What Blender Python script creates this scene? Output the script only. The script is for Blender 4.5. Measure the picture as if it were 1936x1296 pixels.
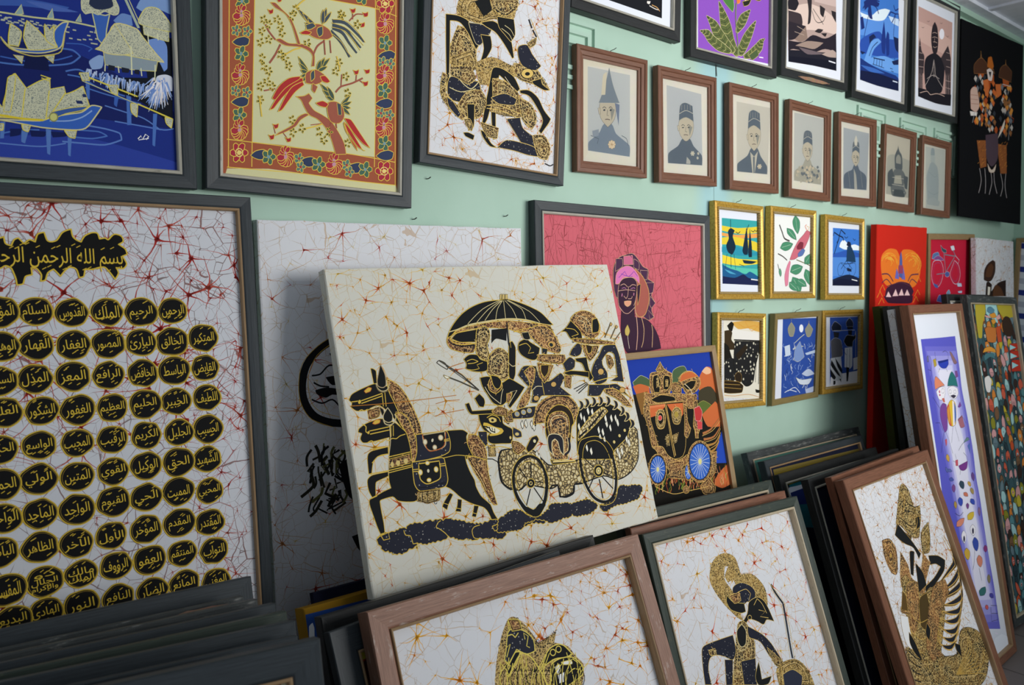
import bpy, bmesh, math, random
from mathutils import Vector, Matrix
from mathutils.geometry import tessellate_polygon

# ---------------------------------------------------------------- clearing, camera, light, exposure
for o in list(bpy.data.objects):
    bpy.data.objects.remove(o, do_unlink=True)
scene = bpy.context.scene
COL = scene.collection
R = math.radians

cam_d = bpy.data.cameras.new('camera')
cam_d.sensor_width = 23.6
cam_d.lens = 1480.0 / 1936.0 * 23.6
cam_d.clip_start = 0.02
cam_d.dof.use_dof = True
cam_d.dof.focus_distance = 2.1
cam_d.dof.aperture_fstop = 3.5
cam = bpy.data.objects.new('camera', cam_d)
COL.objects.link(cam)
yaw, pitch = R(50.8), R(4.17)
fw = Vector((math.cos(yaw) * math.cos(pitch), math.sin(yaw) * math.cos(pitch), -math.sin(pitch)))
cam.location = (0, -1.79, 1.6)
cam.rotation_euler = fw.to_track_quat('-Z', 'Y').to_euler()
scene.camera = cam

world = bpy.data.worlds.new('daylight')
scene.world = world
world.use_nodes = True
bg = world.node_tree.nodes['Background']
bg.inputs[0].default_value = (0.80, 0.90, 1.0, 1)
bg.inputs[1].default_value = 0.40

def area(name, loc, target, sx, sy, power, col):
    l = bpy.data.lights.new(name, 'AREA')
    l.spread = R(105); l.shape = 'RECTANGLE'; l.size = sx; l.size_y = sy; l.energy = power; l.color = col
    o = bpy.data.objects.new(name, l); COL.objects.link(o)
    o.location = loc
    o.rotation_euler = (Vector(target) - Vector(loc)).to_track_quat('-Z', 'Y').to_euler()
    return o
# daylight through the shop's open front, high and to the right of the camera
area('daylight_shop_front', (3.2, -3.5, 2.0), (2.1, 0.0, 2.5), 2.2, 1.3, 45, (1.0, 0.99, 0.965))

vs = scene.view_settings
vs.view_transform = 'Standard'; vs.look = 'None'; vs.gamma = 1.0; vs.exposure = 0.0
vs.use_curve_mapping = False

# ---------------------------------------------------------------- colour and material helpers
def lin(c):
    c = c / 255.0
    return c / 12.92 if c <= 0.04045 else ((c + 0.055) / 1.055) ** 2.4
def rgb(r, g, b, k=1.0):
    return (min(1, lin(r) * k), min(1, lin(g) * k), min(1, lin(b) * k), 1.0)

class NT:
    def __init__(s, name, rough=0.6, spec=0.3):
        s.m = bpy.data.materials.new(name); s.m.use_nodes = True
        s.t = s.m.node_tree; s.b = s.t.nodes['Principled BSDF']
        s.b.inputs['Roughness'].default_value = rough
        s.b.inputs['Specular IOR Level'].default_value = spec
    def n(s, typ, **kw):
        nd = s.t.nodes.new(typ)
        for k, v in kw.items():
            if k.startswith('i_'):
                key = k[2:]
                nd.inputs[int(key) if key.isdigit() else key.replace('_', ' ')].default_value = v
            else:
                setattr(nd, k, v)
        return nd
    def l(s, a, b):
        s.t.links.new(a, b)
    def noise(s, vec, scale, detail=3, rough=0.55, dist=0):
        nd = s.n('ShaderNodeTexNoise')
        nd.inputs['Scale'].default_value = scale; nd.inputs['Detail'].default_value = detail
        nd.inputs['Roughness'].default_value = rough; nd.inputs['Distortion'].default_value = dist
        if vec: s.l(vec, nd.inputs['Vector'])
        return nd
    def ramp(s, fac, stops, interp='LINEAR'):
        nd = s.n('ShaderNodeValToRGB'); cr = nd.color_ramp; cr.interpolation = interp
        while len(cr.elements) < len(stops): cr.elements.new(0.5)
        for e, (p, c) in zip(cr.elements, stops):
            e.position = p; e.color = c if len(c) == 4 else (*c, 1)
        s.l(fac, nd.inputs[0]); return nd
    def mix(s, fac, a, b, mode='MIX'):
        nd = s.n('ShaderNodeMix', data_type='RGBA', blend_type=mode)
        for sock, v in ((nd.inputs[0], fac), (nd.inputs[6], a), (nd.inputs[7], b)):
            if hasattr(v, 'is_output'): s.l(v, sock)
            else: sock.default_value = v
        return nd.outputs[2]
    def math(s, op, a, b=None, clamp=False):
        nd = s.n('ShaderNodeMath', operation=op, use_clamp=clamp)
        for i, v in enumerate((a, b)):
            if v is None: continue
            if hasattr(v, 'is_output'): s.l(v, nd.inputs[i])
            else: nd.inputs[i].default_value = v
        return nd.outputs[0]
    def coord(s, which='Object', scale=(1, 1, 1)):
        tc = s.n('ShaderNodeTexCoord'); mp = s.n('ShaderNodeMapping')
        mp.inputs['Scale'].default_value = scale
        s.l(tc.outputs[which], mp.inputs[0]); return mp.outputs[0]
    def bump(s, h, strength=0.3, dist=0.002):
        nd = s.n('ShaderNodeBump'); nd.inputs['Strength'].default_value = strength
        nd.inputs['Distance'].default_value = dist
        s.l(h, nd.inputs['Height']); s.l(nd.outputs[0], s.b.inputs['Normal'])
    def base(s, v):
        if hasattr(v, 'is_output'): s.l(v, s.b.inputs['Base Color'])
        else: s.b.inputs['Base Color'].default_value = v

MATS = {}
def wood(name, c1, c2, scuff, rough=0.5, scuff_amt=0.62, spec=0.35):
    """painted or stained wood; UV runs along the rail"""
    t = NT(name, rough, spec)
    uv = t.coord('UV', (3, 60, 1))
    grain = t.noise(uv, 6, 5, 0.6, 0.4)
    col = t.ramp(grain.outputs[0], [(0.3, c1), (0.7, c2)])
    uv2 = t.coord('UV', (6, 26, 1))
    sc = t.noise(uv2, 3, 7, 0.7)
    m = t.ramp(sc.outputs[0], [(scuff_amt, (0, 0, 0, 1)), (scuff_amt + 0.09, (1, 1, 1, 1))])
    t.base(t.mix(t.math('MULTIPLY', m.outputs[0], 0.55), col.outputs[0], scuff))
    t.bump(grain.outputs[0], 0.25, 0.001)
    MATS[name] = t.m
wood('charcoal_painted_wood', rgb(37, 43, 47), rgb(54, 61, 66), rgb(112, 117, 118), 0.5, 0.68, 0.35)
wood('black_painted_wood', rgb(26, 28, 29), rgb(46, 47, 47), rgb(110, 106, 98), 0.45, 0.66)
wood('green_black_wood', rgb(38, 48, 42), rgb(56, 66, 58), rgb(116, 112, 78), 0.45, 0.60)
wood('worn_charcoal_wood', rgb(40, 44, 45), rgb(74, 78, 78), rgb(150, 150, 145), 0.45, 0.55)
wood('reddish_brown_wood', rgb(104, 66, 48), rgb(142, 95, 72), rgb(150, 120, 104), 0.42, 0.66)
wood('portrait_brown_wood', rgb(100, 62, 44), rgb(130, 88, 66), rgb(150, 120, 95), 0.45, 0.70)
wood('dusty_brown_wood', rgb(120, 84, 68), rgb(158, 118, 98), rgb(205, 195, 186), 0.5, 0.58)
wood('tan_wood', rgb(140, 112, 74), rgb(168, 140, 98), rgb(120, 96, 62), 0.5, 0.7)
wood('dark_brown_wood', rgb(62, 42, 30), rgb(88, 62, 46), rgb(120, 90, 66), 0.5, 0.68)
wood('cream_trim', rgb(176, 160, 132), rgb(200, 186, 160), rgb(96, 84, 66), 0.5, 0.60)
wood('silver_trim', rgb(150, 146, 134), rgb(190, 186, 172), rgb(70, 66, 58), 0.4, 0.60)
wood('bronze_trim', rgb(140, 112, 80), rgb(170, 140, 104), rgb(60, 46, 36), 0.45, 0.62)
wood('olive_gilt_wood', rgb(120, 104, 62), rgb(150, 132, 84), rgb(90, 76, 46), 0.4, 0.66)
wood('backing_board', rgb(96, 74, 54), rgb(116, 92, 68), rgb(80, 60, 44), 0.8, 0.7)

t = NT('gilt_moulding', 0.38, 0.5)
nz = t.noise(t.coord('UV', (20, 20, 1)), 6, 4)
t.base(t.ramp(nz.outputs[0], [(0.3, rgb(170, 124, 40)), (0.6, rgb(214, 172, 74)), (0.75, rgb(120, 84, 34))]).outputs[0])
t.b.inputs['Metallic'].default_value = 0.35
MATS['gilt_moulding'] = t.m
t = NT('gilt_beading', 0.35, 0.5)
uvc = t.coord('UV', (1, 1, 1))
wv = t.n('ShaderNodeTexWave', wave_type='BANDS', bands_direction='X'); t.l(uvc, wv.inputs['Vector'])
wv.inputs['Scale'].default_value = 50
t.base(t.ramp(wv.outputs[1], [(0.25, rgb(70, 46, 22)), (0.6, rgb(206, 176, 104))]).outputs[0])
t.bump(wv.outputs[1], 0.8, 0.002)
MATS['gilt_beading'] = t.m

# paint layers on a picture: colour comes from the drawn shape
def paint(name, rough, spec):
    t = NT(name, rough, spec)
    a = t.n('ShaderNodeVertexColor', layer_name='paint')
    nz = t.noise(t.coord('Object'), 220, 3)
    t.base(t.mix(0.10, a.outputs[0], nz.outputs[1], 'SOFT_LIGHT'))
    MATS[name] = t.m
paint('dye_paint', 0.75, 0.15)

# wax-drawn gold filigree on black dye
def filigree(name, dark, gold, ochre, scale, w):
    t = NT(name, 0.6, 0.25)
    co = t.coord('Object')
    nz = t.noise(co, scale * 0.35, 2)
    add = t.n('ShaderNodeVectorMath', operation='MULTIPLY_ADD')
    t.l(nz.outputs[1], add.inputs[0]); add.inputs[1].default_value = (0.010,) * 3; t.l(co, add.inputs[2])
    v = t.n('ShaderNodeTexVoronoi', feature='DISTANCE_TO_EDGE'); v.inputs['Scale'].default_value = scale
    t.l(add.outputs[0], v.inputs['Vector'])
    v2 = t.n('ShaderNodeTexVoronoi', feature='F1'); v2.inputs['Scale'].default_value = scale
    t.l(add.outputs[0], v2.inputs['Vector'])
    e = t.ramp(v.outputs[0], [(w, (1, 1, 1, 1)), (w + 0.03, (0, 0, 0, 1))])
    dot = t.ramp(v2.outputs[0], [(0.10, (1, 1, 1, 1)), (0.15, (0, 0, 0, 1))])
    m = t.math('MAXIMUM', e.outputs[0], dot.outputs[0])
    n2 = t.noise(co, 26, 3)
    f = t.ramp(n2.outputs[0], [(0.42, dark), (0.58, ochre)])
    t.base(t.mix(m, f.outputs[0], gold))
    MATS[name] = t.m
filigree('gold_filigree', rgb(20, 19, 20), rgb(216, 186, 116), rgb(112, 78, 34), 105, 0.06)
filigree('copper_filigree', rgb(44, 30, 22), rgb(214, 170, 106), rgb(130, 80, 42), 110, 0.05)
filigree('dense_gilt', rgb(58, 44, 18), rgb(198, 166, 96), rgb(130, 96, 40), 170, 0.11)
filigree('scale_pattern', rgb(60, 48, 28), rgb(224, 204, 150), rgb(160, 128, 70), 95, 0.05)
filigree('silver_glitter', rgb(110, 120, 120), rgb(206, 206, 176), rgb(140, 148, 140), 330, 0.18)
# scales read light with dark edges
t = NT('pale_scales', 0.6, 0.25)
v = t.n('ShaderNodeTexVoronoi', feature='DISTANCE_TO_EDGE'); v.inputs['Scale'].default_value = 100
t.l(t.coord('Object'), v.inputs['Vector'])
t.base(t.ramp(v.outputs[0], [(0.05, rgb(60, 48, 30)), (0.13, rgb(206, 178, 110)), (0.3, rgb(226, 212, 170))]).outputs[0])
MATS['scale_pattern'] = t.m

def dotted(name, dark, dotc, scale, r):
    t = NT(name, 0.65, 0.2)
    v = t.n('ShaderNodeTexVoronoi', feature='F1'); v.inputs['Scale'].default_value = scale
    v.inputs['Randomness'].default_value = 0.8
    t.l(t.coord('Object'), v.inputs['Vector'])
    t.base(t.ramp(v.outputs[0], [(r, dotc), (r + 0.07, dark)]).outputs[0])
    MATS[name] = t.m
dotted('navy_dotted', rgb(22, 26, 44), rgb(170, 168, 160), 130, 0.16)
dotted('black_spotted', rgb(24, 24, 26), rgb(220, 214, 190), 62, 0.27)

# hand-crackled batik cloth: fine dyed hairlines on pale cotton
def cloth(name, ground, line, line2, scale, amt, sx=1.0, sz=1.0):
    t = NT(name, 0.85, 0.12)
    co = t.coord('Object', (sx, 1, sz))
    nz = t.noise(co, 9, 3)
    add = t.n('ShaderNodeVectorMath', operation='MULTIPLY_ADD')
    t.l(nz.outputs[1], add.inputs[0]); add.inputs[1].default_value = (0.022,) * 3; t.l(co, add.inputs[2])
    out = ground
    for k, (sc, wd, c) in enumerate(((scale, 0.016, line), (scale * 2.1, 0.022, line2))):
        v = t.n('ShaderNodeTexVoronoi', feature='DISTANCE_TO_EDGE'); v.inputs['Scale'].default_value = sc
        t.l(add.outputs[0], v.inputs['Vector'])
        n2 = t.noise(co, sc * 0.6, 2)
        thr = t.ramp(n2.outputs[0], [(0.38, (0, 0, 0, 1)), (0.66, (1, 1, 1, 1))])
        w = t.math('MULTIPLY', thr.outputs[0], wd)
        m = t.math('LESS_THAN', v.outputs[0], w)
        m = t.math('MULTIPLY', m, amt)
        out = t.mix(m, out, c)
    weave = t.noise(t.coord('Object', (1, 1, 1)), 700, 1)
    out = t.mix(0.12, out, weave.outputs[1], 'SOFT_LIGHT')
    t.base(out)
    big = t.noise(co, 5, 2)
    t.bump(big.outputs[0], 0.25, 0.01)
    MATS[name] = t.m
WHITE = rgb(222, 222, 224)
cloth('white_batik_cloth', rgb(225, 226, 230), rgb(190, 150, 96), rgb(176, 150, 116), 15, 0.55)
cloth('grey_white_batik_cloth', rgb(214, 216, 222), rgb(128, 84, 78), rgb(120, 96, 92), 15, 0.85)
cloth('cream_batik_cloth', rgb(220, 218, 206), rgb(200, 160, 96), rgb(200, 176, 120), 15, 0.5)
cloth('pink_batik_cloth', rgb(214, 106, 118), rgb(150, 62, 70), rgb(158, 70, 76), 26, 0.9, 1, 0.45)
cloth('busy_batik_cloth', rgb(225, 226, 230), rgb(190, 140, 70), rgb(120, 96, 70), 24, 0.9)

def plain(name, c, rough=0.7, spec=0.2, vary=0.06, scale=12):
    t = NT(name, rough, spec)
    nz = t.noise(t.coord('Object'), scale, 4)
    t.base(t.mix(vary, c, nz.outputs[1], 'SOFT_LIGHT'))
    MATS[name] = t.m
plain('white_paper', rgb(232, 236, 246), 0.8)
plain('aged_paper', rgb(222, 214, 200), 0.85, vary=0.2, scale=30)
plain('black_cloth', rgb(16, 16, 19), 0.9, 0.1)
plain('red_cloth', rgb(214, 40, 24), 0.85)
plain('ochre_canvas', rgb(150, 112, 22), 0.85)
plain('navy_canvas', rgb(18, 22, 44), 0.85)
plain('olive_canvas', rgb(62, 64, 26), 0.85, vary=0.3, scale=60)
plain('raw_canvas', rgb(214, 208, 190), 0.9, vary=0.2, scale=40)
plain('nail_steel', rgb(70, 68, 64), 0.5, 0.5)
plain('ground', rgb(200, 200, 200), 0.8)
t = NT('picture_glass', 0.05, 0.5)
tr = t.n('ShaderNodeBsdfTransparent'); gl = t.n('ShaderNodeBsdfGlossy'); gl.inputs['Roughness'].default_value = 0.06
fr = t.n('ShaderNodeFresnel'); fr.inputs['IOR'].default_value = 1.45
mx = t.n('ShaderNodeMixShader')
tr.inputs[0].default_value = (0.93, 0.95, 0.95, 1)
t.l(fr.outputs[0], mx.inputs[0]); t.l(tr.outputs[0], mx.inputs[1]); t.l(gl.outputs[0], mx.inputs[2])
t.l(mx.outputs[0], t.t.nodes['Material Output'].inputs[0])
MATS['picture_glass'] = t.m

# ---------------------------------------------------------------- mesh helpers
def link(o, parent=None):
    COL.objects.link(o)
    if parent is not None: o.parent = parent
    return o
def mesh_obj(name, verts, faces, mats, parent=None, fmat=None, uvs=None, cols=None, smooth=False):
    me = bpy.data.meshes.new(name); me.from_pydata(verts, [], faces)
    for m in mats: me.materials.append(MATS[m])
    if fmat is not None: me.polygons.foreach_set('material_index', fmat)
    if uvs is not None:
        l = me.uv_layers.new(name='UVMap'); l.data.foreach_set('uv', [c for f in uvs for p in f for c in p])
    if cols is not None:
        a = me.color_attributes.new('paint', 'FLOAT_COLOR', 'CORNER')
        flat = []
        for f, c in zip(faces, cols): flat += list(c) * len(f)
        a.data.foreach_set('color', flat)
    if smooth: me.polygons.foreach_set('use_smooth', [True] * len(faces))
    me.update()
    return link(bpy.data.objects.new(name, me), parent)
def moulding(name, W, H, prof, mat, parent, z0=0.0, x0=0.0, closed=True):
    """mitred rectangle: prof = [(inset, depth)] going round the rail's section, metres; front is -y"""
    verts, faces, uvs = [], [], []
    n = len(prof)
    for (d, y) in prof:
        verts += [(x0 - W / 2 + d, -y, z0 + d), (x0 + W / 2 - d, -y, z0 + d), (x0 + W / 2 - d, -y, z0 + H - d), (x0 - W / 2 + d, -y, z0 + H - d)]
    arc = [0.0]
    for i in range(n):
        a, b = prof[i], prof[(i + 1) % n]
        arc.append(arc[-1] + math.hypot(a[0] - b[0], a[1] - b[1]))
    for i in range(n if closed else n - 1):
        j = (i + 1) % n
        for k in range(4):
            l = (k + 1) % 4
            L = W if k % 2 == 0 else H
            off = k * 3.7 + W * 5
            faces.append((i * 4 + k, i * 4 + l, j * 4 + l, j * 4 + k))
            uvs.append(((off + prof[i][0], arc[i]), (off + L - prof[i][0], arc[i]), (off + L - prof[j][0], arc[i + 1]), (off + prof[j][0], arc[i + 1])))
    return mesh_obj(name, verts, faces, [mat], parent, uvs=uvs)
def box(name, x0, x1, y0, y1, z0, z1, mat, parent=None):
    v = [(x, y, z) for z in (z0, z1) for y in (y0, y1) for x in (x0, x1)]
    f = [(0, 2, 3, 1), (4, 5, 7, 6), (0, 1, 5, 4), (2, 6, 7, 3), (0, 4, 6, 2), (1, 3, 7, 5)]
    uv = [((0, 0), (0, 1), (1, 1), (1, 0))] * 6
    return mesh_obj(name, v, f, [mat] if isinstance(mat, str) else mat, parent, uvs=uv)

# ---------------------------------------------------------------- drawing on a picture
PAL = {}
def hexcol(s):
    if s.isdigit() and len(s) < 4:
        if s not in PAL: PAL[s] = rgb(*INK[int(s)], 1.12)
        return PAL[s]
    if s not in PAL:
        PAL[s] = rgb(int(s[0:2], 16), int(s[2:4], 16), int(s[4:6], 16), 1.12)
    return PAL[s]
def smooth_pts(p, closed):
    """Hermite curve through the points; sharp turns stay sharp"""
    n = len(p)
    if n < 3: return p
    T = []
    for i in range(n):
        if not closed and i in (0, n - 1): T.append((0, 0)); continue
        a, b, c = p[i - 1], p[i], p[(i + 1) % n]
        u = (b[0] - a[0], b[1] - a[1]); w = (c[0] - b[0], c[1] - b[1])
        lu, lw = math.hypot(*u) or 1, math.hypot(*w) or 1
        cs = (u[0] * w[0] + u[1] * w[1]) / lu / lw
        if cs < 0.30: T.append((0, 0)); continue
        k = min(lu, lw) / (lu + lw)
        T.append(((c[0] - a[0]) * k, (c[1] - a[1]) * k))
    out = []
    for i in range(n if closed else n - 1):
        b, c, m0, m1 = p[i], p[(i + 1) % n], T[i], T[(i + 1) % n]
        if m0 == (0, 0) and m1 == (0, 0): out.append(b); continue
        for s in (0, 0.25, 0.5, 0.75):
            s2, s3 = s * s, s * s * s
            out.append(tuple((2 * s3 - 3 * s2 + 1) * b[k] + (s3 - 2 * s2 + s) * m0[k] + (3 * s2 - 2 * s3) * c[k] + (s3 - s2) * m1[k] for k in (0, 1)))
    if not closed: out.append(p[-1])
    return out
# dyes and paints seen on the pictures, as red, green, blue
INK = [
    (28, 47, 128),
    (20, 32, 94),
    (43, 63, 152),
    (58, 90, 168),
    (74, 102, 176),
    (74, 112, 184),
    (58, 96, 176),
    (90, 124, 192),
    (58, 95, 174),
    (84, 120, 186),
    (16, 28, 80),
    (14, 24, 68),
    (200, 200, 144),
    (184, 188, 160),
    (144, 168, 168),
    (58, 98, 176),
    (200, 200, 160),
    (38, 48, 74),
    (106, 136, 192),
    (122, 152, 200),
    (138, 164, 208),
    (168, 180, 160),
    (16, 21, 31),
    (111, 143, 204),
    (208, 200, 120),
    (216, 216, 176),
    (216, 204, 128),
    (138, 152, 160),
    (26, 30, 48),
    (168, 184, 220),
    (192, 204, 228),
    (143, 168, 216),
    (208, 212, 224),
    (232, 228, 232),
    (216, 208, 208),
    (216, 200, 80),
    (53, 96, 180),
    (208, 200, 144),
    (200, 184, 96),
    (138, 168, 216),
    (32, 48, 94),
    (58, 90, 154),
    (200, 200, 120),
    (138, 138, 80),
    (216, 192, 48),
    (232, 232, 240),
    (160, 86, 60),
    (208, 204, 156),
    (207, 205, 159),
    (224, 192, 80),
    (74, 106, 88),
    (54, 64, 92),
    (122, 154, 160),
    (168, 52, 64),
    (200, 144, 160),
    (90, 122, 112),
    (168, 48, 64),
    (232, 208, 128),
    (232, 216, 128),
    (160, 90, 72),
    (168, 48, 52),
    (62, 74, 44),
    (208, 176, 72),
    (70, 80, 90),
    (176, 52, 52),
    (74, 90, 76),
    (216, 184, 104),
    (22, 24, 26),
    (200, 184, 136),
    (216, 200, 144),
    (42, 42, 44),
    (232, 216, 176),
    (24, 24, 24),
    (232, 224, 216),
    (200, 152, 96),
    (216, 208, 200),
    (138, 80, 184),
    (90, 100, 56),
    (216, 204, 152),
    (42, 48, 32),
    (184, 176, 112),
    (44, 52, 36),
    (74, 122, 60),
    (200, 216, 160),
    (122, 138, 88),
    (224, 120, 56),
    (200, 176, 112),
    (232, 216, 192),
    (34, 36, 28),
    (216, 192, 80),
    (200, 72, 56),
    (74, 90, 56),
    (200, 184, 112),
    (232, 224, 240),
    (176, 152, 144),
    (216, 192, 180),
    (200, 176, 168),
    (32, 28, 36),
    (58, 48, 52),
    (42, 36, 40),
    (138, 116, 104),
    (40, 34, 42),
    (192, 168, 152),
    (36, 30, 40),
    (154, 132, 120),
    (26, 26, 38),
    (106, 92, 96),
    (176, 154, 144),
    (14, 16, 32),
    (63, 120, 200),
    (90, 144, 220),
    (224, 236, 248),
    (200, 220, 244),
    (26, 44, 108),
    (42, 80, 168),
    (28, 52, 128),
    (22, 36, 78),
    (106, 160, 228),
    (26, 52, 120),
    (58, 104, 184),
    (16, 24, 60),
    (216, 224, 244),
    (192, 154, 144),
    (208, 172, 160),
    (240, 236, 244),
    (42, 34, 40),
    (208, 176, 160),
    (28, 26, 34),
    (208, 192, 184),
    (74, 62, 64),
    (200, 172, 164),
    (28, 24, 32),
    (74, 48, 32),
    (176, 122, 72),
    (216, 160, 80),
    (184, 122, 72),
    (168, 80, 32),
    (48, 52, 60),
    (184, 176, 168),
    (200, 100, 44),
    (106, 112, 120),
    (208, 138, 58),
    (138, 90, 52),
    (168, 72, 28),
    (74, 44, 28),
    (216, 200, 192),
    (26, 26, 32),
    (176, 96, 32),
    (200, 200, 200),
    (200, 106, 52),
    (138, 80, 40),
    (74, 58, 68),
    (176, 106, 48),
    (58, 36, 24),
    (200, 184, 168),
    (224, 216, 208),
    (216, 200, 184),
    (168, 160, 160),
    (154, 152, 152),
    (200, 168, 152),
    (138, 56, 32),
    (176, 80, 40),
    (180, 180, 178),
    (118, 128, 140),
    (184, 172, 152),
    (92, 92, 96),
    (138, 136, 128),
    (68, 70, 76),
    (90, 90, 92),
    (90, 74, 76),
    (58, 62, 72),
    (120, 128, 136),
    (192, 184, 168),
    (200, 188, 164),
    (112, 120, 138),
    (210, 200, 180),
    (216, 192, 160),
    (160, 136, 104),
    (176, 144, 112),
    (90, 96, 104),
    (138, 144, 152),
    (176, 176, 176),
    (92, 100, 110),
    (138, 138, 132),
    (176, 168, 152),
    (216, 200, 160),
    (184, 176, 160),
    (168, 164, 156),
    (189, 182, 170),
    (200, 184, 160),
    (180, 178, 172),
    (160, 154, 140),
    (168, 160, 144),
    (104, 108, 112),
    (192, 176, 152),
    (162, 164, 166),
    (92, 100, 112),
    (200, 192, 176),
    (168, 164, 154),
    (154, 154, 148),
    (189, 180, 164),
    (168, 164, 152),
    (90, 94, 98),
    (154, 150, 140),
    (106, 108, 108),
    (168, 162, 148),
    (84, 88, 92),
    (74, 78, 82),
    (188, 188, 180),
    (162, 168, 168),
    (176, 180, 176),
    (152, 160, 162),
    (138, 146, 148),
    (168, 172, 170),
    (56, 160, 160),
    (224, 200, 56),
    (232, 160, 80),
    (42, 144, 168),
    (232, 208, 56),
    (88, 192, 168),
    (28, 90, 138),
    (22, 32, 74),
    (74, 160, 192),
    (16, 40, 58),
    (240, 240, 240),
    (232, 232, 228),
    (74, 68, 64),
    (106, 106, 58),
    (74, 138, 104),
    (44, 90, 68),
    (192, 216, 192),
    (200, 106, 120),
    (122, 48, 64),
    (122, 44, 60),
    (90, 112, 168),
    (44, 58, 96),
    (216, 128, 152),
    (168, 56, 72),
    (216, 112, 60),
    (216, 160, 64),
    (224, 176, 64),
    (60, 120, 204),
    (232, 240, 250),
    (44, 88, 176),
    (80, 136, 212),
    (20, 32, 60),
    (14, 20, 48),
    (26, 58, 90),
    (226, 220, 203),
    (216, 168, 80),
    (232, 228, 220),
    (22, 20, 15),
    (58, 44, 24),
    (42, 31, 18),
    (176, 138, 64),
    (44, 32, 16),
    (200, 160, 80),
    (200, 136, 56),
    (216, 152, 64),
    (44, 76, 156),
    (232, 236, 244),
    (200, 208, 220),
    (143, 166, 212),
    (30, 52, 112),
    (58, 92, 174),
    (111, 140, 200),
    (138, 138, 120),
    (200, 184, 120),
    (184, 168, 104),
    (200, 204, 184),
    (122, 146, 196),
    (200, 200, 168),
    (184, 200, 224),
    (200, 212, 228),
    (208, 216, 228),
    (138, 138, 96),
    (184, 196, 220),
    (216, 224, 236),
    (176, 188, 216),
    (232, 232, 236),
    (34, 40, 60),
    (200, 204, 212),
    (22, 24, 28),
    (44, 44, 48),
    (26, 26, 28),
    (90, 90, 96),
    (200, 204, 208),
    (26, 28, 32),
    (208, 212, 216),
    (42, 58, 112),
    (208, 212, 220),
    (216, 220, 228),
    (42, 48, 80),
    (18, 18, 18),
    (216, 184, 62),
    (208, 168, 64),
    (44, 42, 32),
    (32, 32, 28),
    (90, 90, 52),
    (216, 182, 74),
    (184, 160, 120),
    (201, 185, 140),
    (122, 106, 72),
    (184, 96, 42),
    (199, 181, 138),
    (216, 192, 120),
    (58, 36, 20),
    (224, 196, 132),
    (232, 224, 192),
    (216, 208, 176),
    (106, 74, 28),
    (234, 230, 212),
    (38, 38, 44),
    (224, 200, 136),
    (51, 36, 28),
    (42, 32, 24),
    (36, 36, 44),
    (224, 208, 160),
    (232, 220, 160),
    (152, 160, 168),
    (42, 48, 64),
    (28, 28, 32),
    (224, 216, 168),
    (184, 118, 42),
    (74, 70, 60),
    (28, 28, 28),
    (168, 148, 88),
    (32, 38, 46),
    (200, 154, 92),
    (200, 160, 92),
    (106, 90, 58),
    (184, 148, 88),
    (74, 44, 72),
    (216, 176, 128),
    (216, 168, 144),
    (200, 104, 136),
    (168, 92, 80),
    (216, 168, 96),
    (216, 120, 176),
    (138, 74, 168),
    (58, 34, 54),
    (176, 112, 160),
    (224, 160, 128),
    (216, 136, 168),
    (200, 176, 96),
    (138, 122, 58),
    (208, 192, 176),
    (28, 58, 158),
    (22, 20, 16),
    (74, 96, 64),
    (200, 104, 56),
    (136, 96, 46),
    (232, 184, 144),
    (64, 58, 40),
    (90, 106, 48),
    (168, 160, 80),
    (36, 72, 176),
    (138, 154, 58),
    (216, 138, 80),
    (224, 160, 112),
    (106, 122, 44),
    (168, 72, 40),
    (216, 176, 96),
    (20, 18, 14),
    (224, 192, 96),
    (208, 106, 58),
    (224, 128, 80),
    (200, 160, 96),
    (216, 72, 72),
    (232, 192, 160),
    (168, 144, 64),
    (192, 56, 56),
    (232, 160, 160),
    (208, 72, 72),
    (176, 112, 64),
    (176, 128, 64),
    (20, 22, 28),
    (60, 104, 192),
    (200, 212, 232),
    (224, 216, 144),
    (50, 54, 60),
    (44, 48, 64),
    (224, 204, 96),
    (26, 26, 24),
    (122, 28, 16),
    (168, 154, 40),
    (200, 90, 28),
    (58, 20, 16),
    (28, 63, 128),
    (58, 44, 20),
    (74, 58, 32),
    (184, 148, 72),
    (74, 58, 28),
    (90, 68, 32),
    (224, 224, 224),
    (34, 36, 44),
    (138, 132, 36),
    (28, 106, 120),
    (26, 60, 120),
    (28, 44, 104),
    (106, 92, 40),
    (122, 106, 32),
    (16, 20, 24),
    (90, 148, 136),
    (184, 212, 212),
    (90, 90, 192),
    (108, 106, 200),
    (130, 128, 210),
    (156, 154, 221),
    (180, 178, 230),
    (204, 203, 239),
    (228, 226, 246),
    (44, 64, 176),
    (28, 28, 80),
    (28, 44, 128),
    (42, 36, 64),
    (176, 152, 56),
    (138, 106, 112),
    (106, 106, 144),
    (122, 74, 138),
    (224, 136, 104),
    (58, 42, 64),
    (44, 116, 116),
    (28, 58, 64),
    (58, 52, 80),
    (200, 96, 128),
    (58, 52, 72),
    (200, 104, 88),
    (122, 72, 152),
    (42, 36, 80),
    (232, 192, 56),
    (200, 72, 72),
    (240, 236, 240),
    (80, 112, 184),
    (224, 160, 64),
    (200, 88, 104),
    (168, 106, 120),
    (106, 138, 138),
    (90, 104, 168),
    (122, 58, 138),
    (58, 36, 64),
    (74, 88, 168),
    (52, 72, 90),
    (168, 144, 88),
    (208, 120, 96),
    (58, 80, 176),
    (176, 144, 72),
    (106, 74, 138),
    (216, 136, 112),
    (216, 184, 64),
    (58, 80, 168),
    (58, 112, 112),
    (138, 58, 122),
    (138, 128, 96),
    (74, 72, 160),
    (208, 96, 96),
    (138, 106, 144),
    (232, 228, 248),
    (230, 234, 246),
    (184, 168, 56),
    (168, 216, 216),
    (24, 22, 20),
    (90, 138, 160),
    (224, 152, 56),
    (224, 168, 160),
    (200, 84, 46),
    (200, 120, 56),
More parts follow.
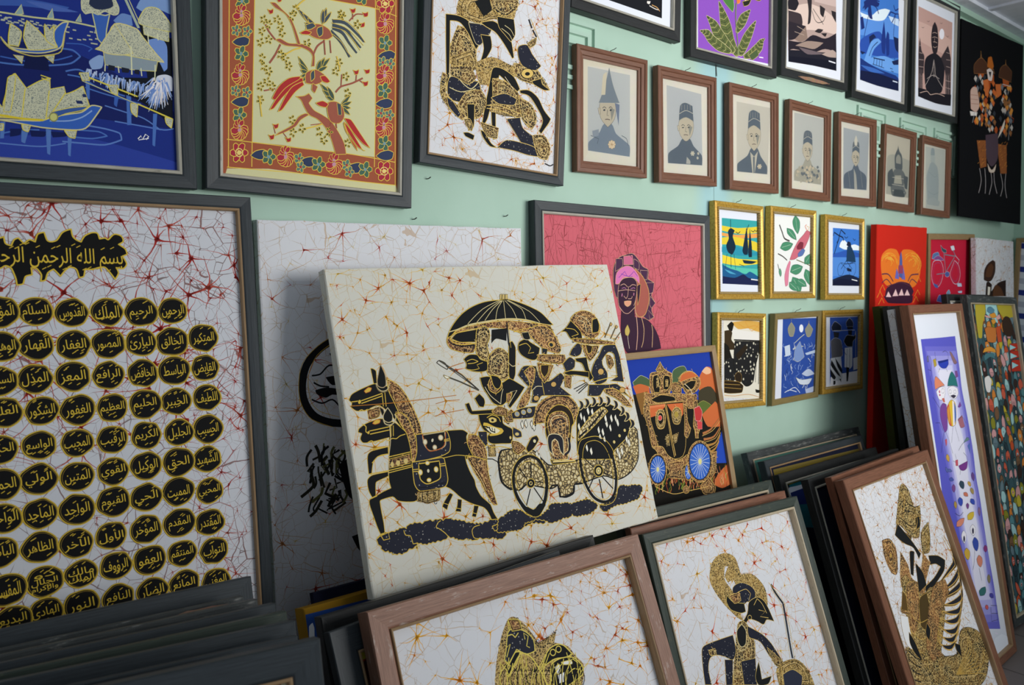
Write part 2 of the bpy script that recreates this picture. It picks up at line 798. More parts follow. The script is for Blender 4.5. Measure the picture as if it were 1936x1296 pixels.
    (58, 42, 32),
    (192, 56, 40),
    (168, 220, 224),
    (74, 120, 128),
    (232, 228, 224),
    (232, 120, 40),
    (216, 80, 32),
    (240, 168, 56),
    (240, 136, 40),
    (240, 184, 64),
    (232, 192, 72),
    (90, 48, 72),
    (106, 106, 184),
    (200, 80, 96),
    (80, 96, 160),
    (138, 64, 96),
    (154, 64, 96),
    (60, 28, 52),
    (58, 24, 48),
    (240, 200, 200),
    (90, 44, 64),
    (200, 32, 60),
    (90, 120, 168),
    (192, 208, 224),
    (138, 74, 138),
    (200, 208, 224),
    (56, 80, 90),
    (224, 232, 240),
    (106, 138, 154),
    (80, 96, 176),
    (122, 154, 184),
    (90, 56, 32),
    (42, 28, 20),
    (232, 224, 208),
    (122, 20, 24),
    (216, 212, 184),
    (24, 24, 26),
    (42, 42, 28),
    (184, 184, 160)]
MATCODE = {'G': 'gold_filigree', 'C': 'copper_filigree', 'D': 'dense_gilt', 'S': 'scale_pattern', 'N': 'navy_dotted', 'P': 'black_spotted', 'T': 'silver_glitter'}
class Art:
    """flat dye shapes gathered into one mesh; coordinates in millimetres, v down from the frame's top"""
    def __init__(s, W, H, seed=1):
        s.W, s.H = W, H; s.v = []; s.f = []; s.c = []; s.m = []; s.mats = ['dye_paint']; s.layer = 0
        s.rnd = random.Random(seed); s.clip = (0, 0, W, H)
    def mi(s, name):
        if name not in s.mats: s.mats.append(name)
        return s.mats.index(name)
    def add(s, pts, tris, col, mat=0):
        b = len(s.v); y = s.layer
        x0, z0, x1, z1 = s.clip
        s.v += [(min(max(p[0], x0), x1) * 0.001, -y, -min(max(p[1], z0), z1) * 0.001) for p in pts]
        for t in tris:
            s.f.append(tuple(b + i for i in t)); s.c.append(col); s.m.append(mat)
    def poly(s, pts, col, mat=0):
        s.layer += 1
        tr = tessellate_polygon([[Vector((p[0], p[1], 0)) for p in pts]])
        s.add(pts, tr, col, mat)
    def line(s, pts, w, col, mat=0, closed=False, w2=None, bump=True):
        if bump: s.layer += 1
        n = len(pts)
        if n < 2: return
        L, Rr = [], []
        for i in range(n):
            if closed: a, b = pts[i - 1], pts[(i + 1) % n]
            else: a, b = pts[max(i - 1, 0)], pts[min(i + 1, n - 1)]
            dx, dy = b[0] - a[0], b[1] - a[1]; q = math.hypot(dx, dy) or 1
            ww = w if w2 is None else w + (w2 - w) * i / (n - 1)
            nx, ny = -dy / q * ww / 2, dx / q * ww / 2
            L.append((pts[i][0] + nx, pts[i][1] + ny)); Rr.append((pts[i][0] - nx, pts[i][1] - ny))
        tris = [(i, (i + 1) % n, n + (i + 1) % n, n + i) for i in range(n if closed else n - 1)]
        s.add(L + Rr, tris, col, mat)
    def ellipse(s, cx, cy, ax, ay, bx, by, n=20):
        return [(cx + ax * math.cos(a) + bx * math.sin(a), cy + ay * math.cos(a) + by * math.sin(a)) for a in [2 * math.pi * i / n for i in range(n)]]
    def squiggle(s, pts, light, dark):
        """wax-pen curls inside a gold area"""
        x0, x1 = min(p[0] for p in pts), max(p[0] for p in pts); y0, y1 = min(p[1] for p in pts), max(p[1] for p in pts)
        n = int(min(420, (x1 - x0) * (y1 - y0) / 55)); b = len(pts)
        s.layer += 1; base = s.layer
        for k in range(n):
            x, y = s.rnd.uniform(x0, x1), s.rnd.uniform(y0, y1); inside = False; j = b - 1
            for i in range(b):
                if (pts[i][1] > y) != (pts[j][1] > y) and x < (pts[j][0] - pts[i][0]) * (y - pts[i][1]) / (pts[j][1] - pts[i][1]) + pts[i][0]: inside = not inside
                j = i
            if not inside: continue
            a = s.rnd.uniform(0, 6.28); d = s.rnd.uniform(0.5, 1.3) * s.rnd.choice((-1, 1)); q = [(x, y)]
            st = s.rnd.uniform(2.2, 3.6)
            for _ in range(4):
                q.append((q[-1][0] + st * math.cos(a), q[-1][1] + st * math.sin(a))); a += d
            s.layer = base + k % 4
            s.line(q, s.rnd.uniform(0.9, 1.5), light if k % 2 else dark, bump=False)
        s.layer = base + 5
        cx, cy = sum(p[0] for p in pts) / b, sum(p[1] for p in pts) / b
        if (x1 - x0) * (y1 - y0) < 700: return
        for k, c in ((0.84, dark), (0.66, light), (0.60, dark)):
            q = [(cx + (p[0] - cx) * k, cy + (p[1] - cy) * k) for p in pts]
            for x, y in q:
                inside = False; j = b - 1
                for i in range(b):
                    if (pts[i][1] > y) != (pts[j][1] > y) and x < (pts[j][0] - pts[i][0]) * (y - pts[i][1]) / (pts[j][1] - pts[i][1]) + pts[i][0]: inside = not inside
                    j = i
                if not inside: break
            else: s.line(q, 1.5, c, closed=True)
    def fill(s, code, pts):
        """code: colour hex or texture letter, optional /outline colour*width"""
        c, _, o = code.partition('/')
        if c != '-':
            if c not in MATCODE: s.poly(pts, hexcol(c))
            else:
                s.poly(pts, (1, 1, 1, 1), s.mi(MATCODE[c]))
                if c in 'GDC': s.squiggle(pts, hexcol('dcc084' if c != 'C' else 'dcae6c'), hexcol('17130f' if c != 'C' else '2c1a10'))
        if o:
            oc, _, ow = o.partition('*')
            s.line(pts, float(ow or 1.6), hexcol(oc), closed=True)
    def draw(s, text):
        """one shape a line: op, colour code, then points as a start and steps (millimetres)"""
        def pts_of(tok):
            v = list(map(int, tok)); x, y = v[0], v[1]; out = [(x, y)]
            for i in range(2, len(v), 2):
                x += v[i]; y += v[i + 1]; out.append((x, y))
            return out
        for ln in text.strip().split('\n'):
            a = ln.split(); op, code = a[0], a[1]
            if op in 'fs':
                pts = pts_of(a[2:])
                if op == 's': pts = smooth_pts(pts, True)
                s.fill(code, pts)
            elif op in 'lc':
                w = a[2]; pts = pts_of(a[3:])
                if op == 'c': pts = smooth_pts(pts, False)
                if '>' in w:
                    p, q = w.split('>'); s.line(pts, float(p), hexcol(code), w2=float(q))
                else: s.line(pts, float(w), hexcol(code))
            elif op == 'e':
                s.fill(code, s.ellipse(*map(int, a[2:])))
    def stars(s, n, cols, reach, wn, seed, area=None, holes=()):
        """crackle: nodes with tapering dyed cracks between near neighbours"""
        rnd = random.Random(seed); x0, y0, x1, y1 = area or s.clip
        gap = 0.62 * math.sqrt(max((x1 - x0) * (y1 - y0), 1) / n); P = []
        for _ in range(n):
            for _try in range(6):
                p = (rnd.uniform(x0, x1), rnd.uniform(y0, y1))
                if all(abs(p[0] - q[0]) + abs(p[1] - q[1]) > gap for q in P): break
            P.append(p)
        s.layer += 1
        for i, p in enumerate(P):
            nb = sorted((math.hypot(p[0] - q[0], p[1] - q[1]), j) for j, q in enumerate(P) if j != i)[:3]
            first = rnd.uniform(0, 6.28); rays = rnd.randint(2, 6)
            nb += [(0, -1 - m) for m in range(rays)]
            big = rnd.random() ** 2.2
            hot = cols[0] if rnd.random() < 0.35 + 0.4 * big else cols[1]
            for d, j in nb:
                if j >= 0 and (d > reach * (0.7 + 0.8 * rnd.random()) or (j < i and rnd.random() < 0.5)): continue
                if j < 0:
                    an = first - j * 6.28 / rays + rnd.uniform(-0.3, 0.3); ln = reach * rnd.uniform(0.25, 0.95) * (0.5 + big)
                    q = (p[0] + ln * math.cos(an), p[1] + ln * math.sin(an))
                else: q = P[j]
                k = rnd.uniform(-0.10, 0.10); f = rnd.uniform(0.45, 1.0)
                dx, dy = q[0] - p[0], q[1] - p[1]
                pts = []
                for u in (0, 0.14, 0.35, 0.6, 0.8, 1.0):
                    g = u * f; sag = k * 4 * u * (1 - u) + rnd.uniform(-0.035, 0.035)
                    pts.append((p[0] + dx * g - dy * sag * 0.6, p[1] + dy * g + dx * sag * 0.6))
                w = wn * (0.30 + 0.8 * big)
                ws = [w, w * 0.5, w * 0.3, w * 0.22, w * 0.19, w * 0.12]
                if j < 0: ws = [v * 0.8 for v in ws]
                for a in range(5):
                    c = hexcol(hot if a < 2 else (cols[1] if a < 4 else cols[2]))
                    pa, pb = pts[a], pts[a + 1]; L = math.hypot(pb[0] - pa[0], pb[1] - pa[1]) or 1
                    nx, ny = -(pb[1] - pa[1]) / L / 2, (pb[0] - pa[0]) / L / 2
                    s.add([(pa[0] + nx * ws[a], pa[1] + ny * ws[a]), (pb[0] + nx * ws[a + 1], pb[1] + ny * ws[a + 1]),
                           (pb[0] - nx * ws[a + 1], pb[1] - ny * ws[a + 1]), (pa[0] - nx * ws[a], pa[1] - ny * ws[a])], [(0, 1, 2, 3)], c)
            if big > 0.45:
                r = wn * (0.25 + 0.5 * big)
                pts = [(p[0] + r * math.cos(t) * rnd.uniform(0.5, 1.3), p[1] + r * math.sin(t) * rnd.uniform(0.5, 1.3)) for t in [k * math.pi / 4 for k in range(8)]]
                s.add(pts, [tuple(range(8))], hexcol(hot))
    def ground(s, mat, x0, y0, x1, y1):
        """the cloth or paper itself, first layer"""
        s.clip = (x0, y0, x1, y1)
        m = s.mi(mat)
        s.add([(x0, y0), (x1, y0), (x1, y1), (x0, y1)], [(3, 2, 1, 0)], (1, 1, 1, 1), m)
    def text(s, body, x, y, h, w, col, rot=0.0, bold=0.0):
        """lettering turned to mesh; x,y = middle, h,w = box size in mm"""
        cu = bpy.data.curves.new('lettering', 'FONT'); cu.body = body; cu.offset = bold
        cu.resolution_u = 2
        ob = bpy.data.objects.new('lettering', cu); COL.objects.link(ob)
        me = bpy.data.meshes.new_from_object(ob)
        vs_ = [v.co.copy() for v in me.vertices]
        if vs_:
            ax, bx = min(v.x for v in vs_), max(v.x for v in vs_); ay, by = min(v.y for v in vs_), max(v.y for v in vs_)
            kx, ky = w / max(bx - ax, 1e-4), h / max(by - ay, 1e-4)
            cr, sr = math.cos(rot), math.sin(rot)
            pts = []
            for v in vs_:
                u, t = (v.x - (ax + bx) / 2) * kx, -(v.y - (ay + by) / 2) * ky
                pts.append((x + u * cr - t * sr, y + u * sr + t * cr))
            s.layer += 1
            s.add(pts, [tuple(p.vertices) for p in me.polygons], hexcol(col))
        bpy.data.objects.remove(ob, do_unlink=True); bpy.data.meshes.remove(me); bpy.data.curves.remove(cu)
    def build(s, name, parent, t, z_top, drop=0.0):
        k = min(6e-6, 0.0014 / max(s.layer, 1))
        s.v = [(p[0], p[1] * k, p[2]) for p in s.v]
        o = mesh_obj(name, s.v, s.f, s.mats, parent, fmat=s.m, cols=s.c)
        o.location = (-s.W / 2000, -t, z_top)
        return o

# ---------------------------------------------------------------- framed pictures
def axes(yw, ln, rl):
    ux = Vector((math.cos(yw), -math.sin(yw), 0)); nh = Vector((-math.sin(yw), -math.cos(yw), 0))
    v = Vector((0, 0, 1)) * math.cos(ln) - nh * math.sin(ln)
    c, s = math.cos(rl), math.sin(rl)
    return c * ux + s * v, -s * ux + c * v
def thing(name, label, cat, group=None):
    o = bpy.data.objects.new(name, None); COL.objects.link(o); o.empty_display_size = 0.05
    o['label'] = label; o['category'] = cat
    if group: o['group'] = group
    return o
PLACES = {
    'boats': (0.1207, 0.0350, 2.6021, 0.0134, -0.0042, 0.0106, 0.8500, 0.8000),
    'birds': (0.8465, 0.0400, 2.3902, -0.0046, -0.0106, -0.0191, 0.5238, 0.5850),
    'wayang': (1.4044, 0.0400, 2.6096, -0.0012, -0.0087, -0.0388, 0.5151, 0.7000),
    'mat': (1.9186, 0.0350, 2.9282, -0.0014, 0.0043, -0.0096, 0.5124, 0.5000),
    'flower': (2.4824, 0.0350, 2.9461, 0.0111, -0.0041, 0.0210, 0.5232, 0.5500),
    'sepia': (3.0401, 0.0350, 2.9806, 0.0032, -0.0159, 0.0316, 0.5130, 0.5500),
    'blue': (3.5954, 0.0350, 2.9713, 0.0012, -0.0034, 0.0146, 0.5217, 0.5500),
    'buddha': (4.1509, 0.0350, 3.0298, 0.0019, 0.0051, 0.0222, 0.5272, 0.5940),
    'cloth': (4.7970, 0.0600, 2.9735, 0.0693, 0.0322, -0.0157, 0.7283, 1.0166),
    'p1': (1.8521, 0.0300, 2.3366, 0.0003, -0.0108, 0.0212, 0.3233, 0.3829),
    'p2': (2.2253, 0.0300, 2.3393, -0.0044, 0.0012, 0.0334, 0.3233, 0.3856),
    'p3': (2.6222, 0.0300, 2.3457, -0.0028, 0.0132, 0.0233, 0.3250, 0.3875),
    'p4': (3.0220, 0.0300, 2.3414, -0.0031, 0.0168, 0.0038, 0.3241, 0.3852),
    'p5': (3.4115, 0.0300, 2.3484, 0.0133, 0.0206, 0.0156, 0.3303, 0.3918),
    'p6': (3.8246, 0.0300, 2.3455, 0.0040, 0.0053, -0.0074, 0.3259, 0.3874),
    'p7': (4.2227, 0.0300, 2.3424, 0.0131, 0.0166, -0.0085, 0.3288, 0.3907),
    'g1': (2.5403, 0.0300, 1.9078, 0.0108, 0.0530, -0.0103, 0.3061, 0.3607),
    'g2': (2.9142, 0.0300, 1.9127, 0.0095, 0.0213, -0.0026, 0.3333, 0.3658),
    'g3': (3.3259, 0.0300, 1.9019, 0.0038, 0.0353, -0.0082, 0.3372, 0.3647),
    'g4': (2.5731, 0.0300, 1.4956, -0.0029, 0.0495, -0.0408, 0.3173, 0.3628),
    'g5': (2.9729, 0.0300, 1.4893, -0.0119, -0.0221, 0.0131, 0.3618, 0.3747),
    'g6': (3.3346, 0.0300, 1.4920, 0.0242, 0.0282, -0.0034, 0.3370, 0.3639),
    'kali': (0.0608, 0.0450, 1.7913, 0.0292, 0.0756, 0.0070, 1.2000, 1.4500),
    'pale': (1.0694, 0.0400, 1.7570, 0.0229, 0.0240, 0.0174, 0.7687, 1.0000),
    'chariot': (1.2290, 0.1650, 1.6501, 0.0640, 0.2696, 0.0280, 0.8724, 0.7383),
    'pink': (1.9265, 0.0400, 1.8501, 0.0220, 0.0357, -0.0028, 0.8142, 0.8000),
    'carriage': (2.0347, 0.1200, 1.3897, -0.0012, 0.1993, 0.0094, 0.5000, 0.5600),
    'black2': (1.9827, 0.3000, 0.9426, 0.0072, 0.3333, -0.0187, 0.7500, 0.9867),
    'brown2': (1.9683, 0.3600, 0.9218, 0.0095, 0.3145, -0.0237, 0.7500, 0.9567),
    'wy': (1.9459, 0.4200, 0.9219, 0.0195, 0.3642, -0.0232, 0.7312, 0.9744),
    'br': (1.0611, 0.5200, 0.9910, 0.0049, 0.4025, -0.0027, 0.7475, 1.0720),
    'm1': (1.0126, 0.4200, 0.9665, -0.0045, 0.3143, 0.0105, 0.7461, 1.0084),
    'm2': (0.9284, 0.4700, 0.9668, -0.0160, 0.3888, 0.0396, 0.6000, 1.0297),
    'yellow': (1.0254, 0.2620, 0.9181, -0.0011, 0.3142, 0.0027, 0.7000, 0.9604),
    'navy': (1.0769, 0.2000, 0.9204, -0.0014, 0.3142, 0.0034, 0.7000, 0.9626),
    'r1': (2.7930, 0.5000, 0.9632, -0.0051, 0.3544, 0.0227, 0.6551, 1.0159),
    'r2': (2.8290, 0.4450, 0.9607, -0.0124, 0.3147, 0.0252, 0.6865, 0.9980),
    'r3': (2.7979, 0.3800, 0.9447, -0.0104, 0.3148, 0.0221, 0.6888, 0.9822),
    't3': (2.8554, 0.2500, 0.9244, -0.0030, 0.3142, 0.0071, 0.7317, 0.9655),
    't2': (2.8704, 0.1800, 0.9610, -0.0038, 0.3142, 0.0098, 0.7339, 1.0030),
    't1': (2.9377, 0.1000, 0.9748, -0.0008, 0.3142, 0.0022, 0.8464, 1.0201),
    'purple': (3.5065, 0.3500, 1.5210, -0.0453, 0.1826, -0.0034, 0.5907, 1.5417),
    'v4': (3.5930, 0.2750, 1.5164, -0.0005, 0.1803, 0.0012, 0.5000, 1.5371),
    'v3': (3.6351, 0.2250, 1.4995, -0.0015, 0.1927, 0.0037, 0.5000, 1.5229),
    'v2': (3.7001, 0.1700, 1.5093, 0.0010, 0.1617, -0.0027, 0.5000, 1.5246),
    'v1': (3.7269, 0.1200, 1.5074, 0.0016, 0.1543, -0.0043, 0.5000, 1.5205),
    'mosaic': (4.3757, 0.2600, 1.5460, -0.0034, 0.1816, -0.0274, 0.6380, 1.5597),
    'w2': (4.2272, 0.2000, 1.5559, -0.0004, 0.1744, -0.0151, 0.5000, 1.5722),
    'red': (3.8295, 0.0500, 1.8833, 0.0020, 0.0064, 0.0133, 0.5170, 1.8760),
    'bike': (4.3971, 0.0500, 1.8698, 0.0017, 0.0147, 0.0344, 0.5685, 1.8573),
    'girl': (4.8738, 0.0850, 1.8561, -0.0001, 0.0524, -0.0063, 0.5429, 1.8530),
    'f0': (-0.0523, 0.7600, 1.1313, 0.1769, 0.3089, 0.0021, 1.0000, 1.1824),
    's1': (-0.0287, 0.6500, 1.0888, 0.1200, 0.2967, -0.0192, 1.0000, 1.1252),
    's2': (-0.0099, 0.6000, 1.0897, 0.1181, 0.2967, -0.0192, 1.0000, 1.1261),
    's3': (0.0006, 0.5500, 1.0773, 0.0968, 0.2967, -0.0110, 1.0000, 1.1171),
    's4': (0.0077, 0.4900, 1.0659, 0.0878, 0.2967, -0.0075, 1.0000, 1.1069),
    's5': (0.0011, 0.4300, 1.0532, 0.0808, 0.2967, -0.0047, 1.0000, 1.0950),
    's6': (-0.0005, 0.3700, 1.0384, 0.0755, 0.2967, -0.0025, 1.0000, 1.0806),
    's7': (0.0411, 0.3000, 1.0415, 0.0684, 0.2967, 0.0007, 1.0000, 1.0848),
}
def root(key, name, label, cat, t, group=None):
    """Empty at the middle of the picture's bottom edge, back side; x right, z up the picture, -y out of it"""
    x, ytop, z, yw, ln, rl, W, H = PLACES[key]
    U, V = axes(yw, ln, rl); N = U.cross(V)
    o = thing(name, label, cat, group)
    p = Vector((x, -ytop, z)) - V * H - N * t
    m = Matrix((U, -N, V)).transposed().to_4x4(); m.translation = p
    o.matrix_world = m
    return o, W, H
def hook(r, H, t):
    """bent wire nail the frame hangs from"""
    bm = bmesh.new()
    pts = [(-0.006, -0.002, H - 0.004), (0.0, -0.010, H + 0.007), (0.006, -0.018, H + 0.010), (0.012, -0.022, H + 0.015)]
    for a, b in zip(pts, pts[1:]):
        a, b = Vector(a), Vector(b); d = b - a
        m = Matrix.Translation((a + b) / 2) @ d.to_track_quat('Z', 'Y').to_matrix().to_4x4()
        bmesh.ops.create_cone(bm, cap_ends=True, segments=6, radius1=0.0011, radius2=0.0011, depth=d.length * 1.1, matrix=m)
    me = bpy.data.meshes.new('hanging_nail'); bm.to_mesh(me); bm.free(); me.materials.append(MATS['nail_steel'])
    link(bpy.data.objects.new('hanging_nail', me), r)
def framed(key, name, label, style, art=None, ground='white_batik_cloth', t=0.028, rail=None, group=None, mat_paper=None, nail=False, cat='picture'):
    """a framed picture: mitred rail, inner trim, backing board, painted sheet"""
    r, W, H = root(key, name, label, cat, t, group)
    st = STYLES[style]
    rw = rail or st['rail']
    prof = [(0, 0), (0, t * 0.92), (0.002, t), (rw * 0.5, t * st.get('dip', 0.97)), (rw - 0.004, t * st.get('inn', 0.93)), (rw, t * 0.86), (rw, 0)]
    if st.get('step'):
        prof = [(0, 0), (0, t * 0.9), (0.002, t * 0.96), (rw * 0.35, t), (rw * 0.42, t * 0.86), (rw * 0.75, t * 0.80), (rw * 0.8, t * 0.62), (rw, t * 0.55), (rw, 0)]
    moulding('frame', W, H, prof, st['mat'], r)
    tw = st.get('trim', 0)
    rec = t * st.get('rec', 0.45)
    if tw:
        q = rw
        moulding('inner_trim', W, H, [(q, rec * 0.5), (q, t * 0.96), (q + 0.0015, t * 1.0), (q + tw * 0.7, t * 0.97), (q + tw, t * 0.85), (q + tw, rec * 0.5)], st['trimmat'], r)
    ins = rw + tw
    box('backing_board', -W / 2 + rw * 0.5, W / 2 - rw * 0.5, -0.006, -0.002, rw * 0.5, H - rw * 0.5, 'backing_board', r)
    if st.get('glass'):
        v = [(-W / 2 + ins - .002, -rec - 0.006, ins - .002), (W / 2 - ins + .002, -rec - 0.006, ins - .002), (W / 2 - ins + .002, -rec - 0.006, H - ins + .002), (-W / 2 + ins - .002, -rec - 0.006, H - ins + .002)]
        mesh_obj('glass_pane', v, [(0, 1, 2, 3)], ['picture_glass'], r)
    A = Art(W * 1000, H * 1000, len(name))
    i = ins * 1000 - 2
    A.ground(ground, i, i, W * 1000 - i, H * 1000 - i)
    if art: art(A)
    o = A.build('painting', r, rec, H)
    if nail: hook(r, H, t)
    return r
def canvas(key, name, label, art=None, ground='cream_batik_cloth', side=None, t=0.03, group=None):
    """cloth stretched over a wooden strainer, no frame: soft rounded edge"""
    r, W, H = root(key, name, label, 'canvas picture', t, group)
    # body: a cushion-edged slab, its sides a little uneven like wrapped cloth
    rnd = random.Random(len(name) * 7 + int(W * 100))
    n = 14; ring = []
    per = [(-W / 2, z / n * H) for z in range(n, 0, -1)] + [(-W / 2 + x / n * W, 0) for x in range(n)] + [(W / 2, z / n * H) for z in range(n)] + [(W / 2 - x / n * W, H) for x in range(n)]
    prof = [(0.0, 0.0), (0.0, t * 0.5), (0.0, t * 0.93), (0.0018, t - 0.0006), (0.005, t - 0.0004)]
    verts, faces = [], []
    wob = [rnd.uniform(-0.0012, 0.0012) for _ in per]
    for d, y in prof:
        for (x, z), wv_ in zip(per, wob):
            dx = d + wv_ * (1 if y > 0 else 0)
            verts.append((x * (1 - 2 * dx / W), -y, H / 2 + (z - H / 2) * (1 - 2 * dx / H)))
    N_ = len(per)
    for i in range(len(prof) - 1):
        for k in range(N_):
            l = (k + 1) % N_
            faces.append((i * N_ + k, i * N_ + l, (i + 1) * N_ + l, (i + 1) * N_ + k))
    faces.append(tuple(range((len(prof) - 1) * N_, len(prof) * N_)))
    mesh_obj('wrapped_edge', verts, faces, [side or ground], r, smooth=False)
    moulding('strainer', W - 0.006, H - 0.006, [(0, 0), (0, t * 0.6), (0.03, t * 0.6), (0.03, 0)], 'backing_board', r, z0=0.003)
    A = Art(W * 1000, H * 1000, len(name))
    A.ground(ground, 3, 3, W * 1000 - 3, H * 1000 - 3)
    if art: art(A)
    A.build('painting', r, t, H)
    return r
STYLES = {
    'charcoal': dict(rail=0.030, mat='charcoal_painted_wood', trim=0.008, trimmat='silver_trim', rec=0.6),
    'charcoal_bronze': dict(rail=0.026, mat='charcoal_painted_wood', trim=0.006, trimmat='bronze_trim', rec=0.55),
    'black': dict(rail=0.032, mat='black_painted_wood', trim=0.008, trimmat='silver_trim', rec=0.55),
    'green_black': dict(rail=0.030, mat='green_black_wood', trim=0.008, trimmat='cream_trim', rec=0.3),
    'worn': dict(rail=0.030, mat='worn_charcoal_wood', trim=0.006, trimmat='cream_trim', rec=0.5),
    'brown': dict(rail=0.040, mat='reddish_brown_wood', trim=0.006, trimmat='bronze_trim', rec=0.5),
    'dusty_brown': dict(rail=0.042, mat='dusty_brown_wood', trim=0.006, trimmat='bronze_trim', rec=0.45),
    'portrait': dict(rail=0.036, mat='portrait_brown_wood', step=True, rec=0.3, glass=True),
    'gilt': dict(rail=0.020, mat='gilt_moulding', trim=0.009, trimmat='gilt_beading', rec=0.5, dip=1.05),
    'olive_gilt': dict(rail=0.030, mat='olive_gilt_wood', rec=0.5),
    'tan': dict(rail=0.026, mat='tan_wood', rec=0.4),
    'dark_brown': dict(rail=0.026, mat='dark_brown_wood', rec=0.4, trim=0.006, trimmat='bronze_trim'),
}

# ---------------------------------------------------------------- the room
def struct(o):
    o['kind'] = 'structure'; return o
XR, ZC = 5.40, 3.06
t = NT('mint_plaster', 0.75, 0.2)
co = t.coord('Object')
n1 = t.noise(co, 1.6, 5, 0.6); n2 = t.noise(co, 7, 6, 0.65)
base = t.ramp(n1.outputs[0], [(0.35, rgb(172, 202, 184)), (0.65, rgb(182, 211, 194))]).outputs[0]
stain = t.ramp(n2.outputs[0], [(0.62, (0, 0, 0, 1)), (0.78, (1, 1, 1, 1))]).outputs[0]
base = t.mix(t.math('MULTIPLY', stain, 0.22), base, rgb(150, 186, 170))
# old sky-blue repaint running down over the joint in the plaster
sx = t.n('ShaderNodeSeparateXYZ'); t.l(co, sx.inputs[0])
nb = t.noise(t.coord('Object', (1, 1, 0.5)), 3.0, 3)
dx = t.math('ABSOLUTE', t.math('SUBTRACT', t.math('ADD', sx.outputs[0], t.math('MULTIPLY', t.math('SUBTRACT', nb.outputs[0], 0.5), 0.12)), 2.42))
blue = t.ramp(dx, [(0.05, (1, 1, 1, 1)), (0.13, (0, 0, 0, 1))]).outputs[0]
base = t.mix(t.math('MULTIPLY', blue, 0.7), base, rgb(160, 204, 214))
crx = t.noise(t.coord('Object', (1, 1, 1)), 7, 3)
cr = t.math('ABSOLUTE', t.math('SUBTRACT', t.math('ADD', sx.outputs[0], t.math('MULTIPLY', t.math('SUBTRACT', crx.outputs[0], 0.5), 0.02)), 2.42))
base = t.mix(t.math('MULTIPLY', t.math('LESS_THAN', cr, 0.0016), 0.7), base, rgb(90, 110, 104))
t.base(base); t.bump(n2.outputs[0], 0.15, 0.004)
MATS['mint_plaster'] = t.m
t = NT('ceiling_plaster', 0.85, 0.1)
n1 = t.noise(t.coord('Object'), 4, 6, 0.65)
t.base(t.ramp(n1.outputs[0], [(0.3, rgb(206, 212, 222)), (0.55, rgb(224, 228, 236)), (0.75, rgb(170, 176, 180))]).outputs[0])
t.bump(n1.outputs[0], 0.3, 0.01)
MATS['ceiling_plaster'] = t.m
t = NT('grey_floor_tiles', 0.5, 0.3)
br = t.n('ShaderNodeTexBrick'); br.offset = 0.0
t.l(t.coord('Object'), br.inputs['Vector'])
br.inputs['Scale'].default_value = 1.0; br.inputs['Brick Width'].default_value = 0.4; br.inputs['Row Height'].default_value = 0.4
br.inputs['Mortar Size'].default_value = 0.004
br.inputs['Color1'].default_value = rgb(112, 104, 102); br.inputs['Color2'].default_value = rgb(120, 112, 108); br.inputs['Mortar'].default_value = rgb(70, 66, 64)
t.base(br.outputs[0])
MATS['grey_floor_tiles'] = t.m

struct(box('floor', -2.2, XR + 0.1, -4.6, 0.12, -0.1, 0.0, 'grey_floor_tiles'))
struct(box('wall_left', -2.2, XR + 0.12, 0.0, 0.12, 0.0, ZC + 0.1, 'mint_plaster'))
struct(box('wall_right', XR, XR + 0.12, -4.6, -0.0, 0.0, ZC + 0.1, 'mint_plaster'))
struct(box('ceiling', -2.2, XR + 0.1, -4.6, 0.12, ZC, ZC + 0.1, 'ceiling_plaster'))

# concentric stepped relief vents under the top row, plaster cornice, ceiling joint
def stepped_vent(n, xr, ztop, w, h):
    verts_prof = [(0, 0), (0, 0.010), (0.012, 0.010), (0.014, 0.001), (0.028, 0.001), (0.030, 0.010), (0.042, 0.010), (0.044, 0.001), (0.058, 0.001), (0.060, 0.010), (0.072, 0.010), (0.074, 0.0)]
    o = moulding('trim_%d' % n, w, h, verts_prof, 'mint_plaster', None, z0=ztop - h, x0=xr - w / 2, closed=False)
    return struct(o)
stepped_vent(1, 1.797, 2.410, 0.30, 0.21)
stepped_vent(2, 3.717, 2.405, 0.27, 0.21)
stepped_vent(3, 4.148, 2.403, 0.29, 0.21)
stepped_vent(4, 4.494, 2.401, 0.26, 0.23)
struct(box('trim_5', -2.2, XR, -0.035, 0.0, ZC - 0.045, ZC, 'mint_plaster'))
struct(box('trim_6', -2.2, XR, -0.09, -0.035, ZC - 0.018, ZC, 'ceiling_plaster'))
struct(box('trim_7', 4.62, 4.66, -4.5, -0.09, ZC - 0.012, ZC, 'ceiling_plaster'))
def stick(name, pts, r, mat, label, cat, group=None):
    cu = bpy.data.curves.new(name, 'CURVE'); cu.dimensions = '3D'; cu.bevel_depth = r; cu.bevel_resolution = 1
    sp = cu.splines.new('POLY'); sp.points.add(len(pts) - 1)
    for p, q in zip(sp.points, pts): p.co = (*q, 1)
    ob = bpy.data.objects.new('tmp', cu); COL.objects.link(ob)
    me = bpy.data.meshes.new_from_object(ob); bpy.data.objects.remove(ob, do_unlink=True)
    me.materials.clear(); me.materials.append(MATS[mat]); me.name = name
    o = link(bpy.data.objects.new(name, me)); o['label'] = label; o['category'] = cat
    if group: o['group'] = group
    return o
stick('ceiling_wire', [(4.56, -0.30, ZC - 0.009), (4.62, -0.42, ZC - 0.014), (4.9, -0.50, ZC - 0.016), (5.35, -0.62, ZC - 0.008)], 0.004, 'nail_steel', 'thin black wire running along the ceiling above the black cloth', 'wire')
for x, z, s in ((0.665, 1.755, 'below the bird painting, nearest the tall calligraphy frame'), (1.120, 1.775, 'just under the right corner of the bird painting'), (1.165, 1.885, 'between the bird painting and the seated puppet batik'), (1.43, 1.80, 'above the right end of the pale unframed batik')):
    stick('nail', [(x, 0.0, z), (x, -0.010, z), (x + 0.004, -0.014, z + 0.004)], 0.0014, 'nail_steel', 'small bare nail in the mint wall ' + s, 'nail')
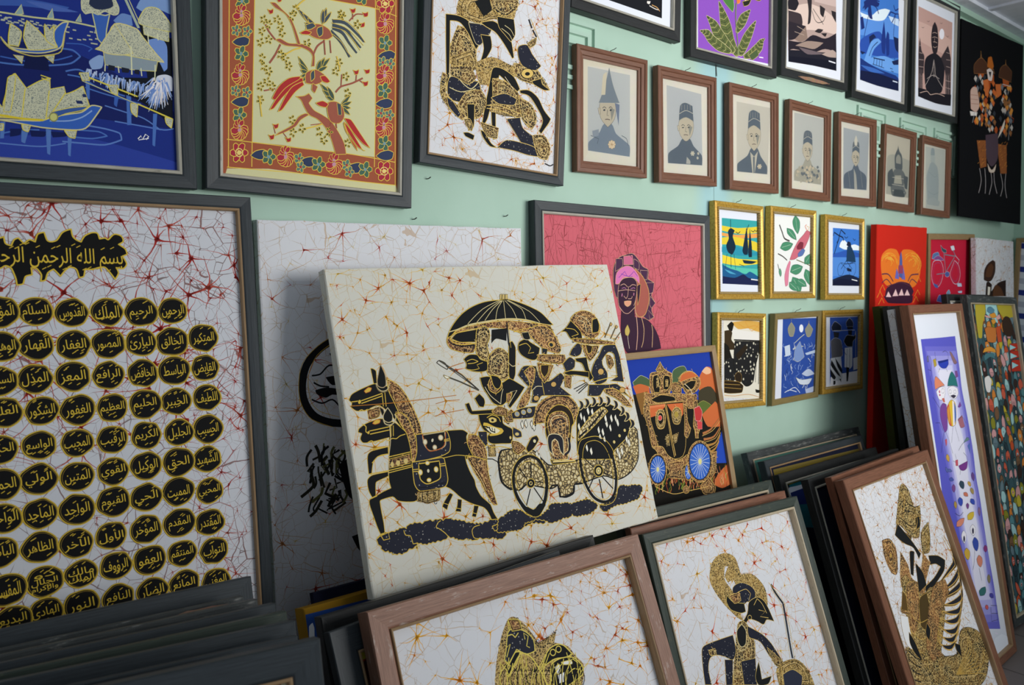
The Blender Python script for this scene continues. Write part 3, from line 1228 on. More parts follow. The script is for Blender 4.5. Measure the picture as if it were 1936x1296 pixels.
stick('nail', [(2.415, -0.001, 2.41), (2.418, -0.004, 2.36)], 0.0016, 'nail_steel', 'short dark nail in the blue paint streak above the second portrait', 'nail')

plain('split_wood', rgb(150, 118, 96), 0.8, vary=0.5, scale=60)
plain('bird_batik_cloth', rgb(206, 206, 162), 0.8, vary=0.25, scale=14)
plain('deep_blue_cloth', rgb(30, 50, 130), 0.6, vary=0.2)

# ---- upper row of large pictures
def art_boats(A): A.draw('''f 0 435 469 405 -88 -15 391 -408 30
s 1 442 557 144 -17 113 35 118 67 -2 34 -208 -8 -170 -9
s 2 433 733 117 -18 113 -2 153 32 -1 21 -384 12
s 3 459 475 98 -14 66 1 -12 9 -76 6 -77 16
s 4 549 465 40 -2 50 5 -50 7
c 5 3 478 586 51 0 55 -7 37 -10 17 -16 -13 -10 -26 1
c 6 2.4 504 575 53 2 41 -11 26 -12
c 6 2 614 532 28 -3 18 5 -7 7
c 5 3 611 586 23 -7 23 9 41 10 49 13
c 5 2.6 614 592 25 2 29 15 48 10
c 5 2.4 644 612 35 8 67 11
c 7 2.4 678 643 36 8 37 9 31 20
c 7 2.4 695 672 40 3 54 4 20 -5
c 7 3 641 686 35 3 27 6 3 13 -31 13 -41 1 -35 0
c 5 2.6 629 697 35 -1 16 7 -28 8 -35 0
c 7 2.4 470 735 52 1 43 -1 40 -10
c 5 2.4 497 718 32 -10 32 -4
s 8 698 611 9 -1 -7 33 -5 -5
s 5 719 612 9 -2 -2 66 -8 1
s 5 645 593 8 -1 -2 42 -5 0
s 9 532 702 13 -2 -9 32 -6 -3
s 9 572 700 9 2 -4 48 -5 -3
s 9 609 699 8 2 -5 49 -4 -3
s 9 498 696 8 -1 -4 31 -6 1
s 5 769 648 8 -1 -7 68 -5 -3
s 10 513 707 19 -2 -4 12 -16 5
s 10 545 706 27 0 -3 10 -22 2
s 10 580 705 29 -1 -4 8 -22 4
s 11 546 565 36 -2 1 27 -43 1
c 12 3 483 497 25 -3 53 -1 55 -4 54 2
l 13 2.4 644 519 6 0
l 13 2.4 524 510 5 0
l 13 2.4 663 524 7 0
l 13 2.4 541 506 5 0
l 13 2.4 541 500 5 0
l 13 2.4 605 509 6 0
l 13 2.4 634 521 7 0
l 13 2.4 555 501 6 0
l 13 2.4 538 512 6 0
l 13 2.4 578 504 6 0
l 13 2.4 597 505 6 0
l 13 2.4 576 507 6 0
l 13 2.4 580 508 6 0
l 13 2.4 544 508 6 0
l 13 2.4 519 508 6 0
l 13 2.4 666 499 7 0
l 13 2.4 561 505 6 1
l 13 2.4 588 510 6 0
l 13 2.4 531 508 6 0
l 13 2.4 615 510 6 0
l 13 2.4 655 517 6 0
l 13 2.4 529 508 5 0
l 13 2.4 665 502 6 1
l 13 2.4 658 524 6 0
l 13 2.4 620 521 6 0
l 13 2.4 563 512 6 0
l 13 2.4 627 504 6 0
l 13 2.4 610 509 6 0
l 13 2.4 521 501 5 0
l 13 2.4 593 503 6 1
l 13 2.4 591 503 6 0
l 13 2.4 505 500 5 0
l 13 2.4 515 502 6 0
l 13 2.4 596 508 6 0
l 13 2.4 589 507 6 0
l 13 2.4 593 509 6 0
l 13 2.4 555 512 6 0
l 13 2.4 616 500 6 0
l 13 2.4 608 505 6 0
l 13 2.4 536 504 6 0
l 13 2.4 577 511 6 0
l 13 2.4 565 502 5 0
l 13 2.4 609 499 6 0
l 13 2.4 508 508 6 0
l 13 2.4 569 506 6 0
l 13 2.4 546 506 6 0
l 13 2.4 652 510 6 0
l 13 2.4 560 505 5 0
l 13 2.4 593 501 6 0
l 13 2.4 513 504 6 1
l 13 2.4 584 503 6 0
l 13 2.4 541 506 6 0
l 13 2.4 669 500 6 0
l 13 2.4 604 511 6 0
l 13 2.4 657 502 6 0
l 13 2.4 516 512 6 0
l 13 2.4 666 514 6 0
l 13 2.4 509 507 6 0
l 13 2.4 598 502 7 0
l 13 2.4 538 512 6 0
s 14/12*1.6 531 493 12 -20 2 17 -8 3
s 14/12*1.6 585 488 9 -18 1 18 -7 2
s 14/12*1.6 633 487 9 -16 1 15
s 15/12*2 663 464 23 1 9 -5 -7 31 -3 22 -7 8 -7 -8 -4 -25
s T/16*2 645 461 4 -26 54 -11 9 20 -2 13 -9 4 -15 -4 -12 9 -11 -2 -12 5
s 17 658 449 6 -17 33 -7 5 18 -15 10 -18 3
s 18 701 472 16 -17 18 1 2 19 -22 7
s 19 745 438 17 -27 51 -10 2 39 -29 -7 -26 11
s 20 653 560 18 -15 9 1 -4 23 -18 6
l 21 5 723 420 25 58
l 12 1.6 729 418 24 56
s 22 750 469 50 17 13 1 -6 184 -33 -27 -37 -22 -39 -11 -18 -17 19 -9 62 -9
s 23 764 499 26 -8 12 15 -1 44 -7 8 -12 -25 -12 -18
s T/24*1.8 749 460 15 -25 25 -3 22 26 1 16 -37 0 -25 -5
s T/24*1.4 756 471 51 4 -1 20 -13 -1 -35 -5
l 25 2 765 483 1 23
l 25 2 784 483 1 13
s T/26*2.0 703 478 40 2 12 14 24 29 16 16 -45 1 -25 -4 -18 3 -42 -5 19 -14
s 27/24*1.4 680 537 39 0 63 2 -4 21 -48 4 -48 -2
s T/26*1.6 703 478 12 19 14 22 6 12 -22 7 -27 1 -15 -7
l 25 2 682 562 -1 13
l 25 2 706 561 1 13
l 25 2.4 732 518 -1 56
l 25 2 749 558 1 16
l 25 2 777 547 -2 33
s 28 688 561 12 1 -1 10 -12 -1
s 28 712 562 15 1 -2 8 -12 1
s 28 737 563 9 -1 -1 10 -9 -1
l 29 3>1 654 575 -5 20
l 23 3>1 656 577 -1 9
l 29 3>1 740 592 -1 16
l 29 3>1 659 583 1 17
l 29 3>1 695 580 -3 17
l 30 3>1 700 588 -4 17
l 29 3>1 650 575 -9 21
l 29 3>1 708 588 -7 22
l 23 3>1 681 586 -8 10
l 23 3>1 715 582 0 23
l 30 3>1 694 586 -9 21
l 23 3>1 715 590 -4 10
l 31 3>1 695 590 -2 19
l 30 3>1 666 577 -4 10
l 30 3>1 710 585 -9 14
l 23 3>1 654 583 -2 10
l 30 3>1 752 594 1 20
l 29 3>1 765 591 0 13
l 23 3>1 684 578 -3 23
l 31 3>1 732 588 -7 11
l 23 3>1 738 587 -7 14
l 29 3>1 678 577 -8 14
l 31 3>1 742 588 -4 14
l 31 3>1 688 582 -8 16
l 29 3>1 656 575 0 10
l 29 3>1 732 587 -1 20
l 31 3>1 706 590 -1 17
l 31 3>1 695 588 -3 19
l 29 3>1 759 596 -1 13
l 23 3>1 711 584 -8 17
l 31 3>1 733 588 -7 23
l 23 3>1 751 598 -8 22
l 23 3>1 682 579 -8 11
l 30 3>1 730 591 -5 17
l 30 3>1 688 587 -4 22
l 31 3>1 689 584 1 9
l 31 3>1 729 589 -3 20
l 30 3>1 723 593 0 23
l 31 3>1 744 587 0 19
l 31 3>1 662 583 -3 12
l 23 3>1 753 588 -1 23
l 31 3>1 731 593 -2 14
l 30 3>1 688 583 -5 23
l 30 3>1 767 595 -6 16
l 30 3>1 763 597 -8 21
l 30 3>1 663 579 -9 17
l 31 3>1 760 594 -7 21
l 31 3>1 703 580 -6 22
l 29 3>1 749 595 -7 22
l 30 3>1 680 586 -7 14
l 31 3>1 694 589 -7 18
l 30 3>1 701 584 -1 17
l 29 3>1 742 586 -8 20
l 29 3>1 712 585 0 22
l 29 3>1 693 581 1 18
l 31 3>1 655 580 -9 21
l 31 3>1 706 585 -3 15
l 29 3>1 686 578 1 17
l 30 3>1 727 584 -2 23
l 30 3>1 653 579 -6 15
l 30 3>1 673 586 -1 17
l 31 3>1 699 591 -4 12
l 23 3>1 685 583 -8 17
l 30 3>1 737 594 -3 24
l 29 3>1 722 590 -2 17
l 23 3>1 746 591 -1 14
l 30 3>1 765 595 -7 20
l 31 3>1 672 580 1 14
l 30 3>1 739 591 -8 15
l 23 3>1 653 582 -9 21
l 23 3>1 750 591 2 10
l 23 3>1 706 584 -5 20
l 30 3>1 767 593 -3 19
l 23 3>1 671 582 0 12
l 29 3>1 665 578 1 10
l 23 3>1 739 595 -5 18
l 23 3>1 693 580 -2 21
l 31 3>1 757 598 -1 13
l 30 3>1 758 594 -3 10
l 29 3>1 697 588 -9 11
l 23 3>1 685 585 -4 22
l 29 3>1 651 575 -7 16
l 30 3>1 728 594 -9 18
l 23 3>1 735 586 -9 18
l 30 3>1 653 576 -2 10
l 31 3>1 718 586 -2 18
l 30 3>1 707 584 -3 10
l 29 3>1 715 585 -4 11
l 30 3>1 761 591 -4 18
l 31 3>1 751 590 -4 20
s 32 780 570 17 -6 13 5 -1 27 -23 3 -9 -16
l 33 3>1 795 584 9 26
l 31 3>1 780 595 -12 28
l 30 3>1 785 594 -4 30
l 33 3>1 781 586 -9 39
l 23 3>1 777 596 -9 41
l 30 3>1 781 586 -20 29
l 23 3>1 792 591 -9 31
l 23 3>1 784 575 -19 42
l 30 3>1 775 595 -13 35
l 34 3>1 789 577 -10 22
l 23 3>1 786 602 -11 28
l 23 3>1 775 592 -15 36
l 33 3>1 792 594 7 32
l 30 3>1 775 597 -9 30
l 33 3>1 779 579 -20 22
l 34 3>1 791 591 3 37
l 34 3>1 785 597 -10 43
l 31 3>1 788 580 -1 17
l 23 3>1 774 587 -14 37
l 34 3>1 793 575 7 40
l 31 3>1 781 591 -7 39
l 23 3>1 779 584 -17 39
l 23 3>1 770 589 -30 37
l 30 3>1 790 573 -1 18
l 33 3>1 792 578 4 25
l 31 3>1 795 589 -3 26
l 34 3>1 790 572 0 25
l 34 3>1 797 573 -6 21
l 31 3>1 793 588 -2 21
l 31 3>1 784 600 -6 18
l 31 3>1 794 586 3 22
l 33 3>1 792 577 -10 41
l 31 3>1 772 575 -23 22
l 23 3>1 777 599 -24 20
l 30 3>1 781 573 -6 31
l 23 3>1 775 591 -18 21
l 33 3>1 774 574 -18 31
l 30 3>1 788 576 -8 20
l 30 3>1 786 600 2 36
l 34 3>1 787 584 -8 18
l 34 3>1 786 574 0 22
l 23 3>1 793 573 -1 35
l 33 3>1 790 584 -5 38
l 33 3>1 786 588 -13 20
l 30 3>1 784 575 -7 42
l 23 3>1 789 595 -14 45
l 33 3>1 783 582 -7 37
l 31 3>1 797 581 11 27
l 34 3>1 785 589 -15 42
l 33 3>1 788 585 2 35
l 30 3>1 777 600 -17 45
l 31 3>1 783 594 -5 23
l 23 3>1 781 589 -20 43
l 34 3>1 789 598 -4 25
l 31 3>1 788 581 -3 30
l 31 3>1 793 571 6 28
l 31 3>1 785 589 -7 20
l 23 3>1 781 582 -14 39
l 31 3>1 791 587 -4 18
l 34 3>1 787 578 -13 34
l 31 3>1 783 584 -15 22
l 31 3>1 798 579 9 36
l 23 3>1 792 580 5 33
l 33 3>1 795 584 6 18
l 30 3>1 789 587 4 36
l 34 3>1 789 585 -6 41
l 33 3>1 774 587 -27 35
l 23 3>1 785 585 -11 20
l 34 3>1 792 576 0 34
l 23 3>1 780 592 -15 44
l 30 3>1 780 585 -14 37
l 30 3>1 792 583 -3 17
l 33 3>1 790 577 5 23
l 23 3>1 785 578 -12 36
l 34 3>1 790 601 0 21
l 23 3>1 785 595 -4 39
l 33 3>1 780 592 -12 29
l 30 3>1 784 593 -7 20
l 31 3>1 787 582 -13 38
l 23 3>1 795 599 -6 20
l 33 3>1 781 577 -5 27
l 30 3>1 785 600 -16 31
l 33 3>1 789 573 -5 25
l 34 3>1 774 575 -11 21
l 33 3>1 779 601 -7 37
l 23 3>1 772 582 -17 22
l 23 3>1 798 579 7 18
l 30 3>1 789 590 0 17
l 30 3>1 791 579 -8 37
l 30 3>1 781 573 -5 39
l 31 3>1 782 578 -5 33
l 23 3>1 791 584 5 25
l 33 3>1 793 599 0 22
l 34 3>1 780 600 -2 18
l 31 3>1 785 595 -9 30
l 23 3>1 776 590 -15 38
l 33 3>1 788 585 -6 26
l 31 3>1 791 594 -5 25
l 30 3>1 793 601 -1 31
l 33 3>1 772 593 -27 22
l 33 3>1 788 593 -2 25
l 33 3>1 790 575 -3 42
l 23 3>1 789 576 2 35
l 34 3>1 790 601 -5 26
l 23 3>1 792 593 6 28
l 30 3>1 793 580 -2 23
l 33 3>1 781 581 -11 30
l 33 3>1 784 582 -10 19
l 23 3>1 776 598 -20 29
l 34 3>1 788 579 -13 29
l 35 3 634 587 106 30
l 35 3 740 632 68 23
l 12 1.6 639 600 98 32
s T/35*1.6 635 585 16 -2 1 15 -13 1
s T/35*1.6 686 602 18 -3 -2 21 -11 -5
s T/35*1.6 726 632 14 0 -3 27 -10 -9
s T/35*1.6 792 652 16 3 -4 19 -10 -9
s 36/37*2.2 506 539 9 14 21 8 35 -3 25 -10 11 -11 6 -26 7 -20 -10 3 -12 13 -6 17 7 17 -41 13 -37 1
s T/35*1.6 550 501 18 15 15 16 16 11 -25 9 -24 4 -7 -23
s T/35*1.6 523 512 17 12 -6 28 -16 0 1 -18
s T/35*1.6 579 502 8 10 9 -10 -2 24 5 17 -19 -11
c 38 2 506 539 14 19 32 8 27 -5 26 -12 8 -38
s T/35*1.6 525 569 16 0 -3 14
s T/35*1.6 576 563 17 -4 -3 15
s 36/37*2.4 422 702 76 -10 64 -5 25 -11 29 -9 20 -6 18 -15 18 1 -13 21 -18 24 -24 6 -53 1 -66 -6 -75 6
c 39 2.4 579 685 33 -4 24 -10 18 -15
s T/35*1.8 485 641 17 28 16 -57 8 -9 17 25 23 -17 17 -8 0 21 24 -8 2 14 15 -8 16 -12 10 38 -37 16 -25 6 -20 15 -54 2 -31 2
s T/35*1.6 514 613 13 -8 -4 31 -8 40 -11 1
l 35 2 541 629 -8 54
l 35 2 569 605 13 4
l 35 2 568 600 17 4
l 35 2 581 627 -8 54
l 35 2 609 627 -24 40
s 40 638 626 6 -1 2 6 -7 1
s 40 626 640 11 -1 2 6 -11 1
s 41/35*1.4 582 668 32 -12 35 -8 -13 10 -29 10 -20 12
e 42/43*2 586 677 7 -1 0 8
c 44 4 448 687 51 -3 34 2 35 -1
s T/35*1.6 532 697 15 0 -5 13 -8 -3
s T/35*1.6 603 700 22 -1 -4 15 -10 -2
s T/35*1.6 495 700 8 -1 -2 12 -6 1
c 45 2 737 703 6 -7 3 7 6 -11 6 4 -5 7
c 45 1.6 738 705 20 -5''')
framed('boats', 'framed_painting', 'big night-blue harbour painting of silver sailing boats and stilt houses, top left corner', 'charcoal', art_boats, 'deep_blue_cloth')
def art_birds(A): A.draw('''f 46 39 71 73 -4 155 -8 209 -13 15 0 7 503 -461 43
f 47 49 535 95 -10 125 2 112 2 101 1 18 19 -455 5
f 48 112 119 155 -7 70 -5 80 -6 2 100 0 264 -61 1 -115 2 -66 -1 -72 3 4 -131
c 49 2.0 114 66 -5 236 -4 223
c 49 2.0 416 49 5 151 -2 290
c 49 2.0 49 471 56 -1 138 -2 115 -2 121 5
c 49 2.0 49 532 95 -3 99 -2 115 3 124 -1
c 49 2.0 476 46 1 226 3 257
c 49 2.0 54 122 58 -3 155 -7 70 -5 80 -6 62 5
c 49 2.0 56 70 -4 461
c 49 2.0 54 70 58 -3 155 -8 209 -13
c 50 3 83 172 -2 55 2 72 -6 67 2 88
c 50 3 447 146 0 90 -4 84 5 116
s 51/49*1.6 63 146 11 -12 17 -7 11 2 -3 14 -14 7 -13 0
s 50/49*1.6 85 160 7 -4 7 2 0 3 0 3 -7 5 -7 -1
s 50/49*1.6 87 165 4 5 0 8 -3 2 -3 2 -4 -5 0 -8
s 50/49*1.6 83 169 -4 8 -7 3 -2 -2 -1 -2 4 -8 6 -4
s 50/49*1.6 79 167 -6 -1 -4 -6 2 -3 1 -2 7 -1 4 6
s 50/49*1.6 81 162 0 -8 4 -7 3 -1 3 1 0 8 -4 7
e 52 83 165 3 -1 0 4
s 53/49*1.6 84 190 7 -7 9 1 1 3 0 4 -7 7 -8 1
s 53/49*1.6 86 191 8 -3 7 5 0 4 -2 4 -8 3 -7 -4
s 53/49*1.6 87 193 8 2 4 8 -2 4 -3 3 -8 -1 -4 -8
s 53/49*1.6 87 196 6 6 -1 9 -3 3 -3 2 -6 -6 0 -9
s 53/49*1.6 86 198 2 9 -4 10 -3 1 -4 -1 -3 -8 4 -10
s 53/49*1.6 84 200 -1 10 -7 7 -3 0 -3 -3 1 -10 6 -7
s 53/49*1.6 82 201 -5 9 -9 3 -2 -2 -1 -3 5 -9 8 -5
s 53/49*1.6 80 201 -7 6 -9 -1 -1 -4 1 -4 7 -6 8 0
e 54 82 196 4 -1 0 4
s 53/49*1.2 80 190 -5 3 -5 -2 -1 -2 1 -3 5 -4 6 2
s 53/49*1.2 79 188 -5 -2 -2 -6 1 -2 2 -2 6 1 2 6
s 53/49*1.2 80 185 -2 -6 2 -6 2 -2 3 0 2 6 -2 7
s 53/49*1.2 82 183 2 -7 5 -4 2 1 2 2 -2 7 -5 4
e 54 82 187 3 -1 0 3
s 55/49*1.4 71 228 5 -3 5 1 0 3 0 2 -5 3 -5 -1
s 55/49*1.4 73 231 3 4 -1 6 -2 2 -2 0 -3 -3 0 -6
s 55/49*1.4 70 234 -3 6 -5 2 -1 -1 -1 -2 3 -6 4 -3
s 55/49*1.4 67 233 -4 -1 -3 -4 1 -3 2 -1 4 0 3 4
s 55/49*1.4 68 229 0 -6 3 -5 2 0 2 1 1 5 -3 5
e 53 70 231 2 0 0 3
s 55/49*1.4 97 224 5 -3 4 2 1 2 -1 2 -4 4 -5 -2
s 55/49*1.4 98 228 3 3 -1 6 -2 2 -1 0 -4 -3 0 -6
s 55/49*1.4 95 231 -3 5 -4 2 -2 -1 -1 -2 3 -6 4 -2
s 55/49*1.4 92 229 -4 0 -3 -5 1 -2 2 -2 4 0 3 4
s 55/49*1.4 93 225 0 -6 4 -4 2 -1 1 1 1 6 -3 5
e 53 95 227 2 -1 0 3
s 51/49*1.6 61 258 11 -11 17 -7 11 3 -3 13 -14 7 -13 0
s 50/49*1.6 83 275 7 -4 7 2 0 3 0 4 -7 4 -7 -1
s 50/49*1.6 85 280 4 5 0 9 -3 2 -3 1 -5 -5 0 -8
s 50/49*1.6 81 284 -4 8 -7 2 -2 -1 -1 -3 4 -8 6 -3
s 50/49*1.6 77 282 -6 -1 -4 -6 1 -3 2 -3 7 0 4 6
s 50/49*1.6 78 276 0 -8 5 -6 3 -1 3 1 0 8 -4 7
e 52 81 279 3 -1 0 4
s 53/49*1.6 81 320 7 -6 8 0 2 4 0 4 -7 7 -9 0
s 53/49*1.6 83 321 8 -2 7 5 0 4 -2 4 -8 3 -7 -5
s 53/49*1.6 84 323 7 2 4 9 -2 4 -2 3 -9 -2 -4 -8
s 53/49*1.6 84 326 6 6 -1 10 -3 3 -3 1 -6 -6 -1 -9
s 53/49*1.6 83 328 2 9 -4 10 -4 1 -3 -1 -3 -8 4 -10
s 53/49*1.6 81 330 -2 10 -7 7 -3 -1 -2 -2 1 -10 6 -7
s 53/49*1.6 79 331 -5 9 -9 3 -2 -3 -2 -3 5 -9 9 -4
s 53/49*1.6 77 331 -8 5 -8 -1 -1 -4 0 -4 8 -6 8 1
e 54 79 326 4 -1 0 4
s 53/49*1.2 77 320 -5 3 -6 -2 0 -3 0 -3 6 -3 5 1
s 53/49*1.2 76 318 -6 -2 -1 -6 1 -3 2 -2 6 2 2 6
s 53/49*1.2 76 315 -2 -6 2 -7 3 -1 2 0 3 6 -2 7
s 53/49*1.2 78 313 3 -7 5 -4 2 1 2 2 -2 7 -6 4
e 54 79 316 3 -1 0 3
s 55/49*1.4 69 359 5 -3 5 2 0 2 0 3 -5 3 -5 -1
s 55/49*1.4 70 363 3 4 0 5 -2 2 -2 0 -3 -3 0 -6
s 55/49*1.4 68 366 -3 5 -5 2 -1 -2 -1 -2 2 -5 5 -2
s 55/49*1.4 65 364 -5 -1 -2 -4 1 -3 1 -2 5 1 3 4
s 55/49*1.4 66 360 0 -6 3 -4 2 -1 2 1 0 6 -3 5
e 53 68 362 2 0 0 3
s 55/49*1.4 95 359 5 -3 4 1 1 3 -1 2 -4 3 -5 -1
s 55/49*1.4 96 362 3 4 0 6 -2 1 -2 1 -4 -4 0 -6
s 55/49*1.4 93 365 -2 5 -5 2 -2 -1 -1 -2 3 -6 5 -2
s 55/49*1.4 91 363 -5 -1 -3 -4 1 -3 2 -1 5 0 2 4
s 55/49*1.4 91 359 0 -6 4 -4 2 -1 2 2 0 5 -3 5
e 53 93 362 2 0 0 3
s 51/49*1.6 58 389 12 -11 16 -6 12 4 -3 13 -14 7 -13 -2
s 50/49*1.6 79 410 7 -4 6 2 1 3 -1 4 -6 4 -7 -2
s 50/49*1.6 81 415 4 5 -1 9 -2 2 -3 0 -5 -5 0 -8
s 50/49*1.6 77 419 -4 7 -7 2 -2 -1 -1 -3 3 -8 7 -3
s 50/49*1.6 73 416 -7 -1 -3 -7 1 -3 2 -2 7 0 4 6
s 50/49*1.6 74 411 0 -8 5 -7 3 0 3 1 0 8 -4 7
e 52 77 414 3 -1 0 4
s 53/49*1.6 79 442 7 -7 8 1 2 4 0 4 -7 7 -9 0
s 53/49*1.6 81 443 8 -2 7 5 0 4 -2 4 -8 3 -8 -5
s 53/49*1.6 82 445 7 3 4 8 -2 4 -2 3 -9 -2 -4 -8
s 53/49*1.6 82 448 5 6 0 10 -3 3 -3 1 -6 -6 -1 -10
s 53/49*1.6 81 450 2 9 -4 10 -4 0 -3 0 -3 -9 4 -9
s 53/49*1.6 79 452 -2 10 -7 6 -3 0 -3 -3 2 -10 6 -7
s 53/49*1.6 77 453 -5 8 -9 3 -2 -3 -2 -3 5 -9 8 -3
s 53/49*1.6 75 452 -8 6 -8 -2 -1 -4 0 -4 8 -6 8 1
e 54 77 447 4 -1 0 4
s 53/49*1.2 75 441 -6 3 -5 -2 0 -3 0 -3 6 -3 5 2
s 53/49*1.2 73 439 -5 -2 -2 -6 2 -3 2 -2 5 2 3 6
s 53/49*1.2 74 436 -2 -6 2 -6 3 -2 2 1 2 6 -1 6
s 53/49*1.2 76 434 2 -6 6 -4 2 1 1 2 -1 7 -6 4
e 54 77 438 3 0 0 3
s 53/49*1.6 448 125 9 -7 11 0 2 3 0 5 -9 9 -11 0
s 53/49*1.6 450 127 11 -4 9 5 0 5 -3 4 -10 4 -9 -4
s 53/49*1.6 452 129 10 2 5 8 -3 5 -3 4 -11 -2 -5 -8
s 53/49*1.6 452 132 7 6 0 11 -4 4 -4 1 -8 -6 -1 -10
s 53/49*1.6 450 135 3 9 -5 11 -4 2 -4 -1 -4 -9 4 -11
s 53/49*1.6 448 137 -2 11 -9 8 -4 0 -3 -3 1 -11 8 -8
s 53/49*1.6 446 138 -7 10 -11 4 -3 -3 -2 -3 6 -11 11 -4
s 53/49*1.6 443 138 -10 7 -10 -1 -2 -4 1 -5 9 -7 11 0
e 54 446 132 5 -1 0 5
s 53/49*1.2 443 125 -7 4 -7 -2 0 -2 0 -4 7 -4 7 1
s 53/49*1.2 441 123 -6 -1 -3 -7 2 -3 2 -2 7 1 3 6
s 53/49*1.2 442 120 -3 -6 3 -8 3 -2 3 1 3 6 -2 7
s 53/49*1.2 445 118 2 -8 7 -5 3 1 2 2 -2 8 -7 5
e 54 446 122 4 -1 0 3
s 50/49*1.6 449 174 8 -5 9 2 0 4 0 3 -9 6 -8 -2
s 50/49*1.6 451 179 6 6 -1 10 -3 2 -4 1 -6 -5 0 -9
s 50/49*1.6 446 184 -4 9 -9 3 -3 -2 -1 -3 4 -9 8 -4
s 50/49*1.6 441 182 -8 -1 -5 -7 2 -4 2 -3 9 0 5 7
s 50/49*1.6 443 175 0 -9 5 -7 4 -1 4 1 1 9 -6 8
e 52 446 179 4 -1 0 4
s 51/49*1.6 425 216 14 -13 22 -9 15 4 -4 15 -18 8 -17 0
s 55/49*1.4 441 224 7 -3 5 1 1 3 0 2 -6 4 -6 -1
s 55/49*1.4 443 228 4 4 -1 7 -2 2 -2 0 -5 -4 0 -6
s 55/49*1.4 440 231 -4 6 -6 3 -2 -2 -1 -2 3 -6 6 -3
s 55/49*1.4 436 229 -6 0 -3 -5 1 -3 2 -2 6 0 4 5
s 55/49*1.4 437 225 0 -6 4 -6 3 0 2 1 1 6 -4 6
e 53 440 228 3 -1 0 3
s 55/49*1.4 463 224 6 -4 6 2 1 3 -1 2 -5 4 -7 -1
s 55/49*1.4 465 228 4 4 -1 7 -2 2 -3 0 -4 -4 0 -6
s 55/49*1.4 461 231 -3 6 -6 3 -2 -2 -2 -2 4 -6 6 -3
s 55/49*1.4 458 229 -6 0 -4 -5 2 -3 1 -2 7 0 3 5
s 55/49*1.4 459 225 0 -7 4 -5 2 0 3 1 1 6 -4 6
e 53 461 227 3 -1 0 3
s 53/49*1.6 448 253 9 -7 11 0 2 4 0 4 -9 9 -11 0
s 53/49*1.6 450 254 11 -2 9 5 0 5 -2 4 -11 3 -9 -4
s 53/49*1.6 452 257 10 2 5 9 -3 5 -3 3 -11 -2 -5 -8
s 53/49*1.6 452 259 7 7 0 12 -4 3 -4 1 -8 -6 -1 -11
s 53/49*1.6 451 263 3 9 -6 11 -4 2 -4 -1 -4 -10 4 -10
s 53/49*1.6 448 265 -2 11 -9 8 -4 -1 -3 -3 1 -11 8 -8
s 53/49*1.6 446 266 -7 9 -11 4 -3 -3 -2 -3 6 -11 11 -4
s 53/49*1.6 443 265 -10 7 -10 -1 -2 -5 1 -4 9 -7 11 0
e 54 446 259 5 -1 0 5
s 53/49*1.2 443 253 -7 4 -7 -3 0 -3 0 -3 7 -4 7 2
s 53/49*1.2 441 251 -6 -2 -3 -7 2 -3 2 -2 8 1 2 7
s 53/49*1.2 442 247 -3 -6 3 -8 3 -1 3 0 3 6 -2 8
s 53/49*1.2 445 245 2 -7 7 -5 3 1 2 2 -2 8 -7 5
e 54 446 249 4 -1 0 3
s 50/49*1.6 447 292 8 -4 9 2 1 3 -1 4 -9 5 -8 -1
s 50/49*1.6 449 298 6 6 -1 9 -3 2 -4 1 -6 -5 0 -9
s 50/49*1.6 444 302 -4 9 -10 3 -2 -2 -1 -3 4 -9 8 -4
s 50/49*1.6 439 299 -8 -1 -5 -7 2 -3 2 -3 9 0 5 7
s 50/49*1.6 441 293 0 -9 5 -7 4 -1 4 1 1 9 -6 8
e 52 444 297 4 -1 0 4
s 51/49*1.6 419 334 14 -12 22 -8 15 4 -4 15 -18 8 -17 -2
s 55/49*1.4 438 351 6 -3 6 2 1 2 -1 3 -6 3 -6 -1
s 55/49*1.4 440 355 3 4 0 7 -2 2 -3 0 -4 -4 0 -7
s 55/49*1.4 436 358 -3 6 -6 2 -2 -1 -2 -3 4 -6 6 -2
s 55/49*1.4 433 356 -6 -1 -4 -5 2 -3 2 -2 6 1 3 4
s 55/49*1.4 434 352 0 -7 4 -5 2 -1 3 2 0 6 -3 5
e 53 436 354 3 0 0 3
s 55/49*1.4 462 351 7 -3 6 2 0 2 0 3 -6 4 -7 -2
s 55/49*1.4 464 355 4 5 -1 6 -2 2 -2 1 -5 -4 0 -7
s 55/49*1.4 460 358 -3 6 -6 3 -2 -2 -2 -2 4 -6 6 -3
s 55/49*1.4 457 356 -6 0 -4 -6 2 -2 2 -2 6 0 3 5
s 55/49*1.4 458 352 0 -7 4 -5 3 0 2 1 1 6 -4 6
e 53 460 355 3 0 0 3
s 53/49*1.6 448 382 9 -7 11 1 2 4 0 4 -10 8 -10 0
s 53/49*1.6 450 383 11 -2 9 6 0 4 -3 5 -10 3 -10 -5
s 53/49*1.6 452 386 9 2 5 10 -2 4 -3 4 -11 -3 -6 -8
s 53/49*1.6 452 389 7 7 0 11 -4 3 -5 2 -7 -7 -1 -11
s 53/49*1.6 450 392 3 10 -5 10 -4 2 -5 -1 -4 -10 5 -11
s 53/49*1.6 448 394 -2 11 -9 7 -4 0 -3 -3 1 -12 8 -7
s 53/49*1.6 445 394 -6 10 -11 3 -3 -3 -2 -3 6 -10 10 -4
s 53/49*1.6 442 394 -9 6 -11 -1 -1 -5 0 -4 10 -7 10 1
e 54 445 388 5 -1 0 5
s 53/49*1.2 442 382 -6 3 -7 -3 -1 -3 1 -3 7 -3 7 1
s 53/49*1.2 441 379 -7 -2 -2 -7 1 -3 3 -2 7 2 3 7
s 53/49*1.2 442 376 -3 -7 3 -7 3 -2 3 1 3 6 -3 8
s 53/49*1.2 444 374 3 -8 7 -4 3 1 2 2 -3 8 -7 5
e 54 445 378 4 -1 0 3
s 50/49*1.6 450 423 8 -4 9 2 0 4 0 4 -9 5 -8 -2
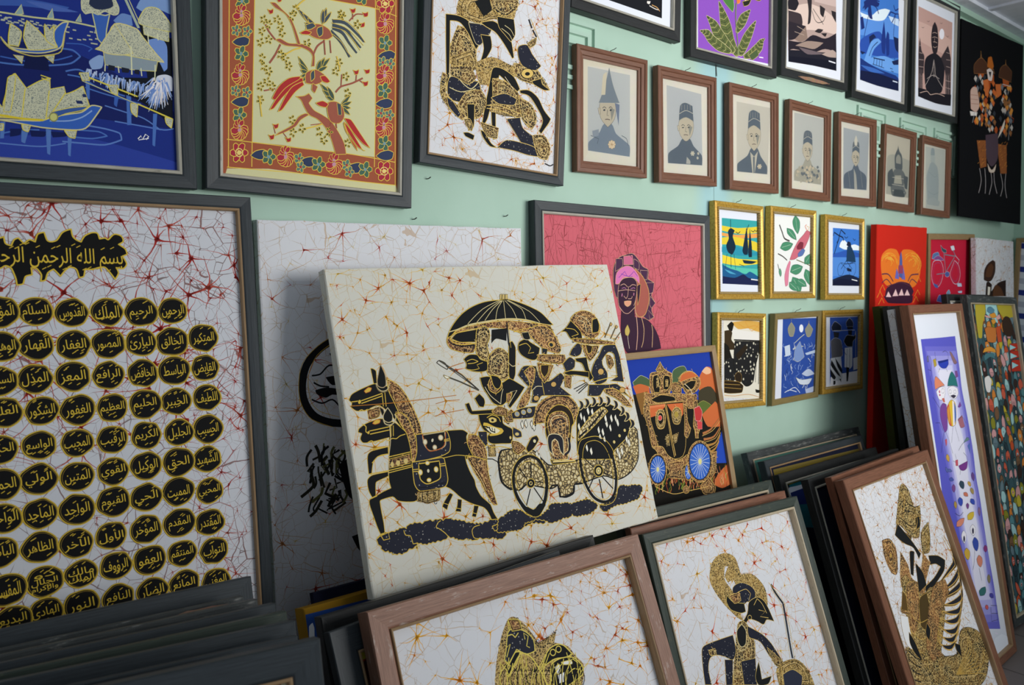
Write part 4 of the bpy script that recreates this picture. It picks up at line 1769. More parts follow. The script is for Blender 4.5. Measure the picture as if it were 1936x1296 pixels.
s 50/49*1.6 452 429 5 6 0 9 -4 3 -4 0 -6 -5 0 -10
s 50/49*1.6 447 433 -5 8 -9 3 -3 -2 -1 -3 4 -9 9 -3
s 50/49*1.6 442 430 -9 -1 -4 -8 1 -3 3 -3 9 0 5 7
s 50/49*1.6 443 424 0 -9 6 -8 4 0 3 1 1 10 -5 7
e 52 447 428 4 -1 0 4
s 51/49*1.6 423 462 14 -12 22 -7 15 4 -4 16 -18 7 -17 -2
s 53/49*1.6 447 74 9 -7 11 -1 2 4 0 5 -9 8 -11 1
s 53/49*1.6 450 76 10 -4 9 5 0 5 -2 4 -11 4 -9 -4
s 53/49*1.6 451 78 10 1 5 9 -2 5 -4 3 -10 -1 -6 -8
s 53/49*1.6 451 80 8 7 -1 11 -4 3 -4 2 -8 -6 0 -10
s 53/49*1.6 450 84 3 9 -5 11 -5 2 -4 -1 -4 -9 5 -11
s 53/49*1.6 448 86 -2 11 -9 8 -4 0 -3 -3 1 -11 8 -8
s 53/49*1.6 445 87 -6 10 -11 4 -3 -2 -2 -4 6 -10 10 -5
s 53/49*1.6 442 87 -9 7 -11 -1 -1 -4 0 -5 10 -7 10 0
e 54 445 81 5 -1 0 5
s 53/49*1.2 442 75 -7 4 -6 -2 -1 -3 1 -4 7 -4 6 2
s 53/49*1.2 441 72 -7 -1 -2 -7 1 -3 3 -2 7 1 3 6
s 53/49*1.2 442 69 -3 -6 2 -8 4 -1 3 0 3 6 -3 7
s 53/49*1.2 444 67 3 -8 6 -5 3 1 2 2 -2 8 -7 5
e 54 445 71 4 -1 0 3
s 51/49*1.6 102 500 11 -11 18 -6 12 4 -4 14 -14 6 -14 -2
s 50/49*1.6 147 494 7 -4 7 3 0 3 0 3 -7 5 -7 -2
s 50/49*1.6 148 499 5 6 -1 8 -2 2 -4 1 -4 -5 0 -9
s 50/49*1.6 144 503 -3 7 -8 3 -2 -2 -1 -3 3 -8 8 -3
s 50/49*1.6 141 500 -8 -1 -3 -7 1 -3 2 -3 8 1 3 6
s 50/49*1.6 142 495 0 -9 4 -6 4 0 2 1 1 8 -5 7
e 52 144 498 4 0 0 4
s 53/49*1.6 187 487 8 -6 9 1 1 4 0 4 -8 7 -9 0
s 53/49*1.6 189 489 9 -2 7 6 0 4 -2 4 -9 2 -8 -5
s 53/49*1.6 190 491 8 3 4 9 -2 4 -3 3 -9 -3 -4 -8
s 53/49*1.6 190 494 6 7 0 10 -3 3 -4 1 -7 -7 0 -10
s 53/49*1.6 189 496 2 10 -4 10 -4 0 -4 0 -3 -10 4 -9
s 53/49*1.6 187 498 -2 10 -8 7 -3 -1 -3 -2 2 -11 6 -7
s 53/49*1.6 185 499 -6 9 -9 2 -3 -2 -1 -4 5 -9 9 -4
s 53/49*1.6 182 498 -8 6 -9 -2 -1 -4 0 -4 9 -6 8 1
e 54 185 493 4 -1 0 5
s 53/49*1.2 182 487 -5 3 -6 -3 -1 -2 1 -4 6 -3 6 2
s 53/49*1.2 181 485 -6 -3 -2 -6 2 -3 2 -2 6 2 3 7
s 53/49*1.2 182 482 -3 -7 3 -6 3 -2 2 1 3 6 -2 7
s 53/49*1.2 184 480 2 -7 6 -4 2 1 2 2 -2 8 -6 3
e 54 185 484 3 0 0 3
s 55/49*1.4 219 490 6 -3 5 2 0 2 0 3 -5 3 -6 -1
s 55/49*1.4 221 494 3 4 0 6 -2 2 -3 0 -3 -4 0 -6
s 55/49*1.4 218 497 -3 5 -6 2 -1 -2 -1 -2 2 -6 6 -2
s 55/49*1.4 215 495 -6 -1 -3 -5 2 -3 1 -2 6 1 3 5
s 55/49*1.4 216 491 0 -7 3 -4 2 -1 3 2 0 5 -3 5
e 53 218 493 3 0 0 3
s 51/49*1.6 218 503 12 -12 19 -6 13 5 -3 14 -16 6 -15 -2
s 50/49*1.6 269 497 8 -4 7 2 1 4 -1 4 -7 4 -8 -2
s 50/49*1.6 271 502 5 6 -1 9 -3 2 -3 1 -5 -6 0 -9
s 50/49*1.6 267 506 -5 8 -8 2 -2 -2 -1 -3 4 -8 7 -3
s 50/49*1.6 262 503 -7 -1 -4 -7 1 -4 2 -2 8 0 5 7
s 50/49*1.6 264 497 0 -8 5 -7 3 0 3 1 1 9 -5 7
e 52 267 501 4 0 0 4
s 53/49*1.6 310 490 9 -6 10 1 1 4 0 4 -8 8 -10 -1
s 53/49*1.6 313 492 9 -2 8 6 1 4 -3 4 -10 3 -8 -5
s 53/49*1.6 314 494 9 3 4 9 -2 4 -3 4 -10 -3 -5 -9
s 53/49*1.6 314 497 7 7 -1 11 -3 3 -4 1 -7 -7 -1 -10
s 53/49*1.6 313 500 2 9 -4 11 -4 0 -4 0 -4 -10 4 -10
s 53/49*1.6 310 502 -1 10 -9 7 -3 -1 -3 -3 1 -10 7 -8
s 53/49*1.6 308 502 -6 9 -10 3 -3 -3 -2 -4 6 -9 10 -4
s 53/49*1.6 306 502 -9 6 -10 -3 -1 -4 0 -4 9 -6 10 1
e 54 308 496 5 -1 0 5
s 53/49*1.2 305 490 -6 3 -6 -3 0 -3 0 -3 7 -3 6 2
s 53/49*1.2 304 487 -6 -2 -2 -7 1 -3 3 -1 6 2 3 6
s 53/49*1.2 305 484 -3 -6 3 -8 3 -1 3 1 2 6 -2 7
s 53/49*1.2 307 482 3 -7 6 -4 3 1 1 3 -2 7 -6 4
e 54 308 486 4 0 0 3
s 55/49*1.4 344 491 5 -3 6 2 0 3 0 2 -5 4 -6 -2
s 55/49*1.4 345 495 4 5 -1 6 -2 2 -2 0 -4 -4 0 -7
s 55/49*1.4 342 498 -3 6 -6 1 -2 -1 -1 -2 3 -6 6 -3
s 55/49*1.4 339 496 -6 -1 -3 -5 1 -3 2 -2 6 1 3 5
s 55/49*1.4 340 492 -1 -7 4 -5 3 0 2 1 1 6 -4 6
e 53 342 494 3 0 0 3
s 51/49*1.6 340 503 13 -12 21 -7 14 5 -4 15 -17 7 -16 -3
s 50/49*1.6 395 494 8 -4 9 3 0 4 0 3 -9 5 -8 -2
s 50/49*1.6 397 500 6 6 -1 10 -3 2 -4 0 -6 -6 0 -9
s 50/49*1.6 393 504 -5 8 -9 3 -2 -3 -2 -3 5 -8 8 -3
s 50/49*1.6 388 501 -8 -2 -5 -7 2 -3 2 -3 9 1 5 6
s 50/49*1.6 389 495 0 -9 6 -7 4 0 3 1 1 9 -6 8
e 52 393 499 4 0 0 4
s 55/49*1.4 351 507 5 -3 6 2 0 2 0 3 -5 3 -6 -2
s 55/49*1.4 352 511 4 4 -1 6 -2 2 -2 0 -4 -4 -1 -6
s 55/49*1.4 349 513 -3 6 -6 2 -2 -1 -1 -3 3 -6 6 -2
s 55/49*1.4 346 511 -6 -1 -4 -5 2 -3 2 -1 5 0 4 5
s 55/49*1.4 346 507 0 -6 4 -5 3 0 2 1 1 6 -4 5
e 53 349 510 3 0 0 3
s 55/49*1.4 224 509 5 -3 5 2 1 3 -1 2 -5 3 -5 -1
s 55/49*1.4 225 513 3 4 0 6 -2 2 -2 0 -4 -4 0 -6
s 55/49*1.4 222 516 -3 5 -5 2 -2 -2 -1 -2 3 -6 5 -2
s 55/49*1.4 219 514 -5 -1 -3 -6 1 -2 2 -2 5 1 3 5
s 55/49*1.4 220 510 0 -7 4 -4 2 -1 2 2 0 5 -3 6
e 53 222 512 3 0 0 3
s 51/49*1.6 321 91 13 -13 20 -9 14 3 -4 14 -16 9 -16 0
s 50/49*1.6 384 77 8 -5 9 2 0 3 0 4 -9 6 -8 -2
s 50/49*1.6 386 83 6 5 -1 9 -3 2 -4 2 -5 -5 0 -9
s 50/49*1.6 382 87 -5 9 -8 3 -3 -2 -1 -2 4 -9 8 -4
s 50/49*1.6 377 85 -8 -1 -4 -6 1 -4 2 -3 9 0 5 6
s 50/49*1.6 378 79 0 -9 6 -8 4 0 3 1 1 8 -6 8
e 52 382 82 4 -1 0 4
s 53/49*1.6 308 77 8 -7 10 0 1 3 0 4 -8 9 -10 1
s 53/49*1.6 310 78 10 -3 8 5 0 4 -3 4 -9 4 -9 -4
s 53/49*1.6 311 80 9 2 4 8 -2 5 -3 3 -9 -1 -5 -8
s 53/49*1.6 311 83 7 6 -1 11 -3 3 -4 2 -7 -6 0 -10
s 53/49*1.6 310 86 3 9 -5 11 -4 1 -4 0 -4 -9 5 -10
s 53/49*1.6 308 88 -2 11 -8 8 -4 -1 -3 -2 2 -11 7 -8
s 53/49*1.6 306 89 -6 10 -10 4 -3 -3 -2 -3 6 -10 9 -5
s 53/49*1.6 303 89 -9 7 -9 -1 -2 -4 1 -4 8 -7 10 0
e 54 306 83 5 -1 0 5
s 53/49*1.2 303 77 -6 4 -6 -2 -1 -2 1 -4 6 -4 6 2
s 53/49*1.2 302 75 -7 -1 -2 -7 2 -2 2 -2 7 1 2 5
s 53/49*1.2 302 72 -2 -6 2 -7 3 -2 3 0 3 6 -2 7
s 53/49*1.2 305 70 2 -7 6 -5 3 1 2 2 -2 7 -7 5
e 54 305 74 3 -1 0 3
s 50/49*1.6 269 80 8 -5 7 2 1 3 -1 4 -7 5 -8 -1
s 50/49*1.6 271 85 5 5 -1 9 -3 2 -3 2 -5 -5 0 -9
s 50/49*1.6 267 90 -4 8 -8 3 -3 -2 -1 -2 4 -9 7 -4
s 50/49*1.6 263 87 -8 0 -4 -6 1 -4 2 -3 8 0 5 6
s 50/49*1.6 264 82 0 -9 5 -7 3 -1 3 1 1 8 -5 8
e 52 267 85 4 -1 0 4
s 51/49*1.6 210 94 13 -13 18 -8 13 2 -3 14 -16 9 -14 0
s 55/49*1.4 210 88 5 -4 5 1 1 3 -1 2 -5 4 -5 -1
s 55/49*1.4 211 91 4 4 -1 6 -2 2 -2 0 -4 -3 0 -6
s 55/49*1.4 208 94 -2 6 -6 2 -1 -1 -2 -2 3 -6 6 -3
s 55/49*1.4 206 93 -6 0 -3 -5 2 -3 1 -1 6 -1 2 4
s 55/49*1.4 206 89 0 -6 4 -5 2 -1 2 1 1 6 -4 5
e 53 208 91 2 -1 0 3
s 53/49*1.6 178 84 8 -7 9 0 1 3 0 4 -7 8 -9 1
s 53/49*1.6 180 85 9 -3 7 4 0 5 -2 3 -9 4 -7 -3
s 53/49*1.6 181 87 8 2 4 8 -2 4 -2 3 -9 -1 -5 -7
s 53/49*1.6 181 90 6 6 0 10 -3 3 -4 1 -6 -5 -1 -10
s 53/49*1.6 180 93 2 8 -4 10 -4 2 -3 -1 -3 -8 4 -10
s 53/49*1.6 178 95 -2 10 -7 7 -3 0 -3 -2 1 -11 7 -7
s 53/49*1.6 176 95 -6 10 -9 3 -2 -2 -2 -3 6 -10 8 -4
s 53/49*1.6 174 95 -8 7 -9 -1 -1 -4 0 -4 8 -7 9 0
e 54 176 90 4 -1 0 4
s 53/49*1.2 174 84 -6 4 -5 -2 -1 -3 1 -3 5 -3 6 1
s 53/49*1.2 172 82 -5 -1 -2 -6 1 -3 2 -2 6 1 3 6
s 53/49*1.2 173 79 -2 -6 2 -7 3 -1 2 0 3 6 -2 7
s 53/49*1.2 175 77 3 -7 5 -4 3 0 1 2 -2 8 -5 4
e 54 176 81 3 -1 0 3
s 50/49*1.6 147 86 6 -4 8 1 0 3 0 4 -8 5 -6 -1
s 50/49*1.6 148 91 5 5 -1 9 -2 2 -4 1 -4 -5 0 -8
s 50/49*1.6 144 96 -3 7 -8 4 -2 -2 -1 -3 4 -8 7 -4
s 50/49*1.6 141 93 -7 0 -4 -6 1 -3 2 -3 8 -1 3 6
s 50/49*1.6 142 88 0 -8 4 -7 4 -1 2 1 1 8 -5 7
e 52 144 91 4 -1 0 4
s 51/49*1.6 102 100 12 -12 17 -8 12 2 -4 14 -14 8 -13 0
s 56/49*1.8 84 87 8 -5 9 2 0 4 0 4 -9 6 -8 -1
s 56/49*1.8 86 92 7 5 1 9 -2 4 -4 2 -7 -4 -2 -9
s 56/49*1.8 84 97 -2 11 -7 7 -4 0 -2 -2 1 -10 7 -8
s 56/49*1.8 78 98 -7 6 -8 -2 -1 -4 1 -4 8 -6 8 1
s 56/49*1.8 77 94 -7 -5 -1 -9 2 -4 4 -2 7 4 2 9
s 56/49*1.8 79 89 2 -11 7 -8 4 1 2 2 -1 10 -7 8
e 57 81 93 4 -1 0 5
e -/58*2 81 93 8 -2 0 9
s 56/49*1.8 79 492 8 -4 8 3 1 4 -1 4 -8 5 -8 -2
s 56/49*1.8 81 497 6 6 1 10 -2 3 -4 2 -7 -6 -2 -9
s 56/49*1.8 78 502 -2 10 -7 7 -4 -1 -2 -2 1 -10 7 -8
s 56/49*1.8 73 502 -8 5 -9 -3 0 -4 0 -4 9 -6 8 3
s 56/49*1.8 71 497 -7 -5 -1 -10 2 -3 4 -2 7 5 2 10
s 56/49*1.8 73 492 2 -10 7 -7 4 1 3 2 -2 11 -6 7
e 57 76 497 5 -1 0 5
e -/58*2 76 497 8 -1 0 9
s 56/49*1.8 450 491 11 -5 10 4 1 4 0 5 -11 6 -11 -3
s 56/49*1.8 453 497 9 6 1 12 -3 3 -5 3 -9 -7 -2 -11
s 56/49*1.8 450 503 -2 11 -9 8 -5 -1 -4 -3 2 -11 8 -9
s 56/49*1.8 443 503 -10 5 -11 -4 -1 -4 1 -5 10 -6 11 3
s 56/49*1.8 440 497 -9 -6 -1 -11 3 -4 5 -2 9 6 2 11
s 56/49*1.8 444 491 1 -11 10 -8 4 1 4 3 -1 11 -9 9
e 57 447 497 6 -1 0 5
e -/58*2 447 497 11 -1 0 10
s 56/49*1.8 449 77 10 -7 11 2 1 5 -1 4 -11 7 -10 -1
s 56/49*1.8 451 82 9 5 2 11 -4 4 -5 3 -9 -5 -2 -11
s 56/49*1.8 448 88 -2 11 -9 9 -5 0 -3 -3 1 -11 9 -9
s 56/49*1.8 441 89 -10 6 -10 -2 -1 -4 1 -5 10 -7 10 1
s 56/49*1.8 439 84 -9 -5 -1 -11 3 -4 5 -3 9 5 2 10
s 56/49*1.8 442 78 2 -12 9 -9 5 1 3 2 -1 11 -9 10
e 57 445 83 6 -1 0 5
e -/58*2 445 83 11 -3 0 10
s 59/49*1.4 312 472 -13 -37 -16 -25 -19 -15 -21 -7 -13 -17 -8 -14 -13 -6 21 -5 12 -8 9 10 -9 13 13 14 22 8 22 11 20 23 16 26 5 25
s 59/49*1.2 243 388 -21 15 -13 17 -24 16 -25 12 8 -8 33 -22 16 -22 17 -10
s 59/49*1.2 248 275 3 -24 -9 -10 -21 -5 -37 4 -24 -8 12 -5 20 6 33 -5 21 5 10 13 0 27
s 59/49*1.2 213 230 -13 -37 -16 -23 -24 -9 -12 -9 12 -2 16 11 20 14 13 24 12 31
c 59 4 172 240 -12 25 -14 22
c 59 4 160 232 -16 -16 -7 -13
c 59 4 253 247 10 -22 17 -15
c 59 4 311 324 14 -16 31 -14 28 -17
c 59 3 325 308 2 -29
c 59 3 346 148 18 -20 18 -4
c 59 3 355 142 0 -20
c 59 3 365 288 2 -20
c 59 3 372 283 16 7
c 59 3 133 351 27 -9
c 59 2 160 443 -4 -15
c 59 2 177 437 12 13
c 59 2 247 411 30 -8
s 60/49*1.2 141 168 7 1 7 -5 -1 10 -7 4
s 60/49*1.2 381 119 8 0 8 -5 -1 11 -9 4
s 60/49*1.2 372 146 8 0 8 -5 -1 11 -9 4
s 60/49*1.2 347 118 8 0 8 -5 -2 11 -8 4
s 60/49*1.2 357 262 8 1 8 -5 -2 11 -8 4
s 60/49*1.2 387 255 8 0 8 -4 -1 10 -9 4
s 60/49*1.2 382 285 9 0 8 -4 -2 11 -8 4
s 60/49*1.2 153 422 7 1 8 -4 -2 10 -7 4
s 60/49*1.2 143 448 7 1 8 -4 -2 11 -7 3
s 60/49*1.2 183 448 8 2 7 -4 -1 10 -8 3
s 60/49*1.2 161 138 7 0 7 -5 -1 10 -7 4
s 61/49*1.1 135 193 2 -2 3 0 2 2 -3 2 -2 1
s 61/49*1.1 133 197 2 1 0 3 -1 3 -2 -2 0 -2
s 61/49*1.1 131 196 -1 3 -2 2 -2 1 0 -3 2 -3
s 61/49*1.1 130 192 -2 2 -2 -2 -1 -2 2 -2 3 1
s 61/49*1.1 134 190 -2 -3 2 -3 1 -2 2 2 -1 4
s 61/49*1.1 131 219 2 -3 2 -1 3 0 -2 3 -2 2
s 61/49*1.1 129 223 2 2 0 3 -1 3 -2 -2 -1 -3
s 61/49*1.1 127 222 -1 3 -3 2 -2 0 1 -3 2 -2
s 61/49*1.1 127 219 -3 1 -2 -1 -1 -3 2 -1 3 1
s 61/49*1.1 130 216 -2 -2 2 -3 2 -2 1 2 -1 3
s 61/49*1.1 127 245 3 -2 2 1 2 2 -2 1 -3 1
s 61/49*1.1 125 248 2 2 0 3 -2 3 -1 -2 -1 -3
s 61/49*1.1 123 248 1 3 -2 2 -3 1 0 -2 2 -3
s 61/49*1.1 123 244 -3 2 -2 -1 -2 -3 3 -1 2 0
s 61/49*1.1 126 241 -1 -3 2 -2 3 -2 0 3 -1 3
s 61/49*1.1 147 200 2 -2 3 -1 2 1 -2 2 -3 2
s 61/49*1.1 145 205 3 1 0 3 -1 3 -2 -2 -1 -2
s 61/49*1.1 143 204 -1 4 -2 2 -3 0 1 -3 2 -2
s 61/49*1.1 143 200 -3 0 -2 -1 -1 -3 3 -1 2 2
s 61/49*1.1 145 198 -1 -3 2 -3 2 -2 1 3 -1 3
s 61/49*1.1 147 234 2 -3 2 -1 3 1 -2 3 -3 1
s 61/49*1.1 146 238 2 0 2 3 -1 3 -2 -1 -2 -2
s 61/49*1.1 143 238 -1 3 -2 2 -3 1 1 -3 2 -3
s 61/49*1.1 142 234 -3 2 -2 -1 -1 -3 3 -1 2 0
s 61/49*1.1 144 231 -1 -2 0 -3 2 -2 1 2 1 3
s 61/49*1.1 175 199 2 -3 3 0 1 2 -2 2 -2 1
s 61/49*1.1 173 203 2 1 0 3 -1 3 -2 -1 -1 -3
s 61/49*1.1 170 201 -1 3 -3 2 -2 0 1 -3 2 -2
s 61/49*1.1 171 196 -3 1 -2 -3 0 -2 3 0 2 1
s 61/49*1.1 173 195 0 -2 1 -3 2 -2 1 3 -1 3
s 61/49*1.1 179 213 2 -2 3 0 1 2 -2 2 -2 1
s 61/49*1.1 177 217 2 1 0 3 -2 3 -2 -2 0 -2
s 61/49*1.1 174 216 0 3 -3 2 -2 1 0 -4 2 -2
s 61/49*1.1 174 212 -3 2 -2 -2 -1 -2 3 -2 2 1
s 61/49*1.1 176 209 -2 -1 1 -3 1 -3 2 2 0 3
s 61/49*1.1 167 185 2 -3 2 -1 2 2 -1 2 -3 1
s 61/49*1.1 165 189 3 0 1 2 0 4 -3 -1 -1 -2
s 61/49*1.1 162 188 -1 3 -2 3 -3 -1 1 -2 2 -3
s 61/49*1.1 162 185 -3 2 -2 -1 -2 -2 3 -1 3 0
s 61/49*1.1 165 182 -1 -2 1 -3 2 -2 1 2 0 3
s 61/49*1.1 131 278 2 -3 2 -1 3 1 -2 3 -2 1
s 61/49*1.1 129 283 2 2 0 3 -2 2 -2 -2 0 -3
s 61/49*1.1 127 282 0 3 -2 3 -2 1 0 -3 2 -3
s 61/49*1.1 127 277 -3 0 -1 -1 -1 -3 3 0 2 1
s 61/49*1.1 129 275 -2 -2 1 -3 2 -2 1 2 0 3
s 61/49*1.1 135 296 2 -2 3 -1 2 2 -2 2 -3 1
s 61/49*1.1 133 300 3 1 1 3 -1 3 -2 -1 -1 -3
s 61/49*1.1 131 300 0 3 -2 2 -3 1 1 -2 1 -3
s 61/49*1.1 131 294 -3 1 -1 -3 -1 -2 3 0 2 1
s 61/49*1.1 133 293 -2 -2 0 -3 2 -2 2 2 0 3
s 61/49*1.1 147 305 2 -2 3 0 2 2 -2 2 -3 1
s 61/49*1.1 145 309 3 1 0 3 0 3 -3 -1 -1 -3
s 61/49*1.1 143 308 -1 4 -3 1 -2 0 0 -2 3 -3
s 61/49*1.1 142 305 -3 1 -2 -1 -1 -2 3 -2 2 1
s 61/49*1.1 146 302 -1 -3 1 -2 3 -2 1 3 -2 3
s 61/49*1.1 195 285 2 -3 3 0 2 1 -2 2 -3 2
s 61/49*1.1 193 289 3 1 0 3 -1 3 -2 -2 -1 -2
s 61/49*1.1 190 287 -1 3 -3 2 -2 -1 1 -3 2 -2
s 61/49*1.1 190 284 -2 1 -3 -2 0 -3 2 0 3 1
s 61/49*1.1 193 282 -1 -3 1 -3 2 -2 2 3 -1 3
s 61/49*1.1 187 268 2 -3 3 0 2 1 -2 2 -3 1
s 61/49*1.1 185 272 3 1 0 3 -2 3 -2 -1 0 -3
s 61/49*1.1 182 270 0 4 -3 1 -3 0 1 -2 2 -3
s 61/49*1.1 182 267 -3 2 -2 -1 -2 -3 3 -1 3 0
s 61/49*1.1 184 264 -2 -2 1 -3 1 -2 2 2 0 3
s 61/49*1.1 203 169 2 -3 3 -1 2 1 -2 3 -3 1
s 61/49*1.1 201 174 2 1 1 3 -2 3 -2 -1 -1 -3
s 61/49*1.1 198 173 -1 3 -2 1 -3 1 1 -3 2 -3
s 61/49*1.1 199 168 -3 0 -2 -2 0 -3 3 0 2 1
s 61/49*1.1 201 166 -2 -2 1 -3 2 -3 1 3 0 3
s 61/49*1.1 211 152 2 -4 3 -1 2 1 -2 3 -3 2
s 61/49*1.1 209 157 2 1 1 3 -2 3 -2 -1 -1 -3
s 61/49*1.1 206 156 0 3 -3 2 -3 0 1 -3 2 -3
s 61/49*1.1 207 150 -3 1 -2 -3 0 -2 3 0 2 1
s 61/49*1.1 209 149 -2 -2 1 -3 2 -3 1 3 0 3
s 61/49*1.1 240 223 3 -2 3 1 1 2 -2 2 -3 0
s 61/49*1.1 239 226 3 0 2 2 -1 3 -2 0 -2 -2
s 61/49*1.1 235 225 -1 3 -2 2 -3 0 1 -3 2 -2
s 61/49*1.1 235 222 -3 2 -2 -1 -1 -3 2 -1 3 0
s 61/49*1.1 239 219 0 -3 2 -3 2 -1 1 3 -2 3
s 61/49*1.1 127 342 2 -2 3 -1 2 2 -2 2 -2 1
s 61/49*1.1 126 346 2 1 1 3 -1 3 -2 -1 -1 -3
s 61/49*1.1 123 346 0 3 -3 2 -2 0 0 -3 2 -2
s 61/49*1.1 123 341 -3 1 -2 -1 0 -3 2 -1 2 1
s 61/49*1.1 126 339 -2 -2 1 -3 2 -2 1 2 0 3
s 61/49*1.1 143 329 2 -3 3 0 2 1 -2 3 -3 0
s 61/49*1.1 141 333 2 1 0 3 -1 3 -2 -2 -1 -2
s 61/49*1.1 138 331 -1 3 -3 1 -2 -1 1 -2 2 -2
s 61/49*1.1 138 328 -3 1 -2 -1 -1 -3 3 -1 2 1
s 61/49*1.1 142 325 -1 -2 2 -3 2 -2 0 3 -1 3
s 61/49*1.1 155 337 1 -3 3 -1 3 1 -2 3 -3 1
s 61/49*1.1 153 342 2 1 1 3 -2 3 -2 -1 0 -3
s 61/49*1.1 150 341 0 3 -2 2 -3 1 1 -3 2 -3
s 61/49*1.1 150 337 -3 1 -2 -1 -1 -2 2 -1 3 0
s 61/49*1.1 153 334 -1 -2 1 -3 2 -2 1 3 0 3
s 61/49*1.1 203 406 3 -2 3 0 1 2 -2 2 -3 1
s 61/49*1.1 201 410 3 2 0 3 -2 3 -2 -2 0 -3
s 61/49*1.1 199 409 -1 3 -2 2 -3 0 1 -3 2 -2
s 61/49*1.1 199 404 -3 1 -2 -2 -1 -2 3 -1 2 1
s 61/49*1.1 202 402 -2 -2 1 -3 2 -2 2 2 -1 3
s 61/49*1.1 228 422 3 -2 3 1 2 2 -3 2 -3 0
s 61/49*1.1 226 426 3 1 0 3 -1 3 -2 -1 -1 -3
s 61/49*1.1 223 424 0 3 -3 2 -3 0 1 -4 2 -2
s 61/49*1.1 224 419 -3 0 -1 -2 0 -3 2 0 2 2
s 61/49*1.1 226 418 -1 -2 0 -4 3 -2 1 3 0 3
s 61/49*1.1 206 434 1 -3 3 -1 3 1 -2 3 -3 1
s 61/49*1.1 203 439 3 1 0 3 -1 3 -2 -1 -1 -3
s 61/49*1.1 201 437 -1 3 -2 2 -3 0 1 -3 2 -2
s 61/49*1.1 201 433 -3 1 -2 -2 -1 -3 3 0 2 1
s 61/49*1.1 203 431 -1 -3 0 -2 2 -3 2 3 0 3
s 61/49*1.1 271 425 3 -2 3 0 1 2 -2 2 -3 0
s 61/49*1.1 270 427 3 0 1 3 0 3 -3 -1 -2 -2
s 61/49*1.1 267 427 0 3 -2 3 -3 1 0 -3 2 -3
s 61/49*1.1 267 421 -3 0 -2 -3 0 -3 3 1 2 2
s 61/49*1.1 269 420 -2 -3 0 -3 3 -2 1 2 0 3
s 61/49*1.1 284 442 3 -2 3 1 2 2 -3 2 -3 0
s 61/49*1.1 281 446 3 2 0 3 -2 2 -2 -2 -1 -3
s 61/49*1.1 279 444 -1 3 -3 1 -3 -1 1 -2 3 -2
s 61/49*1.1 279 440 -3 2 -3 -1 -1 -2 2 -2 4 1
s 61/49*1.1 282 438 -1 -3 2 -3 2 -2 1 3 -1 3
s 61/49*1.1 297 420 3 -2 3 0 2 2 -3 2 -3 1
s 61/49*1.1 295 424 2 2 0 3 -1 3 -2 -2 -1 -3
s 61/49*1.1 293 423 0 4 -2 2 -4 1 0 -3 2 -3
s 61/49*1.1 293 417 -3 0 -2 -2 0 -4 3 1 2 2
s 61/49*1.1 295 416 -2 -2 1 -3 2 -3 1 2 0 4
s 61/49*1.1 331 140 2 -3 3 -1 2 1 -2 3 -3 1
s 61/49*1.1 328 145 3 1 -1 4 -2 2 -1 -2 -1 -3
s 61/49*1.1 325 143 -1 3 -3 2 -2 -1 1 -3 2 -2
s 61/49*1.1 325 140 -3 1 -2 -1 -1 -2 2 -2 3 1
s 61/49*1.1 329 137 0 -3 2 -3 2 -2 1 3 -2 3
s 61/49*1.1 326 137 3 -2 3 0 2 2 -2 2 -4 1
s 61/49*1.1 325 141 3 0 1 3 -1 3 -2 0 -2 -3
s 61/49*1.1 321 141 1 3 -3 3 -3 1 0 -3 2 -3
s 61/49*1.1 321 136 -3 1 -2 -2 0 -3 3 -1 2 1
s 61/49*1.1 323 134 -2 -2 1 -3 2 -3 2 2 0 3
s 61/49*1.1 371 151 3 -3 3 0 2 2 -2 2 -3 1
s 61/49*1.1 369 155 3 1 0 4 -1 2 -3 -1 -1 -3
s 61/49*1.1 366 153 -1 3 -4 2 -2 -1 1 -2 3 -3
s 61/49*1.1 366 150 -3 2 -3 -1 -1 -3 3 -1 3 0
s 61/49*1.1 369 147 -2 -2 0 -3 2 -3 2 2 0 3
s 61/49*1.1 314 273 2 -3 3 -1 2 1 -1 2 -4 2
s 61/49*1.1 312 278 4 0 1 2 0 4 -3 -1 -2 -2
s 61/49*1.1 309 277 -1 4 -3 1 -3 0 1 -3 2 -2
s 61/49*1.1 308 273 -3 2 -2 -1 -1 -3 3 -1 3 0
s 61/49*1.1 312 270 -3 -2 1 -3 2 -3 2 3 0 3
s 61/49*1.1 341 281 2 -3 3 0 2 2 -2 2 -3 1
s 61/49*1.1 339 285 3 0 1 3 -1 4 -3 -1 -1 -3
s 61/49*1.1 335 283 -1 4 -3 1 -2 0 0 -3 3 -2
s 61/49*1.1 335 280 -3 2 -2 -2 -2 -2 4 -2 2 1
s 61/49*1.1 339 278 -2 -3 2 -3 2 -2 1 2 -1 4
s 61/49*1.1 345 320 3 -3 3 1 2 1 -2 3 -3 0
s 61/49*1.1 344 324 3 1 1 3 -1 3 -2 -1 -2 -3
s 61/49*1.1 341 324 0 3 -2 3 -3 1 0 -3 2 -3
s 61/49*1.1 340 318 -3 1 -2 -2 0 -3 3 -1 2 2
s 61/49*1.1 343 316 -2 -2 1 -3 2 -3 2 3 0 3
s 61/49*1.1 346 440 2 -3 3 -1 3 0 -2 3 -2 2
s 61/49*1.1 345 445 3 0 2 3 -1 3 -3 -1 -1 -2
s 61/49*1.1 341 444 0 4 -2 2 -3 0 0 -3 2 -3
s 61/49*1.1 341 439 -3 1 -2 -3 0 -3 3 0 2 2
s 61/49*1.1 344 437 -2 -2 1 -3 1 -3 2 3 0 3
s 61/49*1.1 175 261 1 -3 3 -1 3 1 -2 3 -3 2
s 61/49*1.1 173 266 3 0 1 3 0 3 -3 0 -1 -3
s 61/49*1.1 170 266 0 3 -2 2 -3 1 1 -3 1 -3
s 61/49*1.1 171 260 -3 1 -2 -3 0 -3 3 0 2 2
s 61/49*1.1 173 259 -1 -2 1 -3 2 -3 1 3 -1 3
